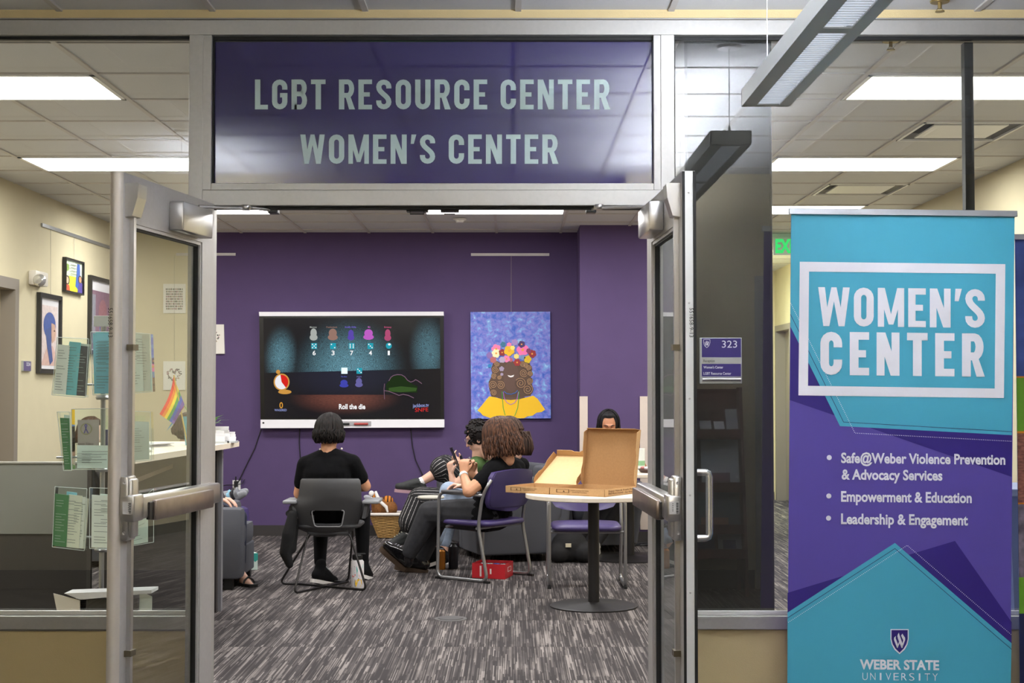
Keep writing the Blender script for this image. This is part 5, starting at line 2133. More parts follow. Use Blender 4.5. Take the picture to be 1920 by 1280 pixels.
part('shell_back', MB().sheet(g, .012, hole, (0, 1, 0)), CHAR, sc, smooth=True, ang=50)
rim = [at(x, y, 9.955 + .085 * ((x - 616) / 66) ** 2) for x, y in ((584, 956.5), (646, 956.5), (640.5, 987), (590, 987))]
part('opening_rim', MB().tube(bend(rim + [rim[0], rim[1]], .02, 3)[1:-1], .0045, 6), mat('rim_grey', (120, 120, 122), .5), sc, smooth=True)
part('seat', cushion(.45, .42, .425, .455, .08, .004, Matrix.Translation((-1.275, 10.24, 0))), CHAR, sc, smooth=True, ang=60)
part('seat_skirt', MB().box((-1.42, 10.07, .38), (-1.13, 10.42, .43), bev=.012), CHAR, sc)
for s, px0, px1 in ((-1, 530, 557), (1, 679, 711)):
    xx0, xx1 = at(px0, 936, 10.0).x, at(px1, 936, 10.0).x
    part('arm', MB().box((xx0, 9.98, .60), (xx1, 10.28, .625), bev=.011), mat('arm_grey', (132, 134, 138), .5), sc, smooth=True)
    xo = xx1 - .01 if s < 0 else xx0 + .01
    part('arm_support', MB().hexa([V(xo - .012, 10.0, .50), V(xo + .012, 10.0, .50), V(xo + .012, 10.2, .50), V(xo - .012, 10.2, .50), V(xo - .012 + s * .02, 10.02, .61), V(xo + .012 + s * .02, 10.02, .61), V(xo + .012 + s * .02, 10.2, .61), V(xo - .012 + s * .02, 10.2, .61)]), CHAR, sc)
WIRE = mat('dark_wire', (58, 56, 56), .35, .7)
A0 = fl(551, 1114)
B0 = fl(688, 1108)
C0 = fl(524, 1096)
D0_ = fl(653, 1092)
zz = V(0, 0, .008)
A0, B0, C0, D0_ = A0 + zz, B0 + zz, C0 + zz, D0_ + zz
S1 = V(-1.41, 10.09, .40)
S2 = V(-1.13, 10.09, .40)
S3 = V(-1.41, 10.36, .40)
S4 = V(-1.13, 10.36, .40)
part('wire_leg', MB().tube(bend([S1 + V(.1, 0, .0), S1, A0, D0_], .05), .008, 8), WIRE, sc, smooth=True, ang=180)
part('wire_leg', MB().tube(bend([S2 + V(-.1, 0, .0), S2, B0, C0 + V(.12, .0, 0)], .05), .008, 8), WIRE, sc, smooth=True, ang=180)
part('wire_leg', MB().tube(bend([S3 + V(.1, 0, 0), S3, C0, C0 + V(.14, -.01, 0)], .05), .008, 8), WIRE, sc, smooth=True, ang=180)
part('wire_leg', MB().tube(bend([S4 + V(-.1, 0, 0), S4, D0_, D0_ + V(-.1, 0, 0)], .05), .008, 8), WIRE, sc, smooth=True, ang=180)

# ------------------------------------------------------------------ lounge chairs
def lounge(loc, rz, label, s=1.0):
    """tub chair facing -Y"""
    t = thing('lounge_chair', label, 'chair', loc, rz, 'grey upholstered lounge chairs')
    W0, W1, D = .33 * s, .41 * s, .33 * s
    z0, z1 = .06, .62
    for sg_ in (-1, 1):
        m = MB()
        m.hexa([V(sg_ * W0, -D, z0), V(sg_ * (W0 - .09), -D, z0), V(sg_ * (W0 - .09), D, z0), V(sg_ * W0, D, z0), V(sg_ * W1, -D, z1 - .03), V(sg_ * (W1 - .12), -D, z1 - .03), V(sg_ * (W1 - .12), D, z1), V(sg_ * W1, D, z1)])
        m = remesh(m, .022, 5, .6)
        part('arm', m, GREY, t, smooth=True, world=False, ang=180)
    m = MB()
    m.hexa([V(-W0, D - .06, z0), V(W0, D - .06, z0), V(W0, D + .05, z0), V(-W0, D + .05, z0), V(-W1, D + .02, .74), V(W1, D + .02, .74), V(W1, D + .12, .74), V(-W1, D + .12, .74)])
    part('backrest', remesh(m, .022, 5, .6), GREY, t, smooth=True, world=False, ang=180)
    part('base', MB().box((-W0 + .05, -D + .01, z0), (W0 - .05, D, .26), bev=.01), GREY, t, world=False)
    part('seat_cushion', cushion(2 * W0 - .15, 2 * D - .03, .26, .41, .05, .015), GREY, t, smooth=True, world=False, ang=70)
    for (x, y) in ((-1, -1), (1, -1), (1, 1), (-1, 1)):
        part('leg', MB().lathe([(.02, 0), (.025, .062)], (x * (W0 - .07), y * (D - .07), 0), 10), BLACK, t, world=False)
    return t


lounge((-.03, 11.98, 0), math.radians(-72), 'grey lounge chair behind the purple chair, with a person in jeans')
lounge((-.22, 12.85, 0), math.radians(-66), 'grey lounge chair nearest the purple wall, with a person in striped trousers')
lounge((.72, 13.0 - .32, 0), math.radians(8), 'grey lounge chair behind the pizza boxes with a woman in it', .95)
# tablet arm on the lounge
ta = thing('tablet_arm', 'pale oval tablet arm between the seated people', 'table', at(810, 950, 11.2))
p_ = at(808, 934, 11.2)
part('board', MB().lathe([(.10, 0), (.105, .008), (.10, .018)], p_, 24), mat('tablet_pale', (196, 192, 180), .5), ta, smooth=True)
part('post', MB().tube([p_, V(p_.x + .03, p_.y + .12, .25)], .016, 8), TUBE, ta)
ta.location = (p_.x, p_.y, .25)
for ch in ta.children:
    ch.location = -Vector(ta.location) + (Vector(ch.location) + Vector(at(810, 950, 11.2)))

# grey armchair at the left with its flat side to the camera
ac_ = thing('lounge_chair', 'grey block armchair at the left beside the reception counter', 'chair', (-2.2, 10.35, 0), 0, 'grey upholstered lounge chairs')
a = at(453, 953, 10.05)
xr = a.x
for (y0, y1) in ((10.05, 10.2), (10.72, 10.87)):
    part('arm', MB().box((xr - .72, y0, .075), (xr - (.15 if y0 > 10.5 else 0), y1, a.z), bev=.03), GREY, ac_, smooth=True)
part('base', MB().box((xr - .70, 10.2, .075), (xr - .03, 10.72, .28), bev=.01), GREY, ac_)
part('seat_cushion', cushion(.66, .52, .28, .42, .04, .01, Matrix.Translation((xr - .36, 10.46, 0))), GREY, ac_, smooth=True)
part('backrest', MB().box((xr - .74, 10.06, .075), (xr - .58, 10.86, .80), bev=.03), GREY, ac_, smooth=True)
for (x, y) in ((xr - .1, 10.13), (xr - .62, 10.13), (xr - .1, 10.8), (xr - .62, 10.8)):
    part('leg', MB().box((x - .03, y - .03, 0), (x + .03, y + .03, .08)), BLACK, ac_)
# ottoman
o_ = thing('ottoman', 'dark purple upholstered ottoman under the striped socks', 'ottoman', (-2.22, 11.7, 0))
oc = at(420, 960, 11.75)
part('cushion', MB().lathe([(.0, .44), (.16, .44), (.19, .425), (.20, .40), (.20, .06), (.19, .05)], (oc.x, 11.75, 0), 32), VNL, o_, smooth=True)
part('foot_ring', MB().lathe([(.17, 0), (.17, .05)], (oc.x, 11.75, 0), 24), BLACK, o_)

# tissue box
tb = thing('tissue_box', 'white and teal tissue box with a tissue on the carpet by the armchair', 'box', fl(467, 1067))
c_ = fl(467, 1067)
Rz = Matrix.Translation(c_) @ Matrix.Rotation(math.radians(28), 4, 'Z')
part('carton', MB().box((-.052, -.052, 0), (.052, .052, .128), bev=.002, M=Rz), mat('tissue_pale', (196, 214, 206), .5, noise=.04, scale=20), tb)
for k in range(4):
    R2 = Rz @ Matrix.Rotation(k * PI / 2, 4, 'Z')
    m = MB()
    m.add([R2 @ V(-.052, -.0528, .128), R2 @ V(.052, -.0528, .128), R2 @ V(.052, -.0528, .075), R2 @ V(.03, -.0528, .06), R2 @ V(.01, -.0528, .085), R2 @ V(-.012, -.0528, .055), R2 @ V(-.03, -.0528, .08), R2 @ V(-.052, -.0528, .065)], [tuple(range(8))])
    part('teal_print', m, mat('tissue_teal', (48, 150, 140), .5), tb)
m = MB()
m.cap(c_ + V(0, 0, .125), .022, c_ + V(-.005, 0, .165), .014, 8)
m.cap(c_ + V(.01, .005, .125), .016, c_ + V(-.012, 0, .178), .007, 8)
part('tissue', m, mat('tissue_white', (240, 240, 240), .8), tb, smooth=True)

# ------------------------------------------------------------------ basket with plush toys
bk = thing('wicker_basket', 'wicker basket with a white lining filled with plush toys', 'basket', fl(727, 1010, 0))
bc = fl(727, 1006)
bc.y = 13.50
bc.x = (727 - 960) * 13.6 / 2720
WK = mat('wicker', (186, 146, 88), .7, noise=.25, scale=60)
bot, top, hb, ht = .085, .145, .02, .20
zt0 = at(727, 963, bc.y).z
s_ = MB()
nst = 9
H_ = zt0 - .0
dx0, dy0, dx1, dy1 = .080, .06, .165, .12


def ring(f, inset=0):
    ax, ay = dx0 + (dx1 - dx0) * f - inset, dy0 + (dy1 - dy0) * f - inset
    return [(bc.x + sx_ * 1.0, bc.y + .12 + sy_) for sx_, sy_ in rounded(2 * ax, 2 * ay, .03, 3)]


liner = MB()
r0, r1 = ring(0, .006), ring(1, .006)
n = len(r0)
liner.add([V(x, y, .012) for x, y in r0] + [V(x, y, H_) for x, y in r1], [(i, (i + 1) % n, n + (i + 1) % n, n + i) for i in range(n)] + [tuple(range(n))[::-1]])
part('body', liner, mat('wicker_dark', (112, 78, 40), .8, noise=.2, scale=60), bk)
k = 0
zc = .012
st = MB()
while zc < H_ - .02:
    f = zc / H_
    rg = ring(f)
    pts = []
    N = len(rg) * 3
    for i in range(N):
        a = rg[(i // 3) % len(rg)]
        b = rg[(i // 3 + 1) % len(rg)]
        tt = (i % 3) / 3
        x, y = a[0] * (1 - tt) + b[0] * tt, a[1] * (1 - tt) + b[1] * tt
        d = V(x - bc.x, y - bc.y - .12, 0).normalized() * (.0035 if (i + k) % 2 else -.003)
        pts.append(V(x, y, zc) + d)
    st.tube(pts, .0048, 5, closed=True)
    zc += .0125
    k += 1
o = part('weave_strands', st, WK, bk, smooth=True)
o['kind'] = 'stuff'
rg = ring(1, -.004)
part('lining_cuff', MB().tube([V(x, y, H_ - .005) for x, y in rg], .014, 8, closed=True), mat('lining_white', (228, 220, 212), .85, bump=.3, bscale=80), bk, smooth=True)
FUR = mat('brown_plush', (128, 82, 40), .95, noise=.25, scale=70, bump=.8, bscale=160)
m = MB()
p0 = V(bc.x - .05, bc.y + .12, 0)
m.ell(p0 + V(-.02, 0, H_ + .05), (.085, .085, .10))
m.ell(p0 + V(.06, 0, H_ + .04), (.085, .08, .08))
m.ell(p0 + V(-.05, -.02, H_ + .09), (.055, .06, .06))
solo('plush_toy', remesh(m, .010, 3), FUR, 'brown fluffy plush toy filling the basket', 'toy', group='plush toys in the basket', smooth=True, ang=180)


def tiger_mat():
    m = mat('tiger_plush', (206, 128, 48), .95, bump=.6, bscale=160)
    nt = m.node_tree
    b = nt.nodes['Principled BSDF']
    tc = nt.nodes.new('ShaderNodeTexCoord')
    wv = nt.nodes.new('ShaderNodeTexWave')
    wv.inputs['Scale'].default_value = 9
    wv.inputs['Distortion'].default_value = 2.5
    nt.links.new(tc.outputs['Object'], wv.inputs['Vector'])
    cr = nt.nodes.new('ShaderNodeValToRGB')
    e = cr.color_ramp.elements
    e[0].position = .20
    e[0].color = lin((36, 24, 18))
    e[1].position = .30
    e[1].color = lin((206, 128, 48))
    nt.links.new(wv.outputs['Fac'], cr.inputs[0])
    nt.links.new(cr.outputs[0], b.inputs['Base Color'])
    return m


TG = tiger_mat()
tgr = thing('plush_toy', 'orange striped tiger plush with a white cheek on top of the basket', 'toy', V(bc.x, bc.y + .12, H_), 0, 'plush toys in the basket')
m = MB()
m.ell(at(702, 931, bc.y + .1), (.045, .045, .04))
m.ell(at(727, 938, bc.y + .12), (.055, .05, .048))
m.cap(at(706, 940, bc.y + .12), .03, at(724, 955, bc.y + .12), .04)
part('striped_body', remesh(m, .009, 3), TG, tgr, smooth=True, ang=180)
m = MB()
m.ell(at(696.5, 925, bc.y + .07), (.026, .025, .028))
m.ell(at(696, 934, bc.y + .06), (.018, .02, .014))
part('white_cheek', m, mat('white_plush', (236, 232, 228), .95), tgr, smooth=True)
m = MB()
m.tube([at(704, 921, bc.y + .07), at(708, 932, bc.y + .05), at(714, 941, bc.y + .04), at(724, 950, bc.y + .03), at(727, 960, bc.y + .03)], [.012, .018, .016, .016, .008], 8)
part('white_ruff', m, mat('white_plush', (236, 232, 228), .95), tgr, smooth=True)
m = MB()
m.ell(at(689, 932, bc.y + .05), (.036, .01, .022), R=Matrix.Rotation(.2, 3, 'Y'))
solo('plush_ear', m, mat('pale_grey_plush', (168, 168, 178), .9), 'pale grey floppy toy ear sticking out left of the tiger plush', 'toy', group='plush toys in the basket', smooth=True)

# ------------------------------------------------------------------ bottles and boxes on the floor
wb_ = thing('water_bottle', 'white water bottle covered in stickers with a black cap, by the chair foot', 'bottle', fl(670, 1103))
c_ = fl(670, 1103)
sc_ = c_.y / 2720
R_ = 12.2 * sc_
hT = (1103 - 1049) * sc_
part('body', MB().lathe([(R_ * .94, 0), (R_, .006), (R_, hT * .93), (R_ * .8, hT * .985), (R_ * .72, hT)], c_, 28), mat('bottle_white', (222, 218, 220), .35), wb_, smooth=True)
part('cap', MB().lathe([(R_ * .76, hT), (R_ * .78, hT + .004), (R_ * .78, hT + .03), (R_ * .6, hT + .036), (0, hT + .036)], c_, 24), BLACK, wb_, smooth=True)
part('carry_loop', MB().box(c_ + V(-.012, -.012, hT + .034), c_ + V(.056, .012, hT + .044), bev=.004), BLACK, wb_)


def cyl_patch(mb, cx, cy, poly, R, off):
    """sticker wrapped round the bottle: poly in (px,py) of the photo"""
    vs = []
    for (x, y) in poly:
        dx = max(-.97, min(.97, (x - 670) * sc_ / R))
        a = math.asin(dx)
        vs.append(V(cx + (R + off) * math.sin(a), cy - (R + off) * math.cos(a), (1103 - y) * sc_))
    mb.add(vs, [tuple(range(len(vs)))])


def pxs(l):
    return [(640 + x / 12.8, 1020 + y / 12.8) for x, y in l]


for poly, c in (([(245, 560), (330, 510), (350, 540), (320, 640), (240, 660)], (92, 26, 74)), ([(375, 520), (450, 480), (525, 475), (520, 560), (480, 680), (390, 690)], (76, 196, 186)), ([(240, 690), (330, 660), (400, 690), (400, 790), (320, 830), (240, 820)], (146, 196, 220)), ([(270, 740), (350, 700), (360, 730), (300, 780)], (216, 70, 50)), ([(430, 720), (490, 710), (500, 760), (450, 760)], (206, 120, 90)), ([(340, 830), (430, 795), (510, 820), (515, 960), (500, 1010), (345, 1010), (335, 920)], (40, 36, 34)), ([(355, 850), (430, 815), (495, 840), (500, 940), (470, 1000), (370, 1000), (350, 930)], (236, 190, 30)), ([(235, 980), (305, 1000), (300, 1060), (235, 1050)], (44, 52, 58))):
    m = MB()
    cyl_patch(m, c_.x, c_.y, pxs(poly), R_, .0006 + (.0006 if c[0] in (216, 236) else 0))
    part('sticker', m, mat('sticker_%d_%d' % (c[0], c[1]), c, .4), wb_)


def bottle(px, py, r, h, m_, lab, capm=BLACK, name='bottle', grp='drinks on the carpet by the purple chair', neck=.55):
    c = fl(px, py)
    t = thing(name, lab, 'bottle', c, 0, grp)
    part('body', MB().lathe([(r * .95, 0), (r, .006), (r, h * .86), (r * neck, h * .95)], c, 20), m_, t, smooth=True)
    part('cap', MB().lathe([(r * neck, h * .93), (r * neck * 1.05, h), (0, h)], c, 16), capm, t, smooth=True)
    return t


bt = bottle(812, 1064, .036, .25, mat('navy_metal', (26, 30, 44), .35, .3), 'tall navy bottle with a wrist strap behind the purple chair leg')
cc = fl(812, 1064)
part('strap', MB().tube([cc + V(-.02, -.03, .25), cc + V(-.01, -.045, .18), cc + V(-.03, -.04, .10), cc + V(-.028, -.04, .03)], .007, 6), mat('strap_check', (170, 120, 120), .7, noise=.8, scale=70), bt)
bottle(828, 1067, .030, .16, mat('amber_can', (186, 120, 44), .3, .4), 'short orange and teal can beside the navy bottle', TUBE)
bottle(850, 1066, .038, .20, mat('dark_bottle', (24, 26, 34), .3), 'dark bottle standing under the purple chair seat')
rbx = thing('drink_box', 'red cardboard drink box with an open top under the purple chair', 'box', fl(923, 1086))
pA, pB, pC, pD = fl(885, 1083), fl(947, 1086), fl(962, 1078), fl(901, 1076)
hb_ = .108
z = V(0, 0, 1)
RED = mat('red_carton', (186, 26, 38), .5)
for (a, b) in ((pA, pB), (pB, pC), (pC, pD), (pD, pA)):
    d = (b - a)
    nn = V(-d.y, d.x, 0).normalized() * .003
    part('box_wall', MB().hexa([a, b, b + nn, a + nn, a + z * hb_, b + z * hb_, b + nn + z * hb_, a + nn + z * hb_]), RED, rbx)
part('box_floor', MB().hexa([pA, pB, pC, pD, pA + z * .003, pB + z * .003, pC + z * .003, pD + z * .003]), RED, rbx)
d = (pB - pA)
nr = V(d.y, -d.x, 0).normalized() * .001
m = MB()
m.add([pA + d * .235 + nr + z * .014, pA + d * .29 + nr + z * .014, pA + d * .29 + nr + z * .092, pA + d * .235 + nr + z * .092], [(0, 1, 2, 3)])
m.add([pA + d * .54 + nr + z * .034, pA + d * .59 + nr + z * .034, pA + d * .59 + nr + z * .072, pA + d * .54 + nr + z * .072], [(0, 1, 2, 3)])
part('printed_stripe', m, mat('carton_print', (226, 206, 206), .5), rbx)
d2 = pC - pB
n2 = V(d2.y, -d2.x, 0).normalized() * .001
m = MB()
for (a0, a1, h0, h1) in ((.3, .75, .045, .05), (.3, .75, .075, .08), (.3, .36, .05, .075), (.69, .75, .05, .075)):
    m.add([pB + d2 * a0 + n2 + z * h0, pB + d2 * a1 + n2 + z * h0, pB + d2 * a1 + n2 + z * h1, pB + d2 * a0 + n2 + z * h1], [(0, 1, 2, 3)])
part('printed_stripe', m, mat('carton_print', (226, 206, 206), .5), rbx)
for k in range(4):
    a = pA + d * (.22 + .2 * k) + (pD - pA) * .5 + z * .004
    can = MB().lathe([(.024, 0), (.027, .005), (.027, .088), (.022, .096), (0, .094)], a, 14)
    part('can', can, [mat('can_silver', (196, 200, 206), .25, .7), mat('can_blue', (60, 100, 190), .3, .3)][k == 2], rbx, smooth=True)

# floor box
fb = thing('floor_box', 'flush oval metal floor outlet cover in the carpet', 'outlet', fl(845, 1160))
fb.location.z = 0
c_ = fl(845, 1160)
part('ring', MB().lathe([(.10, 0), (.098, .004), (.08, .005)], c_, 32), mat('floor_box_steel', (88, 86, 86), .5, .1), fb, smooth=True)
part('lid', MB().lathe([(.076, .008), (.078, .001)][::-1], c_, 32), mat('floor_box_lid', (78, 76, 76), .5, .1), fb)

# things by the woman's table: bag, clog, cup, bowl
m = MB()
bc2 = V(at(1066, 1025, 11.9).x, 11.72, 0)
m.ell(bc2 + V(0, 0, .13), (.15, .10, .13))
m.ell(bc2 + V(-.09, -.05, .08), (.09, .08, .08))
m.ell(bc2 + V(.12, -.03, .08), (.10, .09, .085))
bag = thing('backpack', 'black soft bag slumped on the carpet behind the empty purple chair', 'bag', bc2)
part('body', remesh(m, .012, 3), mat('black_cloth', (26, 25, 27), .85, noise=.2, scale=60), bag, smooth=True, ang=180)
part('patch', MB().box(bc2 + V(-.035, -.115, .13), bc2 + V(.01, -.108, .16)), mat('cream_patch', (206, 196, 170), .7), bag)
cl_ = thing('clog', 'dark grey slip-on foam clog under the empty purple chair', 'shoe', fl(1078, 1042), 0)
c_ = fl(1082, 1040)
m = MB()
m.ell(c_ + V(.03, 0, .035), (.085, .045, .034))
m.ell(c_ + V(-.05, 0, .022), (.07, .04, .022))
m.cap(c_ + V(.02, 0, .05), .03, c_ + V(-.03, 0, .04), .02)
part('upper', remesh(m, .008, 2), mat('foam_grey', (62, 62, 66), .6), cl_, smooth=True, ang=180)
part('sole', MB().prism([c_ + V(x, y, 0) for x, y in ((-.115, -.03), (.0, -.04), (.10, -.035), (.12, 0), (.10, .035), (0, .04), (-.115, .03))], V(0, 0, .014)), mat('foam_grey', (62, 62, 66), .6), cl_)
cup = thing('paper_cup', 'white paper roll standing on the far round table by the pizza lid', 'cup', at(1200, 882, 12.0))
c_ = at(1199, 884, 12.0)
c_.z = .71
part('roll', MB().lathe([(.045, 0), (.045, .19), (.02, .19), (.02, .0)], c_, 20), mat('paper_white', (232, 236, 230), .7), cup, smooth=True)
part('green_print', MB().lathe([(.0456, .05), (.0456, .09)], c_, 20), mat('cup_green', (150, 196, 150), .6), cup, smooth=True)
bw_ = thing('snack_tray', 'dark shallow tray of wrapped snacks at the edge of the far table', 'tray', at(1222, 884, 11.85))
c_ = at(1222, 884, 11.85)
c_.z = .71
part('tray', MB().lathe([(.09, 0), (.115, .03), (.108, .03), (.085, .006), (0, .006)], c_, 24), mat('tray_brown', (70, 48, 44), .5), bw_, smooth=True)
rnd = random.Random(3)
for k in range(7):
    m = MB().ell(c_ + V(rnd.uniform(-.07, .05), rnd.uniform(-.05, .05), .035), (.022, .015, .014), 8, 6)
    part('wrapper', m, mat('wrap_%d' % (k % 2), [(226, 216, 216), (190, 120, 116)][k % 2], .4), bw_, smooth=True)
m = MB()
pts = []
for k in range(40):
    a = k * .9
    pts.append(V(1.05 + .25 * math.cos(a) + .01 * k, 12.95 + .1 * math.sin(a * 1.3), .008 + .003 * (k % 3)))
solo('power_cord', MB().tube(pts, .005, 5), CORD, 'tangled black cords on the floor behind the far table base', 'cord', group='cords near the purple wall')
m = MB().tube([V(.33 + .09 * math.cos(a), 13.1 + .07 * math.sin(a), .02 + .05 * (math.sin(a) > 0)) for a in [i * PI / 8 for i in range(16)]], .006, 6, closed=True)
solo('cable_loop', m, mat('grey_cable', (150, 148, 150), .5), 'grey loop of cable by the baseboard right of the lounge chair', 'cord', group='cords near the purple wall')

# ================================================================== reception side
CT = 1.055
ct = thing('reception_counter', 'pale reception counter top on dark panels left of the doorway', 'counter', (-2.2, 8.2, 0))
xr0 = at(450, 824, 9.2).x
m = MB()
m.prism([V(xr0 - .02, 9.28, CT - .032), V(xr0 - .02, 8.95, CT - .032), V(-1.84, 7.1, CT - .032), V(-2.03, 7.1, CT - .032), V(-2.58, 9.0, CT - .032), V(-2.58, 9.28, CT - .032)], V(0, 0, .032))
part('countertop', m, WOOD, ct)
part('end_panel', MB().box((-2.5, 9.06, 0), (at(406.5, 1000, 9.06).x, 9.10, CT - .032), bev=.002), mat('dark_panel', (50, 46, 46), .55), ct)
part('post', MB().box((at(398, 900, 9.0).x, 9.11, 0), (at(409, 900, 9.0).x, 9.16, CT - .032)), mat('silver_post', (150, 150, 156), .4, .5), ct)
part('side_panel', MB().hexa([V(-2.04, 7.2, 0), V(-2.0, 7.2, 0), V(-2.50, 9.0, 0), V(-2.54, 9.0, 0), V(-2.04, 7.2, CT - .033), V(-2.0, 7.2, CT - .033), V(-2.50, 9.0, CT - .033), V(-2.54, 9.0, CT - .033)]), mat('dark_panel', (50, 46, 46), .55), ct)
part('lower_shelf', MB().hexa([V(-2.0, 7.3, .90), V(-1.93, 7.3, .90), V(-2.1, 9.0, .90), V(-2.48, 9.0, .90), V(-2.0, 7.3, .925), V(-1.93, 7.3, .925), V(-2.1, 9.0, .925), V(-2.48, 9.0, .925)]), mat('shelf_brown', (120, 100, 84), .5), ct)
# low cubicle screen
cb = thing('cubicle_screen', 'low grey cubicle screen with a dark lower panel at the left', 'partition', (-2.95, 8.0, 0))
zt = at(80, 865, 8.0).z
zm = at(80, 1000, 8.0).z
xj = at(165, 900, 8.0).x
part('fabric_panel', MB().box((-3.6, 7.985, zm), (xj, 8.015, zt - .012)), mat('screen_grey', (128, 128, 122), .85, noise=.03, scale=200), cb)
part('lower_panel', MB().box((-3.6, 7.99, .0), (xj, 8.01, zm)), mat('screen_dark', (52, 48, 46), .7), cb)
part('top_trim', MB().box((-3.6, 7.98, zt - .012), (xj, 8.02, zt), bev=.003), ALU, cb)
part('end_panel', MB().box((xj, 7.985, 0), (-2.31, 8.01, zt - .0)), mat('screen_dark2', (64, 60, 58), .7), cb)

# things on the counter
# rainbow flag
ST = [(228, 60, 50), (240, 140, 40), (248, 222, 60), (90, 160, 70), (60, 90, 180), (110, 70, 150)]
fg = thing('rainbow_flag', 'rainbow flag on a small stick standing on the counter', 'flag', at(345, 840, 8.6))
pa, pb = at(326, 703, 8.6), at(352, 840, 8.6)
part('stick', MB().tube([pa, V(pb.x, pb.y, CT)], .004, 6), mat('flag_gold', (200, 170, 90), .4, .5), fg)
tl, bl = (325, 706), (346, 758)
tr2, br2 = (299, 776), (326, 795)
for k, c in enumerate(ST):
    m = MB()
    g = []
    for r in (k / 6, (k + 1) / 6):
        row = []
        for j in range(9):
            u = j / 8
            x = (tl[0] + (bl[0] - tl[0]) * r) * (1 - u) + (tr2[0] + (br2[0] - tr2[0]) * r) * u
            y = (tl[1] + (bl[1] - tl[1]) * r) * (1 - u) + (tr2[1] + (br2[1] - tr2[1]) * r) * u
            x += 5 * math.sin(u * PI) * (1 - r)
            row.append(at(x, y, 8.6 + .02 * math.sin(u * 6 + r * 3)))
        g.append(row)
    part('stripe', m.sheet(g, .001, None, (0, 1, 0)), mat('flag_%d_%d' % (c[0], c[1]), c, .7), fg)
fg2 = thing('rainbow_flag', 'second small pride flag with blue tip behind the rainbow flag', 'flag', at(352, 840, 8.68))
for k, (c, a) in enumerate((((210, 90, 50), 0), ((240, 200, 60), 1), ((90, 160, 90), 2), ((60, 140, 200), 3))):
    m = MB()
    x0, y0 = 348 - a * 5, 758 + a * 8
    m.prism([at(x0, y0, 8.68), at(x0 - 16, y0 + 18, 8.68), at(x0 - 21, y0 + 26, 8.68), at(x0 - 5, y0 + 8, 8.68)], V(0, .001, 0))
    part('stripe', m, mat('flag2_%d' % c[0], c, .7), fg2)
m = MB().tube([at(354, 750, 8.69), V(at(358, 840, 8.69).x, 8.69, CT)], .003, 6)
part('stick', m, mat('flag_gold', (200, 170, 90), .4, .5), fg2)
# pen cup
pc = thing('pen_cup', 'teal cup holding flags and a small plant on the counter', 'cup', at(350, 838, 8.65))
c_ = V(at(358, 838, 8.65).x, 8.66, CT)
part('cup', MB().lathe([(.035, 0), (.05, .17), (.047, .17), (.033, .006)], c_, 20), mat('teal_cup', (96, 170, 190), .4), pc, smooth=True)
for k in range(6):
    a = k * 1.05
    part('leaf', MB().prism([c_ + V(0, 0, .16), c_ + V(.03 * math.cos(a), .03 * math.sin(a), .22), c_ + V(.07 * math.cos(a), .07 * math.sin(a), .27), c_ + V(.025 * math.cos(a + .4), .025 * math.sin(a + .4), .20)], V(0, 0, .001)), mat('leaf_green', (110, 150, 60), .5), pc)
# plant tip at the door edge
pl = thing('potted_plant', 'small green plant on the counter at the edge of the left door', 'plant', at(388, 838, 9.0))
c_ = V(at(391, 838, 9.0).x, 9.0, CT)
part('pot', MB().lathe([(.035, 0), (.048, .08), (.044, .08), (.03, .01)], c_, 20), mat('pot_white', (220, 214, 206), .5), pl, smooth=True)
for k in range(16):
    a = k * 2.4
    L_ = .10 + .03 * (k % 3)
    el_ = .4 + .25 * (k % 4)
    d = V(math.cos(a) * math.cos(el_), math.sin(a) * math.cos(el_), math.sin(el_))
    sd = V(-math.sin(a), math.cos(a), 0) * .013
    b_ = c_ + V(0, 0, .09)
    part('leaf', MB().add([b_, b_ + d * L_ * .5 + sd + V(0, 0, .02), b_ + d * L_ + V(0, 0, -.01), b_ + d * L_ * .5 - sd + V(0, 0, .02)], [(0, 1, 2, 3)]), mat('leaf_green2', (96, 156, 50), .45), pl)
part('stem', MB().tube([c_ + V(0, 0, .01), c_ + V(0, 0, .13)], .006, 6), mat('stem_green', (90, 120, 50), .6), pl)
# card holders
for k, (px, py, Y, hh) in enumerate(((412, 838, 9.05, 24), (424, 838, 9.05, 16), (403, 838, 8.95, 18))):
    t = thing('card_holder', ['tall white card rack on the counter end', 'low white card rack at the very end of the counter', 'short card rack with a dark card on the counter'][k], 'rack', V(at(px, py, Y).x, Y, CT), 0, 'card racks on the counter')
    c_ = V(at(px, py, Y).x, Y, CT)
    w_ = .045
    for j in range(3):
        h = hh * Y / 2720 * (1 - .22 * j) * 1.25
        y_ = .03 - .025 * j
        part('card', MB().hexa([c_ + V(-w_ + .008 * j, y_, 0), c_ + V(w_ + .008 * j, y_, 0), c_ + V(w_ + .008 * j, y_ + .008, 0), c_ + V(-w_ + .008 * j, y_ + .008, 0), c_ + V(-w_ + .008 * j, y_ + .02, h), c_ + V(w_ + .008 * j, y_ + .02, h), c_ + V(w_ + .008 * j, y_ + .026, h), c_ + V(-w_ + .008 * j, y_ + .026, h)]), mat('card_white', (230, 228, 230), .5), t)
    part('tray', MB().box(c_ + V(-w_ - .004, -.04, 0), c_ + V(w_ + .02, .06, .012)), mat('acrylic', (200, 204, 206), .2), t)
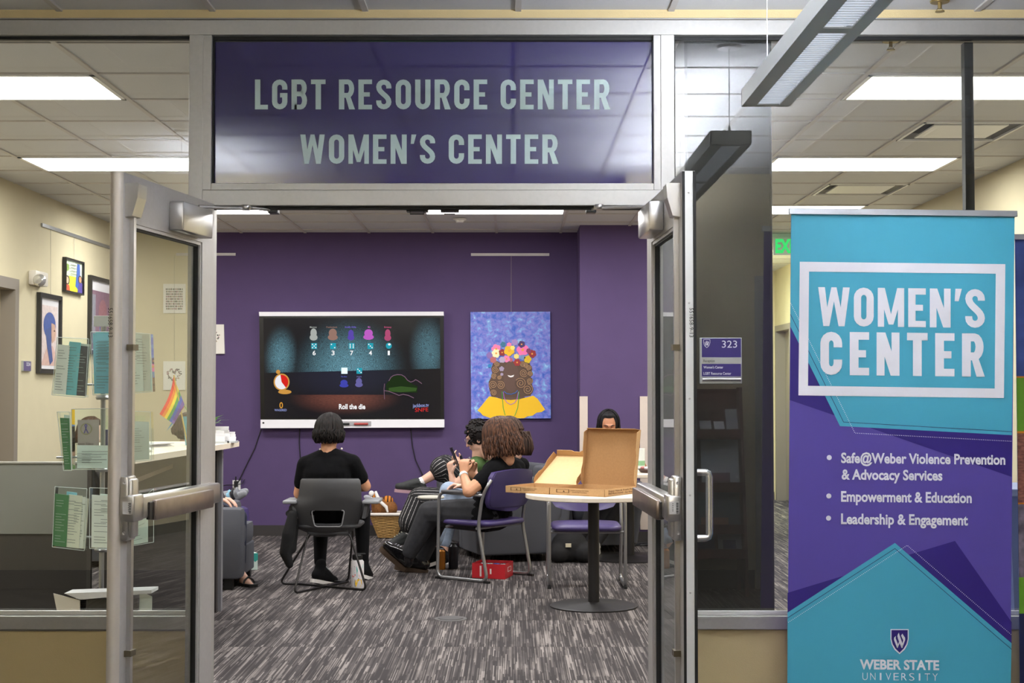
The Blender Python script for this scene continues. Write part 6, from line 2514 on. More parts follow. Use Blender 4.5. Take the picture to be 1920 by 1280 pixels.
# paper stacks and acrylic stand on the counter
rnd = random.Random(11)
for k, (x, y) in enumerate(((-2.02, 7.6), (-2.10, 7.95), (-2.12, 8.35), (-2.32, 8.7))):
    c_ = V(x, y, CT)
    t = thing('paper_stack', ['loose stack of printed sheets at the near end of the counter', 'second stack of white sheets on the counter', 'thin stack of sheets beside the teal cup', 'small stack of sheets at the inner edge of the counter'][k], 'paper', c_, rnd.uniform(-.4, .4), 'paper stacks on the counter')
    for j in range(4):
        o = part('sheet', MB().box((-.10 + rnd.uniform(-.02, .02), -.14 + rnd.uniform(-.02, .02), j * .006), (.10 + rnd.uniform(-.02, .02), .14, j * .006 + .004)), mat('paper_%d' % (j % 2), [(226, 222, 214), (200, 196, 206)][j % 2], .6), t, world=False)
an = thing('brochure_stand', 'clear acrylic stand with purple cards on the counter behind the door glass', 'stand', V(-1.95, 7.3, CT))
AC = glass('acrylic_clear', (250, 255, 252), .02, 1.35)
c_ = V(-1.95, 7.28, CT)
part('panel', MB().box(c_ + V(-.11, 0, 0), c_ + V(.11, .003, .20)), AC, an)
part('slope', MB().add([c_ + V(-.11, -.12, 0), c_ + V(.11, -.12, 0), c_ + V(.11, 0, .17), c_ + V(-.11, 0, .17)], [(0, 1, 2, 3)]), AC, an)
for j in range(7):
    part('card', MB().box(c_ + V(-.10 + .03 * j, .006, .02), c_ + V(-.078 + .03 * j, .01, .13 + .01 * (j % 2))), mat('card_violet', (150, 136, 200), .5), an)

# ------------------------------------------------------------------ brochure spinner behind the left glass
bs = thing('brochure_rack', 'clear revolving brochure rack behind the left glass', 'rack', V(at(192, 900, 6.75).x, 6.75, 0))
cx, cy = at(192, 900, 6.75).x, 6.75
part('pole', MB().tube([(cx, cy, .02), (cx, cy, at(192, 612, 6.75).z)], .012, 10), TUBE, bs, smooth=True)
part('base', MB().lathe([(.20, 0), (.20, .012), (.02, .03)], (cx, cy, 0), 28), BLKM, bs, smooth=True)
zt = at(192, 612, 6.75).z
part('header_holder', MB().box((cx - .045, cy - .01, zt), (cx + .045, cy + .01, zt + .05), bev=.003), mat('header_clear', (206, 206, 202), .3), bs)
part('header_post', MB().box((cx - .018, cy - .006, zt - .05), (cx + .018, cy + .006, zt)), AC, bs)
sc_ = 6.6 / 2720
paper_c = {'teal': (128, 200, 208), 'blue': (140, 206, 224), 'white': (236, 236, 230), 'green': (70, 130, 84), 'sage': (208, 212, 200), 'grey': (110, 108, 122), 'cream': (232, 230, 214), 'dark': (84, 80, 86), 'mint': (216, 228, 222)}


def pocket(name, quad, Y, items, label=None, tiltd=.03):
    """clear pocket: quad tl,tr,br,bl pixels; items: (u0,u1,vtop,colour) sheets"""
    tl, tr_, br, bl = [at(x, y, Y) for x, y in quad]
    dpt = V(0, .05, 0)
    pk = MB()
    pk.add([tl, tr_, br, bl], [(0, 1, 2, 3)])
    pk.add([tl, tl + dpt, bl + dpt, bl], [(0, 1, 2, 3)])
    pk.add([tr_, tr_ + dpt, br + dpt, br], [(0, 1, 2, 3)])
    pk.add([bl, br, br + dpt, bl + dpt], [(0, 1, 2, 3)])
    pk.add([tl + dpt, tr_ + dpt, br + dpt, bl + dpt], [(0, 1, 2, 3)])
    po = part('pocket', pk, AC, bs)
    e = MB()
    for (a, b) in ((tl, tr_), (tl, bl), (tr_, br), (bl, br)):
        e.tube([a, b], .0014, 4)
    part('pocket_edge', e, mat('acrylic_edge', (214, 224, 222), .2), po)

    def Pq(u, v, off):
        return (tl * (1 - u) + tr_ * u) * (1 - v) + (bl * (1 - u) + br * u) * v + V(0, off, 0)
    for k, (u0, u1, v0, c) in enumerate(items):
        off = .006 + .006 * k
        m = MB()
        lean = .02 if k % 2 else -.01
        m.prism([Pq(u0 + lean, v0, off + .01), Pq(u1 + lean, v0 + .01, off + .01), Pq(u1, .98, off), Pq(u0, .98, off)], V(0, .004, 0))
        sh = part('brochure', m, mat('sheet_' + c, paper_c[c], .5), po)
        lt = MB()
        dark = c in ('green', 'dark', 'grey')
        rr = random.Random(hash_((u0, v0, k)))
        v = v0 + .10
        while v < .9:
            if rr.random() < .8:
                ue = u0 + (u1 - u0) * rr.uniform(.5, .9)
                lt.add([Pq(u0 + (u1 - u0) * .12, v, off - .0012), Pq(ue, v, off - .0012), Pq(ue, v + .008, off - .0012), Pq(u0 + (u1 - u0) * .12, v + .008, off - .0012)], [(0, 1, 2, 3)])
            v += .045
        if lt.v:
            part('printed_line', lt, mat('print_pale' if dark else 'print_dark', (190, 200, 190) if dark else (120, 128, 128), .6), po)
    return po, Pq


def hash_(t):
    return int(sum((i + 1) * 997 * x for i, x in enumerate(t)) * 1000) % 100000


pocket('p', [(107, 632), (166, 635), (160, 745), (97, 740)], 6.62, [(.02, .40, .12, 'white'), (.34, .70, .06, 'teal'), (.60, .98, .12, 'dark'), (.30, .98, .08, 'sage')])
pocket('p', [(170, 622), (222, 622), (216, 740), (174, 740)], 6.60, [(.05, .95, .02, 'blue'), (.1, .98, .0, 'teal')])
pocket('p', [(236, 622), (282, 626), (286, 734), (240, 738)], 6.62, [(.0, .62, .02, 'mint'), (.3, .9, .0, 'sage'), (.45, .92, .45, 'teal')])
pocket('p', [(107, 772), (130, 772), (134, 882), (119, 882)], 6.62, [(.1, .95, .10, 'green'), (.4, .9, .05, 'mint')])
po, Pq = pocket('p', [(134, 767), (222, 765), (222, 880), (135, 880)], 6.58, [(.10, .98, .60, 'mint')])
m = MB()
m.prism([Pq(.10, .18, .02), Pq(.56, .18, .02), Pq(.56, .62, .02), Pq(.10, .62, .02)], V(0, .003, 0))
part('brochure', m, mat('sheet_mauve', (176, 166, 160), .5), po)
m = MB()
cxp, cyp = 161.5, 804
for k in range(24):
    a = k * 2 * PI / 24
    disc(m, cxp + 10 * math.cos(a), cyp + 10 * math.sin(a), 1.4, 1.4, 6.597, 6)
part('round_emblem', m, mat('emblem_olive', (150, 150, 110), .5), po)
m = MB()
line(m, [(157.5, 812), (161, 803), (163, 797), (161, 795), (159, 797), (161, 803), (165.5, 812)], 1.8, 6.5965)
part('ribbon_emblem', m, mat('ribbon_purple', (90, 80, 160), .5), po)
m = MB()
put_text(m, 'Domestic Violence', 143, 175, 829, 834, 6.596, bold=.0)
put_text(m, 'Resources', 151, 169, 837, 842, 6.596, bold=.0)
part('lettering', m, mat('text_dark', (50, 50, 60), .5), po)
m = MB()
for k in range(6):
    yy_ = 850 + k * 3.2
    line(m, [(144, yy_), (172 - (k % 3) * 2, yy_)], .7, 6.5765)
part('printed_line', m, mat('print_dark', (120, 128, 128), .6), po)
pocket('p', [(238, 770), (282, 772), (284, 862), (238, 866)], 6.62, [(.05, .9, .2, 'mint')])
pocket('p', [(103, 912), (163, 916), (158, 1032), (98, 1025)], 6.62, [(.0, .42, .12, 'green'), (.38, .80, .12, 'cream'), (.55, .92, .14, 'white'), (.66, .98, .16, 'cream'), (.30, .62, .08, 'blue')])
pocket('p', [(168, 914), (222, 916), (216, 1030), (168, 1028)], 6.60, [(.05, .9, .12, 'white'), (.3, .98, .1, 'mint')])
pocket('p', [(240, 958), (288, 916), (288, 1016), (242, 1024)], 6.62, [(.0, .75, .05, 'mint'), (.2, .7, .02, 'cream')])
for zz_ in (at(192, 745, 6.75).z, at(192, 880, 6.75).z, at(192, 1030, 6.75).z):
    part('tier_arm', MB().tube([(cx - .19, cy - .08, zz_ + .06), (cx, cy, zz_ + .06), (cx + .19, cy - .08, zz_ + .06)], .005, 6), TUBE, bs)
    part('tier_ring', MB().lathe([(.03, 0), (.035, .01), (.03, .02)], (cx, cy, zz_ - .01), 16), TUBE, bs, smooth=True)
# magazine tray at the bottom
mt_ = thing('magazine_tray', 'low tray of white papers at the bottom behind the left glass', 'tray', V(at(192, 1150, 6.45).x, 6.5, .35))
c0 = at(104, 1170, 6.45)
zb0_ = at(104, 1172, 6.45).z
for k, (quad, c) in enumerate((([(120, 1112), (284, 1106), (284, 1112), (150, 1124)], (206, 206, 208)), ([(100, 1112), (150, 1125), (150, 1172), (112, 1172)], (214, 208, 196)), ([(142, 1120), (162, 1124), (158, 1172), (140, 1172)], (226, 226, 224)), ([(262, 1108), (285, 1118), (284, 1172), (260, 1172)], (206, 216, 208)))):
    part('paper', hx(MB(), quad, 6.40 + .015 * k, 6.403 + .015 * k + (.12 if k == 0 else 0)), mat('tray_paper_%d' % k, c, .6), mt_)
part('tray_body', MB().box(V(at(152, 1172, 6.5).x, 6.43, .28), V(at(266, 1172, 6.5).x, 6.60, at(200, 1118, 6.5).z)), mat('tray_dark', (40, 40, 42), .4), mt_)
part('tray_stand', MB().box(V(at(130, 1172, 6.5).x, 6.50, 0), V(at(260, 1172, 6.5).x, 6.58, .28)), BLKM, mt_)

# ------------------------------------------------------------------ wooden magazine rack in the corridor (seen only mirrored in the glass)
mr = thing('magazine_rack', 'dark wooden magazine rack mirrored in the glass beside the right door', 'rack', (1.28, 1.55, 0))
CHY = mat('cherry_wood', (96, 52, 42), .5, noise=.2, scale=10, stretch=(1, 1, .1))
X0_, X1_ = 0.96, 1.585
for x in (X0_, X1_ - .02):
    part('side_panel', MB().hexa([V(x, 1.47, .10), V(x + .02, 1.47, .10), V(x + .02, 1.85, .10), V(x, 1.85, .10), V(x, 1.47, 1.40), V(x + .02, 1.47, 1.40), V(x + .02, 1.60, 1.40), V(x, 1.60, 1.40)]), CHY, mr)
    part('leg', MB().box((x, 1.47, 0), (x + .02, 1.52, .10)), CHY, mr)
    part('leg', MB().box((x, 1.80, 0), (x + .02, 1.85, .10)), CHY, mr)
part('back_panel', MB().hexa([V(X0_, 1.465, .25), V(X1_, 1.465, .25), V(X1_, 1.475, .25), V(X0_, 1.475, .25), V(X0_, 1.465, 1.39), V(X1_, 1.465, 1.39), V(X1_, 1.475, 1.39), V(X0_, 1.475, 1.39)]), CHY, mr)
for k, z_ in enumerate((1.08, .72, .44, .28)):
    y_ = 1.66 + .05 * k
    part('shelf', MB().box((X0_ + .02, 1.475, z_ - .02), (X1_ - .02, y_, z_)), CHY, mr)
    part('shelf_lip', MB().box((X0_ + .02, y_, z_ - .03), (X1_ - .02, y_ + .015, z_ + .035)), CHY, mr)
mags = [(1.30, 1.38, 1.08, .09, (170, 168, 172)), (1.40, 1.47, 1.08, .085, (200, 200, 206)), (1.48, 1.56, 1.08, .17, (150, 150, 156)), (1.12, 1.28, 1.08, .2, (120, 110, 120)),
        (1.30, 1.56, .72, .32, (176, 182, 190)), (1.0, 1.26, .72, .3, (160, 120, 110)), (1.22, 1.56, .44, .25, (60, 84, 100)), (.99, 1.2, .44, .24, (150, 150, 90)), (1.40, 1.56, .28, .14, (176, 180, 190)), (1.18, 1.38, .28, .09, (66, 66, 104))]
for k, (x0, x1, z_, h, c) in enumerate(mags):
    lab = ['small framed card on the top shelf of the mirrored rack', 'blank white card on the top shelf of the mirrored rack', 'grey leaflet at the end of the rack top shelf', 'large dark leaflet on the rack top shelf', 'broad newspaper on the second shelf of the mirrored rack', 'brown magazine on the second shelf of the rack', 'blue landscape magazine on the third shelf of the rack', 'yellow magazine on the third shelf of the rack', 'white flyer on the lowest shelf of the mirrored rack', 'dark blue flyer on the lowest shelf of the rack'][k]
    y_ = 1.60 + (.05 * {1.08: 0, .72: 1, .44: 2, .28: 3}[z_])
    t = thing('magazine', lab, 'magazine', ((x0 + x1) / 2, y_, z_), 0, 'leaflets on the wooden rack')
    part('cover', MB().hexa([V(x0, y_, z_), V(x1, y_, z_), V(x1, y_ + .004, z_), V(x0, y_ + .004, z_), V(x0, y_ - .09, z_ + h), V(x1, y_ - .09, z_ + h), V(x1, y_ - .086, z_ + h), V(x0, y_ - .086, z_ + h)]), mat('mag_%d_%d' % (c[0], c[1]), c, .4), t)
    if c[0] in (176, 60):
        c2 = (90, 44, 60) if c[0] == 176 and h > .2 else ((150, 96, 70) if c[0] == 60 else (60, 66, 120))
        f0, f1 = (.1, .3) if h > .2 else (.2, .6)
        a0, a1 = x0 + (x1 - x0) * .2, x0 + (x1 - x0) * .75
        part('printed_block', MB().add([V(a0, y_ + .005 - .09 * f0, z_ + h * f0), V(a1, y_ + .005 - .09 * f0, z_ + h * f0), V(a1, y_ + .005 - .09 * f1, z_ + h * f1), V(a0, y_ + .005 - .09 * f1, z_ + h * f1)], [(0, 1, 2, 3)]), mat('mag_print_%d' % c2[0], c2, .4), t)

# ================================================================== people
def frame(fwd, up=V(0, 0, 1)):
    f = Vector(fwd).normalized()
    r = f.cross(up).normalized()
    u = r.cross(f).normalized()
    return Matrix(((r.x, f.x, u.x), (r.y, f.y, u.y), (r.z, f.z, u.z)))


def head_shapes(mb, c, Rm, s=1.0):
    def L(x, y, z):
        return Vector(c) + Rm @ V(x * s, y * s, z * s)
    mb.ell(L(0, -.012, .030), (.074 * s, .094 * s, .092 * s), 18, 12, Rm)
    mb.ell(L(0, .022, -.030), (.060 * s, .068 * s, .078 * s), 16, 10, Rm)
    mb.ell(L(0, .048, -.086), (.030 * s, .028 * s, .024 * s), 12, 8, Rm)
    mb.cap(L(0, .086, .012), .009 * s, L(0, .106, -.026), .013 * s, 8)
    mb.ell(L(0, .080, .034), (.050 * s, .014 * s, .012 * s), 12, 8, Rm)
    mb.ell(L(.034, .066, -.030), (.024 * s, .020 * s, .022 * s), 10, 8, Rm)
    mb.ell(L(-.034, .066, -.030), (.024 * s, .020 * s, .022 * s), 10, 8, Rm)
    mb.ell(L(.0, .084, -.056), (.024 * s, .012 * s, .014 * s), 10, 8, Rm)
    for k in (-1, 1):
        mb.ell(L(k * .078, -.012, -.012), (.012 * s, .020 * s, .032 * s), 8, 8, Rm)
    mb.cap(L(0, -.02, -.04), .050 * s, L(0, -.035, -.15), .054 * s, 12)


def hand_shapes(mb, w, d, n, curl=.5, thumb=1, s=1.0):
    """w wrist, d finger direction, n palm normal (fingers curl towards it)"""
    d = Vector(d).normalized()
    n = Vector(n)
    n = (n - d * n.dot(d)).normalized()
    t = d.cross(n).normalized() * thumb
    w = Vector(w)
    for k, (o, ln) in enumerate(((-.030, .92), (-.010, 1.0), (.011, .95), (.030, .78))):
        kn = w + (d * .088 + t * (-o)) * s
        mb.cap(w + (d * .012 + t * (-o * .55)) * s, .0135 * s, kn, .0115 * s, 8)
        p = kn
        a = curl * .5
        for j, seg in enumerate((.040, .027, .021)):
            a += curl * .75
            q_ = p + (d * math.cos(a) + n * math.sin(a)) * seg * ln * s
            mb.cap(p, (.0098 - .0009 * j) * s, q_, (.0090 - .0009 * j) * s, 8)
            p = q_
    tb = w + (d * .028 + t * .026) * s
    p1 = tb + (d * .030 + t * .020 + n * .018) * s
    p2 = p1 + (d * .026 + t * .002 + n * .020) * s
    mb.cap(w + (d * .012 + t * .010) * s, .015 * s, tb, .0145 * s, 8)
    mb.cap(tb, .0125 * s, p1, .0108 * s, 8)
    mb.cap(p1, .0105 * s, p2, .0088 * s, 8)


def lerp(a, b, t):
    return Vector(a) * (1 - t) + Vector(b) * t


def torso(mb, J, e=0.0, k=1.0):
    pel, ch, nk = J['pel'], J['chest'], J['neck']
    hl, hr, sl, sr = J['hl'], J['hr'], J['sl'], J['sr']
    mb.cap(hl, (.098 + e) * k, hr, (.098 + e) * k, 14)
    mid = lerp(pel, ch, .5)
    ax = (sr - sl).normalized()
    mb.cap(pel, (.115 + e) * k, mid, (.112 + e) * k, 14)
    for q in (-1, 1):
        mb.cap(pel + ax * .055 * q * k, (.10 + e) * k, ch + ax * .060 * q * k, (.108 + e) * k, 14)
        mb.cap(mid + ax * .05 * q * k, (.10 + e) * k, lerp(ch, nk, .30) + ax * .07 * q * k, (.095 + e) * k, 14)
    s0, s1 = lerp(sl, sr, .06), lerp(sl, sr, .94)
    mb.cap(s0, (.056 + e) * k, lerp(nk, lerp(sl, sr, .5), .35), (.062 + e * .8) * k, 12)
    mb.cap(s1, (.056 + e) * k, lerp(nk, lerp(sl, sr, .5), .35), (.062 + e * .8) * k, 12)
    mb.cap(ch, (.10 + e) * k, lerp(ch, nk, .7), (.07 + e) * k, 12)


def foot(mb, a, t, r=.036, e=0.0):
    d = (Vector(t) - Vector(a))
    f = d.normalized()
    dn = V(0, 0, -1)
    dn = (dn - f * dn.dot(f)).normalized()
    heel = Vector(a) + dn * .035 - f * .030
    mb.cap(Vector(a), r + e, heel, r * .9 + e, 10)
    mb.cap(heel, r * .86 + e, Vector(a) + f * .10 + dn * .038, r * .92 + e, 10)
    mb.cap(Vector(a) + f * .02, r + e, Vector(a) + f * .11 + dn * .03, r * .85 + e, 10)
    mb.cap(Vector(a) + f * .10 + dn * .038, r * .95 + e, Vector(a) + f * .175 + dn * .044, r * .66 + e, 10)


def shoe(root, a, t, m_up, m_sole, r=.036, sole_t=.024, high=.05, deco=None, label=None, name='shoe'):
    a, t = Vector(a), Vector(t)
    f = (t - a).normalized()
    dn = V(0, 0, -1)
    dn = (dn - f * dn.dot(f)).normalized()
    sd = f.cross(dn).normalized()
    m = MB()
    foot(m, a, t, r, .007)
    if high:
        m.cap(a, r + .009, a - dn * high, r + .006, 10)
    up = part(name, remesh(m, .0075, 3), m_up, root, smooth=True, ang=180, label=label)
    out = [(-.068, .0), (-.058, .026), (-.02, .034), (.06, .036), (.13, .044), (.18, .034), (.205, .012), (.205, -.012), (.18, -.034), (.13, -.042), (.06, -.034), (-.02, -.034), (-.058, -.026)]
    base = a + dn * (.035 + r * .93)
    pr = MB().prism([base + f * x + sd * y for x, y in out], dn * sole_t)
    part('sole', pr, m_sole, up, smooth=True, ang=40)
    if deco:
        dm, n = deco
        lc = MB()
        for k in range(n):
            p = a + f * (.035 + .022 * k) - dn * (.020 - .007 * k) * 1.0 - dn * .014
            lc.tube([p - sd * .022, p - dn * .006, p + sd * .022], .0035, 5)
        part('laces', lc, dm, up)
    return up


def vis(root):
    return root


def stripe_attr(o, segs, n=26):
    me = o.data
    M = wm(o.parent)
    N = len(me.vertices)
    co = np.empty(N * 3)
    me.vertices.foreach_get('co', co)
    co = co.reshape(-1, 3)
    Mn = np.array(M)
    co = co @ Mn[:3, :3].T + Mn[:3, 3]
    best = np.full(N, 1e9)
    val = np.zeros(N)
    for (a, b, nn) in segs:
        a = np.array(a)
        b = np.array(b)
        ax = b - a
        L2 = ax @ ax
        t = np.clip(((co - a) @ ax) / L2, 0, 1)
        q = co - (a + t[:, None] * ax)
        d = np.linalg.norm(q, axis=1)
        u = ax / math.sqrt(L2)
        e1 = np.cross(u, [0.0, .3, 1.0])
        e1 /= np.linalg.norm(e1)
        e2 = np.cross(u, e1)
        ang = np.arctan2(q @ e2, q @ e1)
        v = np.cos(ang * nn)
        s = d < best
        best[s] = d[s]
        val[s] = v[s]
    at_ = me.attributes.new('stripe', 'FLOAT', 'POINT')
    at_.data.foreach_set('value', val.astype(np.float32))


def stripe_mat():
    m = mat('striped_cloth', (20, 19, 22), .85)
    nt = m.node_tree
    a = nt.nodes.new('ShaderNodeAttribute')
    a.attribute_name = 'stripe'
    cr = nt.nodes.new('ShaderNodeValToRGB')
    e = cr.color_ramp.elements
    e[0].position = .78
    e[0].color = lin((16, 15, 18))
    e[1].position = .95
    e[1].color = lin((196, 192, 192))
    nt.links.new(a.outputs['Fac'], cr.inputs[0])
    nt.links.new(cr.outputs[0], nt.nodes['Principled BSDF'].inputs['Base Color'])
    return m


def hair_mat(name, c, c2):
    m = mat(name, c, .6, spec=.25)
    nt = m.node_tree
    N = nt.nodes.new
    tc = N('ShaderNodeTexCoord')
    mp = N('ShaderNodeMapping')
    mp.inputs['Scale'].default_value = (90, 90, 7)
    n = N('ShaderNodeTexNoise')
    n.inputs['Scale'].default_value = 1
    n.inputs['Detail'].default_value = 3
    mx = N('ShaderNodeMix')
    mx.data_type = 'RGBA'
    mx.inputs[6].default_value = lin(c)
    mx.inputs[7].default_value = lin(c2)
    rp = N('ShaderNodeMapRange')
    rp.inputs[1].default_value = .4
    rp.inputs[2].default_value = .68
    lk = nt.links.new
    lk(tc.outputs['Object'], mp.inputs[0])
    lk(mp.outputs[0], n.inputs['Vector'])
    lk(n.outputs[0], rp.inputs[0])
    lk(rp.outputs[0], mx.inputs[0])
    lk(mx.outputs[2], nt.nodes['Principled BSDF'].inputs['Base Color'])
    return m


def hair_cap(mb, c, Rm, s=1.0, vol=1.0, face=62, low=-.02, rnd=None, back=0.0):
    """scalp shell: ellipsoid with the face region pushed inside the head"""
    rnd = rnd or random.Random(1)
    n, m = 26, 16
    rx, ry, rz = .086 * s * vol, .104 * s * vol, .102 * s * vol
    vs = []
    fs = []
    for i in range(m + 1):
        t = PI * .78 * i / m
        for j in range(n):
            a = 2 * PI * j / n
            x, y, z = math.sin(t) * math.sin(a), math.sin(t) * math.cos(a), math.cos(t)
            deg = abs(math.degrees(math.atan2(x, y)))
            k = 1.0 + rnd.uniform(-.012, .012)
            if deg < face and z < .66:
                k = .70
            elif deg < face + 16 and z < .5:
                k *= .93
            vs.append(Vector(c) + Rm @ V(x * rx * k, (y * ry * k) - .014 * s, z * rz * k + .036 * s))
    for i in range(m):
        for j in range(n):
            fs.append((i * n + j, i * n + (j + 1) % n, (i + 1) * n + (j + 1) % n, (i + 1) * n + j))
    mb.add(vs, fs)


def hair_strands(mb, c, Rm, s, vol, n, drop, face=65, wave=.0, seed=1, r=.010, part_x=0.0, inward=.0, back_drop=None):
    rnd = random.Random(seed)
    for k in range(n):
        a = rnd.uniform(face, 360 - face)
        aa = math.radians(a)
        lay = rnd.uniform(.96, 1.06) * vol
        rx, ry, rz = .084 * s * lay, .102 * s * lay, .100 * s * lay
        pts = []
        t0 = rnd.uniform(.05, .6)
        for i in range(7):
            t = t0 + (PI / 2 - t0) * i / 6
            x, y, z = math.sin(t) * math.sin(aa), math.sin(t) * math.cos(aa), math.cos(t)
            pts.append(V(x * rx + part_x * (1 - math.sin(t)), y * ry - .014 * s, z * rz + .036 * s))
        e = pts[-1]
        bk = .5 - .5 * math.cos(aa)
        dd = (drop * (1 - bk) + (back_drop if back_drop is not None else drop) * bk) * rnd.uniform(.62, 1.06)
        ph = rnd.uniform(0, 6)
        for i in range(1, 8):
            f = i / 7
            o = 1 + .10 * math.sin(f * PI) * 1.0 - inward * f * f
            w_ = wave * math.sin(f * 7 + ph)
            pts.append(V(e.x * o + w_, (e.y + .014 * s) * o - .014 * s + w_ * .6, e.z - dd * f))
        rr = [r * (.6 + .4 * math.sin(PI * min(1, (i + 1) / 8))) if i < 10 else r * (1 - .13 * (i - 9)) for i in range(len(pts))]
        P_ = [Vector(c) + Rm @ p for p in pts]
        mb.tube(P_, rr, 5)


def person(name_label, J, skin, shirt, trousers, shoes=None, hair=None, sleeve=.55, leg_end=.97, k=1.0, arms=True, hands=None, face=False, name='person', leg_r=(.088, .060, .044), trouser_fn=None, shirt_low=True, cut_legs=None, shirt_e=.013, group=None, headscale=1.0):
    loc = Vector(J['pel'])
    loc.z = 0
    root = thing(name, name_label, 'person', loc, 0, group)
    b = MB()
    torso(b, J, -.006, k)
    b.cap(J['neck'] + V(0, 0, -.03), .058 * k, J['head'] + V(0, 0, -.04), .050 * k, 12)
    Rm = frame(J['hf'], J.get('hu', V(0, 0, 1)))
    head_shapes(b, J['head'], Rm, headscale)
    for q in 'lr':
        b.cap(J['s' + q], .052 * k, J['e' + q], .042 * k, 10)
        b.cap(J['e' + q], .041 * k, lerp(J['e' + q], J['w' + q], .35), .038 * k, 10)
        b.cap(lerp(J['e' + q], J['w' + q], .35), .038 * k, J['w' + q], .025 * k, 10)
        h = J.get('h' + q + 'and')
        if h:
            hand_shapes(b, J['w' + q], h[0], h[1], h[2], h[3])
        b.cap(J['h' + q], .083 * k, J['k' + q], .054 * k, 12)
        b.cap(J['k' + q], .053 * k, lerp(J['k' + q], J['a' + q], .35), .050 * k, 12)
        b.cap(lerp(J['k' + q], J['a' + q], .35), .050 * k, J['a' + q], .034 * k, 12)
        foot(b, J['a' + q], J['t' + q], .032)
    body = part('body', remesh(b, .0068, 3), skin, root, smooth=True, ang=180)
    # shirt
    m = MB()
    torso(m, J, shirt_e, k)
    for q in 'lr':
        se = lerp(J['s' + q], J['e' + q], sleeve)
        m.cap(J['s' + q], .066 * k, se, (.058 if sleeve < .9 else .052) * k, 12)
        if sleeve > .9:
            m.cap(se, .052 * k, lerp(J['e' + q], J['w' + q], .85), .036 * k, 12)
    part('shirt', remesh(m, .009, 3), shirt, root, smooth=True, ang=180)
    # trousers
    m = MB()
    m.cap(J['hl'], (.098 + .012) * k, J['hr'], (.098 + .012) * k, 14)
    m.cap(J['pel'], .118 * k, lerp(J['pel'], J['chest'], .22), .112 * k, 14)
    segs = []
    for q in 'lr':
        r0, r1, r2 = leg_r
        m.cap(J['h' + q], (r0 + .012) * k, J['k' + q], r1 * k + .010, 12)
        le = leg_end if not isinstance(leg_end, dict) else leg_end[q]
        if le > 0:
            m.cap(J['k' + q], r1 * k + .009, lerp(J['k' + q], J['a' + q], le), r2 * k + .004, 12)
        segs.append((tuple(J['h' + q]), tuple(J['k' + q]), 20))
        segs.append((tuple(J['k' + q]), tuple(J['a' + q]), 20))
    tr = part('trousers', remesh(m, .0075 if trouser_fn else .009, 3), trousers, root, smooth=True, ang=180)
    if trouser_fn:
        trouser_fn(tr, segs)
    if shoes:
        shoes(root, J)
    if hair:
        hair(root, J, Rm)
    return root, Rm


SK1 = mat('skin_tan', (196, 142, 108), .55, noise=.05, scale=30)
SK2 = mat('skin_light', (222, 176, 154), .55, noise=.05, scale=30)
SK3 = mat('skin_brown', (176, 120, 88), .55, noise=.05, scale=30)
TEE = mat('black_cotton', (13, 13, 15), 1.0, noise=.15, scale=40, bump=.25, bscale=60, spec=.15)
LEG = mat('black_leggings', (12, 12, 14), .95, noise=.1, scale=50, spec=.2)
JEANB = mat('washed_black_denim', (38, 38, 42), .9, noise=.25, scale=30, bump=.3, bscale=500)
JEANL = mat('light_denim', (150, 166, 190), .9, noise=.12, scale=40)
SHOEB = mat('black_canvas', (14, 14, 16), .9, spec=.2)
LEATH = mat('black_patent', (16, 15, 17), .22, coat=.6)
SOLEW = mat('white_rubber', (222, 218, 214), .6)
SOLEB = mat('brown_rubber', (64, 48, 34), .6)
HD = hair_mat('dark_hair', (12, 9, 9), (34, 26, 24))
HB = hair_mat('brown_hair', (44, 28, 22), (104, 68, 48))
HB2 = hair_mat('deep_brown_hair', (44, 32, 28), (88, 64, 52))
HK = hair_mat('black_hair', (12, 10, 12), (34, 30, 34))
PH = mat('phone_black', (22, 22, 28), .25)


def phone(c, up, nrm, lab, grp='phones held by the seated people', m_=PH, w_=.074, h_=.150):
    up = Vector(up).normalized()
    nrm = Vector(nrm)
    nrm = (nrm - up * nrm.dot(up)).normalized()
    sd = up.cross(nrm)
    t = thing('phone', lab, 'phone', Vector(c) - up * h_ / 2, 0, grp)
    M4 = Matrix(((sd.x, nrm.x, up.x, c[0]), (sd.y, nrm.y, up.y, c[1]), (sd.z, nrm.z, up.z, c[2]), (0, 0, 0, 1)))
    b = MB().box((-w_ / 2, -.0045, -h_ / 2), (w_ / 2, .0045, h_ / 2), bev=.003, M=M4)
    part('case', b, m_, t)
    part('display', MB().box((-w_ / 2 + .004, .0046, -h_ / 2 + .006), (w_ / 2 - .004, .0052, h_ / 2 - .006), M=M4), emis('phone_glow', (120, 140, 170), .6), t)
    part('camera', MB().box((w_ / 2 - .03, -.0065, h_ / 2 - .03), (w_ / 2 - .008, -.0045, h_ / 2 - .008), M=M4), BLACK, t)


# ---- person 1: back to the camera in the shell chair, facing the screen
J = dict(pel=V(-1.282, 10.17, .56), chest=V(-1.285, 10.10, .80), neck=V(-1.275, 10.11, .95), head=at(617, 815, 10.14), hf=V(.02, 1, -.10),
         sl=at(574, 871, 10.10), sr=at(660, 868, 10.10), el=at(561, 925, 10.16), er=at(685, 911, 10.18), wl=V(-1.36, 10.42, .66), wr=V(-1.15, 10.45, .68),
         hl=V(-1.37, 10.20, .53), hr=V(-1.20, 10.20, .53), kl=V(-1.43, 10.62, .50), kr=V(-1.10, 10.66, .50),
         al=fl(604, 1083, .095) + V(0, .0, 0), ar=V(-1.085, 10.62, .10), tl=V(-1.27, 10.60, .05), tr=V(-1.05, 10.8, .06),
         hland=(V(.5, 1, .3), V(.3, 0, 1), .7, 1), hrand=(V(-.5, 1, .3), V(-.3, 0, 1), .7, -1))
J['al'] = V(-1.372, 10.40, .095)
J['tl'] = V(-1.27, 10.56, .05)
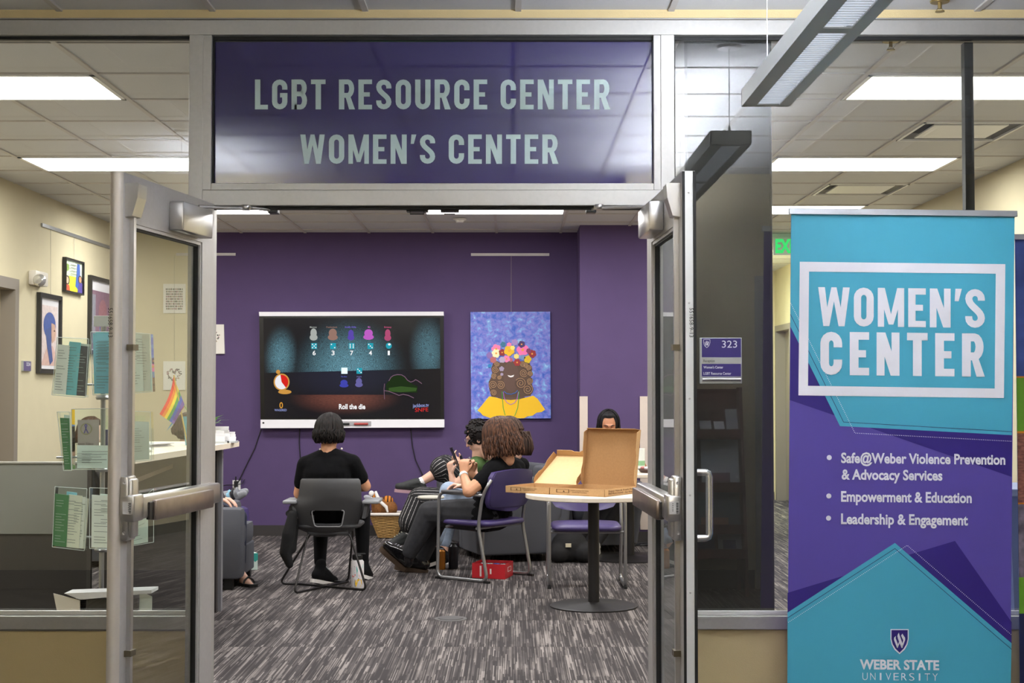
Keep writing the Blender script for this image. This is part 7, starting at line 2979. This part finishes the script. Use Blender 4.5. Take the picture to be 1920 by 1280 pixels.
J['kl'] = V(-1.39, 10.60, .50)


def h1(root, J, Rm):
    m = MB()
    hair_cap(m, J['head'], Rm, 1.0, 1.06, 60)
    hair_strands(m, J['head'], Rm, 1.0, 1.11, 420, .078, 60, .008, 3, .0062, .01, .12, .10)
    part('hair', m, HD, root, smooth=True, ang=180)


def s1(root, J):
    shoe(root, J['al'], J['tl'], SHOEB, SOLEW, .034, .026, .05, (mat('lace_white', (226, 226, 226), .7), 4), 'black high-top sneaker with white sole')
    shoe(root, J['ar'], J['tr'], SHOEB, SOLEW, .034, .026, .05)
    # earrings and necklace beads
    m = MB()
    m.ell(at(600.5, 842, 10.09), (.008, .008, .008), 8, 6)
    m.ell(at(598.5, 849, 10.07), (.007, .007, .007), 8, 6)
    m.ell(at(640.5, 841, 10.09), (.008, .008, .008), 8, 6)
    part('pearl_bead', m, mat('pearl', (236, 226, 216), .3), root, smooth=True)


p1, R1 = person('person in a black tee with dark bobbed hair seen from behind, seated facing the screen', J, SK1, TEE, LEG, s1, h1, sleeve=.62, leg_r=(.088, .058, .040), leg_end=.86, k=.98)
# sweater hanging over the chair side
m = MB()
for a, ra, b, rb in ((at(549, 965, 10.0), .035, at(541, 1000, 9.98), .045), (at(541, 1000, 9.98), .045, at(535, 1035, 9.98), .042), (at(535, 1035, 9.98), .042, at(543, 1058, 9.98), .028), (at(552, 975, 10.05), .035, at(548, 1030, 10.0), .03)):
    m.cap(a, ra, b, rb, 10)
m.cap(at(540, 962, 10.02), .02, at(552, 958, 10.1), .03, 10)
solo('sweater', remesh(m, .009, 3), mat('black_knit', (13, 13, 15), .95, noise=.2, scale=50, bump=.4, bscale=80), 'black sweater hanging down the left side of the shell chair', 'clothing', smooth=True, ang=180)

# ---- person 2: black tee, brown hair, near right, facing left
J = dict(pel=at(922, 950, 10.78), chest=at(940, 902, 10.74), neck=at(941, 862, 10.72), head=at(936, 826, 10.68), hf=V(-.85, .50, -.25),
         sl=at(925, 884, 10.56), sr=at(968, 878, 10.92), el=at(879, 921, 10.46), er=at(925, 918, 10.98), wl=at(869, 889, 10.62), wr=at(884, 889, 10.92),
         hl=at(906, 965, 10.68), hr=at(930, 962, 10.92), kl=at(806, 962, 10.86), kr=at(822, 962, 11.05), al=at(764, 1041, 10.86), ar=at(790, 1048, 11.06),
         tl=at(724, 1006, 10.92), tr=at(744, 1040, 11.12),
         hland=(V(.05, .15, 1), V(.25, 1, .1), .75, -1), hrand=(V(-.2, -.2, 1), V(.2, -1, .1), .75, 1))


def h2(root, J, Rm):
    m = MB()
    hair_cap(m, J['head'], Rm, 1.05, 1.24, 48)
    hair_strands(m, J['head'], Rm, 1.05, 1.27, 560, .155, 44, .012, 5, .0064, .0, -.10, .17)
    part('hair', m, HB, root, smooth=True, ang=180)


def s2(root, J):
    shoe(root, J['al'], J['tl'], LEATH, SOLEB, .042, .034, .055, (mat('boot_shine', (170, 170, 176), .2, .6), 5), 'shiny black lace-up boot with brown lugged sole')
    shoe(root, J['ar'], J['tr'], LEATH, SOLEB, .042, .034, .055)
    part('wrist_watch', MB().tube([lerp(J['el'], J['wl'], .88) + V(.0, 0, .0), lerp(J['el'], J['wl'], 1.0)], .033, 12), mat('watch_white', (214, 224, 222), .4), root, smooth=True)


p2, R2_ = person('person in a black tee and black jeans with shoulder-length brown hair in the purple chair', J, SK1, TEE, JEANB, s2, h2, sleeve=.50, leg_r=(.105, .078, .052), leg_end=.93, k=1.1, shirt_e=.02)
phone(at(869, 872, 10.70), V(-.30, .1, 1), V(.9, .2, .3), 'slim phone held by the person with shoulder-length brown hair')

# ---- person 3: striped trousers, green top, dark curls, glasses (farther back)
STR = stripe_mat()
GRN = mat('green_shirt', (62, 92, 44), .9, noise=.15, scale=40)
J = dict(pel=at(897, 938, 12.35), chest=at(900, 893, 12.3), neck=at(897, 862, 12.25), head=at(896, 822, 12.2), hf=V(-.93, .15, -.35),
         sl=at(888, 873, 12.1), sr=at(912, 873, 12.48), el=at(853, 915, 12.1), er=at(878, 905, 12.5), wl=at(846, 889, 12.12), wr=at(868, 872, 12.35),
         hl=at(885, 940, 12.25), hr=at(896, 938, 12.48), kl=at(788, 937, 12.3), kr=at(836, 876, 12.5), al=at(762, 1003, 12.25), ar=at(786, 905, 12.45),
         tl=at(722, 1014, 12.2), tr=at(750, 902, 12.42),
         hland=(V(-.15, .1, 1), V(.6, .5, .1), .8, -1), hrand=(V(-.8, -.1, .6), V(-.1, -.6, .8), .6, 1))


def h3(root, J, Rm):
    rnd = random.Random(9)
    m = MB()
    hair_cap(m, J['head'], Rm, 1.03, 1.12, 55)
    for k in range(150):
        a = rnd.uniform(42, 318)
        t = rnd.uniform(0, 2.0)
        aa = math.radians(a)
        d = V(math.sin(t) * math.sin(aa), math.sin(t) * math.cos(aa), math.cos(t))
        c = V(d.x * .10, d.y * .118 - .014, d.z * .115 + .036)
        pts = []
        ph = rnd.uniform(0, 6)
        for i in range(7):
            q = i * .9 + ph
            pts.append(Vector(J['head']) + Rm @ (c + V(.012 * math.cos(q), .012 * math.sin(q), -.006 * i + .012)))
        m.tube(pts, [.006, .008, .008, .008, .007, .006, .003], 5)
    part('hair', m, HD, root, smooth=True, ang=180)
    # glasses
    g = MB()
    for k in (-1, 1):
        cc = [Vector(J['head']) + Rm @ V(k * .034 + .024 * math.cos(i * PI / 6), .098, .012 + .020 * math.sin(i * PI / 6)) for i in range(12)]
        g.tube(cc, .002, 5, closed=True)
        g.tube([Vector(J['head']) + Rm @ V(k * .058, .098, .016), Vector(J['head']) + Rm @ V(k * .082, .0, .012)], .002, 5)
    g.tube([Vector(J['head']) + Rm @ V(-.010, .10, .014), Vector(J['head']) + Rm @ V(.010, .10, .014)], .002, 5)
    part('glasses', g, mat('glasses_wire', (190, 170, 170), .3, .6), root)


SN3 = mat('dark_sneaker', (40, 42, 42), .7, noise=.3, scale=40)


def s3(root, J):
    shoe(root, J['al'], J['tl'], SN3, mat('grey_sole', (96, 92, 92), .6), .036, .026, .0, (mat('lace_sage', (150, 150, 130), .7), 4), 'dark sneaker with pale green laces')
    shoe(root, J['ar'], J['tr'], SN3, mat('pink_sole', (176, 140, 150), .6), .036, .026, .0, None, 'dark sneaker showing its pinkish sole')
    m = MB().cap(lerp(J['kl'], J['al'], .84), .041, lerp(J['kl'], J['al'], 1.0), .040, 12)
    part('sock', m, mat('white_sock', (230, 226, 226), .9), root, smooth=True)
    m = MB().cap(lerp(J['kr'], J['ar'], .90), .039, lerp(J['kr'], J['ar'], 1.0), .040, 12)
    part('sock', m, mat('white_sock', (230, 226, 226), .9), root, smooth=True)


p3, R3_ = person('person in wide striped trousers and a green top with dark curly hair, legs crossed', J, SK2, GRN, STR, s3, h3, sleeve=.45, leg_r=(.10, .105, .118), leg_end={'l': .60, 'r': .10}, k=.97, trouser_fn=lambda o, s: stripe_attr(o, s))
phone(at(852, 856, 12.06), V(-.38, .0, 1), V(1, .3, .3), 'tall black phone held up by the person in striped trousers', h_=.165)

# ---- person 4: ponytail, pale denim, behind person 2
J = dict(pel=at(925, 948, 11.62), chest=at(945, 900, 11.6), neck=at(950, 858, 11.6), head=at(952, 818, 11.58), hf=V(-.88, .42, -.25),
         sl=at(938, 876, 11.48), sr=at(978, 872, 11.80), el=at(900, 915, 11.42), er=at(935, 915, 11.85), wl=at(872, 912, 11.35), wr=at(892, 890, 11.7),
         hl=at(905, 950, 11.5), hr=at(925, 948, 11.75), kl=at(842, 920, 11.45), kr=at(850, 925, 11.75), al=at(812, 1035, 11.30), ar=at(830, 1040, 11.6),
         tl=at(768, 1050, 11.30), tr=at(795, 1055, 11.6),
         hland=(V(-1, 0, .1), V(.1, -.4, -1), .5, 1), hrand=(V(-.6, -.2, .8), V(.3, -.8, .2), .7, 1))


def h4(root, J, Rm):
    m = MB()
    hair_cap(m, J['head'], Rm, 1.02, 1.16, 62)
    hair_strands(m, J['head'], Rm, 1.02, 1.14, 200, .02, 62, .0, 8, .006, .0, .5, .03)
    part('hair', m, HB2, root, smooth=True, ang=180)
    m = MB()
    rnd = random.Random(4)
    st = Vector(J['head']) + Rm @ V(0, -.108, .0)
    for k in range(110):
        o = V(rnd.uniform(-.018, .018), rnd.uniform(-.015, .015), rnd.uniform(-.012, .012))
        sp = V(rnd.uniform(-.045, .045), rnd.uniform(-.03, .03), 0)
        pts = [st + o, st + Rm @ V(0, -.035, -.01) + o * 1.4 + sp * .5, st + Rm @ V(0, -.045, -.07) + sp, st + Rm @ V(0, -.035, -.13) + sp * 1.1, st + Rm @ V(0, -.02, -.185) + sp * .7]
        m.tube(pts, [.004, .006, .0065, .006, .002], 5)
    part('ponytail', m, HB2, root, smooth=True, ang=180)
    part('hair_tie', MB().tube([st + Rm @ V(.02 * math.cos(a), .0, .02 * math.sin(a)) for a in [i * PI / 5 for i in range(10)]], .007, 6, closed=True), BLACK, root, smooth=True)


def s4(root, J):
    shoe(root, J['al'], J['tl'], SHOEB, SOLEW, .038, .026, .03, (mat('lace_white', (226, 226, 226), .7), 3), 'black sneaker with white edge')
    shoe(root, J['ar'], J['tr'], SHOEB, SOLEW, .038, .026, .03)
    m = MB()
    for k, c in enumerate(((120, 90, 190), (60, 160, 150), (220, 220, 220), (30, 30, 34))):
        q = .80 + .05 * k
        m = MB().tube([lerp(J['el'], J['wl'], q), lerp(J['el'], J['wl'], q + .035)], .034, 12)
        part('bracelet', m, mat('bracelet_%d' % c[0], c, .5), root, smooth=True)


p4, R4_ = person('person with a brown ponytail and pale jeans, mostly hidden behind the brown-haired person', J, SK2, TEE, JEANL, s4, h4, sleeve=.5, leg_r=(.09, .066, .05), leg_end=.80, k=1.0)
phone(at(884, 874, 11.5), V(-.3, .1, 1), V(.9, .2, .4), 'grey phone held by the ponytailed person', m_=mat('phone_grey', (150, 150, 160), .3, .4))

# ---- person 5: woman behind the pizza box, facing the camera, looking down
J = dict(pel=V(.86, 12.72, .52), chest=V(.86, 12.68, .80), neck=V(.855, 12.66, .955), head=at(1141, 800, 12.58), hf=V(0, -1, -.28),
         sl=V(.70, 12.66, .90), sr=V(1.02, 12.66, .90), el=V(.64, 12.50, .70), er=V(1.12, 12.46, .72), wl=V(.74, 12.28, .74), wr=V(1.06, 12.26, .74),
         hl=V(.78, 12.68, .50), hr=V(.94, 12.68, .50), kl=V(.74, 12.28, .50), kr=V(.98, 12.28, .50), al=V(.55, 12.20, .10), ar=V(.70, 12.15, .10),
         tl=V(.50, 12.02, .05), tr=V(.66, 11.96, .05),
         hland=(V(.5, -.8, .0), V(0, 0, -1), .5, 1), hrand=(V(-.5, -.8, .0), V(0, 0, -1), .5, -1))


def h5(root, J, Rm):
    m = MB()
    hair_cap(m, J['head'], Rm, 1.0, 1.06, 48)
    hair_strands(m, J['head'], Rm, 1.0, 1.10, 320, .20, 66, .002, 12, .0052, .0, .1, .22)
    part('hair', m, HK, root, smooth=True, ang=180)

    def L(x, y, z):
        return Vector(J['head']) + Rm @ V(x, y, z)
    for k in (-1, 1):
        part('eyebrow', MB().tube([L(k * .012, .096, .034), L(k * .030, .093, .043), L(k * .050, .080, .036)], [.0035, .004, .002], 6), HK, root, smooth=True)
        part('eye', MB().ell(L(k * .031, .083, .012), (.015, .010, .009), 12, 8, Rm), mat('eyelid', (160, 104, 76), .5), root, smooth=True)
        part('lashes', MB().tube([L(k * .016, .093, .007), L(k * .031, .096, .003), L(k * .047, .088, .007)], .0022, 6), HK, root)
    part('lips', MB().ell(L(0, .094, -.057), (.024, .008, .008), 12, 8, Rm), mat('lips_rose', (160, 84, 78), .4), root, smooth=True)


def s5(root, J):
    for q in 'lr':
        shoe(root, J['a' + q], J['t' + q], mat('white_shoe', (214, 212, 210), .6), SOLEW, .034, .02, .0)


WTS = mat('white_shirt', (208, 208, 216), .85)
person('woman with straight black hair parted in the middle looking down behind the pizza box lid', J, SK3, WTS, mat('dark_trousers', (44, 42, 44), .9), s5, h5, sleeve=.5, k=.92, headscale=.98)

# ---- person 6: in the grey armchair at the left, mostly behind the door (legs and forearm show)
J = dict(pel=V(-2.16, 10.46, .52), chest=V(-2.26, 10.46, .80), neck=V(-2.30, 10.46, .94), head=V(-2.31, 10.46, 1.07), hf=V(1, .25, -.15),
         sl=V(-2.27, 10.64, .90), sr=V(-2.27, 10.28, .90), el=V(-2.24, 10.70, .67), er=V(-2.26, 10.24, .67), wl=V(-2.14, 10.55, .60), wr=V(-2.12, 10.30, .62),
         hl=V(-2.14, 10.55, .51), hr=V(-2.14, 10.37, .51), kl=V(-2.08, 10.60, .47), kr=V(-1.965, 10.42, .47), al=V(-2.08, 10.56, .085), ar=V(-1.94, 10.36, .085),
         tl=V(-1.94, 10.50, .045), tr=V(-1.82, 10.24, .045),
         hland=(V(1, 0, -.1), V(0, 0, -1), .4, 1), hrand=(V(1, .1, -.2), V(0, 0, -1), .4, -1))


def s6(root, J):
    for q in 'lr':
        a, t = J['a' + q], J['t' + q]
        f = (t - a)
        f.z = 0
        f.normalize()
        sd = V(-f.y, f.x, 0)
        out = [(-.065, .0), (-.055, .028), (.06, .036), (.13, .044), (.18, .034), (.20, 0), (.18, -.034), (.13, -.042), (.06, -.034), (-.055, -.028)]
        base = V(a.x, a.y, .0)
        so = part('sandal', MB().prism([base + f * x + sd * y for x, y in out], V(0, 0, .02)), BLACK, root, label='black strappy sandal')
        m = MB()
        for (x, h, w_) in ((.0, .10, .045), (.05, .085, .045), (.12, .055, .048)):
            m.tube([base + f * x - sd * w_ + V(0, 0, .02), base + f * (x - .005) - sd * w_ * .7 + V(0, 0, h * .8), base + f * (x - .01) + V(0, 0, h + .01), base + f * (x - .005) + sd * w_ * .7 + V(0, 0, h * .8), base + f * x + sd * w_ + V(0, 0, .02)], .007, 6)
        part('strap', m, BLACK, so)


def h6(root, J, Rm):
    m = MB()
    hair_cap(m, J['head'], Rm, 1.0, 1.08, 60)
    hair_strands(m, J['head'], Rm, 1.0, 1.08, 90, .06, 60, .003, 21, .010)
    part('hair', m, HB2, root, smooth=True, ang=180)


NAVY = mat('navy_denim', (34, 38, 58), .9, noise=.1, scale=40)
person('person in navy trousers and black sandals in the grey armchair behind the left door', J, SK2, mat('charcoal_top', (50, 50, 56), .9), NAVY, s6, h6, sleeve=.5, leg_end=.80, leg_r=(.085, .062, .05), k=.95)

# ---- person 7: reclining with striped socks up on the ottoman
ox = at(420, 960, 11.75).x
J = dict(pel=V(ox - .78, 11.75, .50), chest=V(ox - .98, 11.78, .74), neck=V(ox - 1.05, 11.78, .88), head=V(ox - 1.07, 11.78, 1.01), hf=V(1, .2, -.1),
         sl=V(ox - 1.0, 11.96, .84), sr=V(ox - 1.0, 11.60, .84), el=V(ox - .86, 12.02, .62), er=V(ox - .86, 11.54, .62), wl=V(ox - .66, 11.94, .62), wr=V(ox - .66, 11.60, .62),
         hl=V(ox - .76, 11.84, .49), hr=V(ox - .76, 11.66, .49), kl=V(ox - .38, 11.82, .56), kr=V(ox - .38, 11.68, .55), al=V(ox - .02, 11.82, .515), ar=V(ox - .0, 11.70, .505),
         tl=V(ox + .14, 11.86, .60), tr=V(ox + .145, 11.68, .585),
         hland=(V(1, -.3, 0), V(0, 0, -1), .4, 1), hrand=(V(1, .3, 0), V(0, 0, -1), .4, -1))


def s7(root, J):
    for q in 'lr':
        m = MB()
        foot(m, J['a' + q], J['t' + q], .034, .006)
        m.cap(J['a' + q], .042, lerp(J['a' + q], J['k' + q], .35), .048, 10)
        sk = part('sock', remesh(m, .007, 3), mat('grey_sock', (128, 130, 136), .9, noise=.1, scale=60), root, smooth=True, ang=180, label='grey sock with blue and black bands')
        f = (J['t' + q] - J['a' + q]).normalized()
        for (x, r, c) in ((-.04, .047, (34, 34, 40)), (.03, .049, (34, 34, 40)), (.062, .049, (130, 176, 200)), (.094, .046, (34, 34, 40)), (.125, .040, (120, 122, 128))):
            dn = V(0, 0, -1)
            dn = (dn - f * dn.dot(f)).normalized()
            ctr = J['a' + q] + f * x + dn * .020
            part('sock_band', MB().tube([ctr - f * .011, ctr + f * .011], r, 14), mat('band_%d' % c[0], c, .9), sk, smooth=True)


def h7(root, J, Rm):
    m = MB()
    hair_cap(m, J['head'], Rm, 1.0, 1.12, 60)
    hair_strands(m, J['head'], Rm, 1.0, 1.12, 90, .10, 60, .006, 23, .011)
    part('hair', m, HB, root, smooth=True, ang=180)


person('person with brown hair reclining at the left, feet in striped socks up on the ottoman', J, SK2, mat('grey_hoodie', (86, 84, 90), .9), LEG, s7, h7, sleeve=.95, leg_end=.7, leg_r=(.088, .06, .045), k=.95)
t = thing('lounge_chair', 'grey lounge chair behind the counter carrying the reclining person', 'chair', (ox - .85, 11.77, 0), math.radians(90), 'grey upholstered lounge chairs')
part('seat_base', MB().box((-.36, -.30, .05), (.36, .30, .38), bev=.03), GREY, t, world=False, smooth=True)
part('backrest', MB().box((-.36, .16, .3), (.36, .34, .78), bev=.04), GREY, t, world=False, smooth=True)
for sg_ in (-1, 1):
    part('arm', MB().box((sg_ * .36, -.30, .05), (sg_ * .46, .34, .56), bev=.03), GREY, t, world=False, smooth=True)
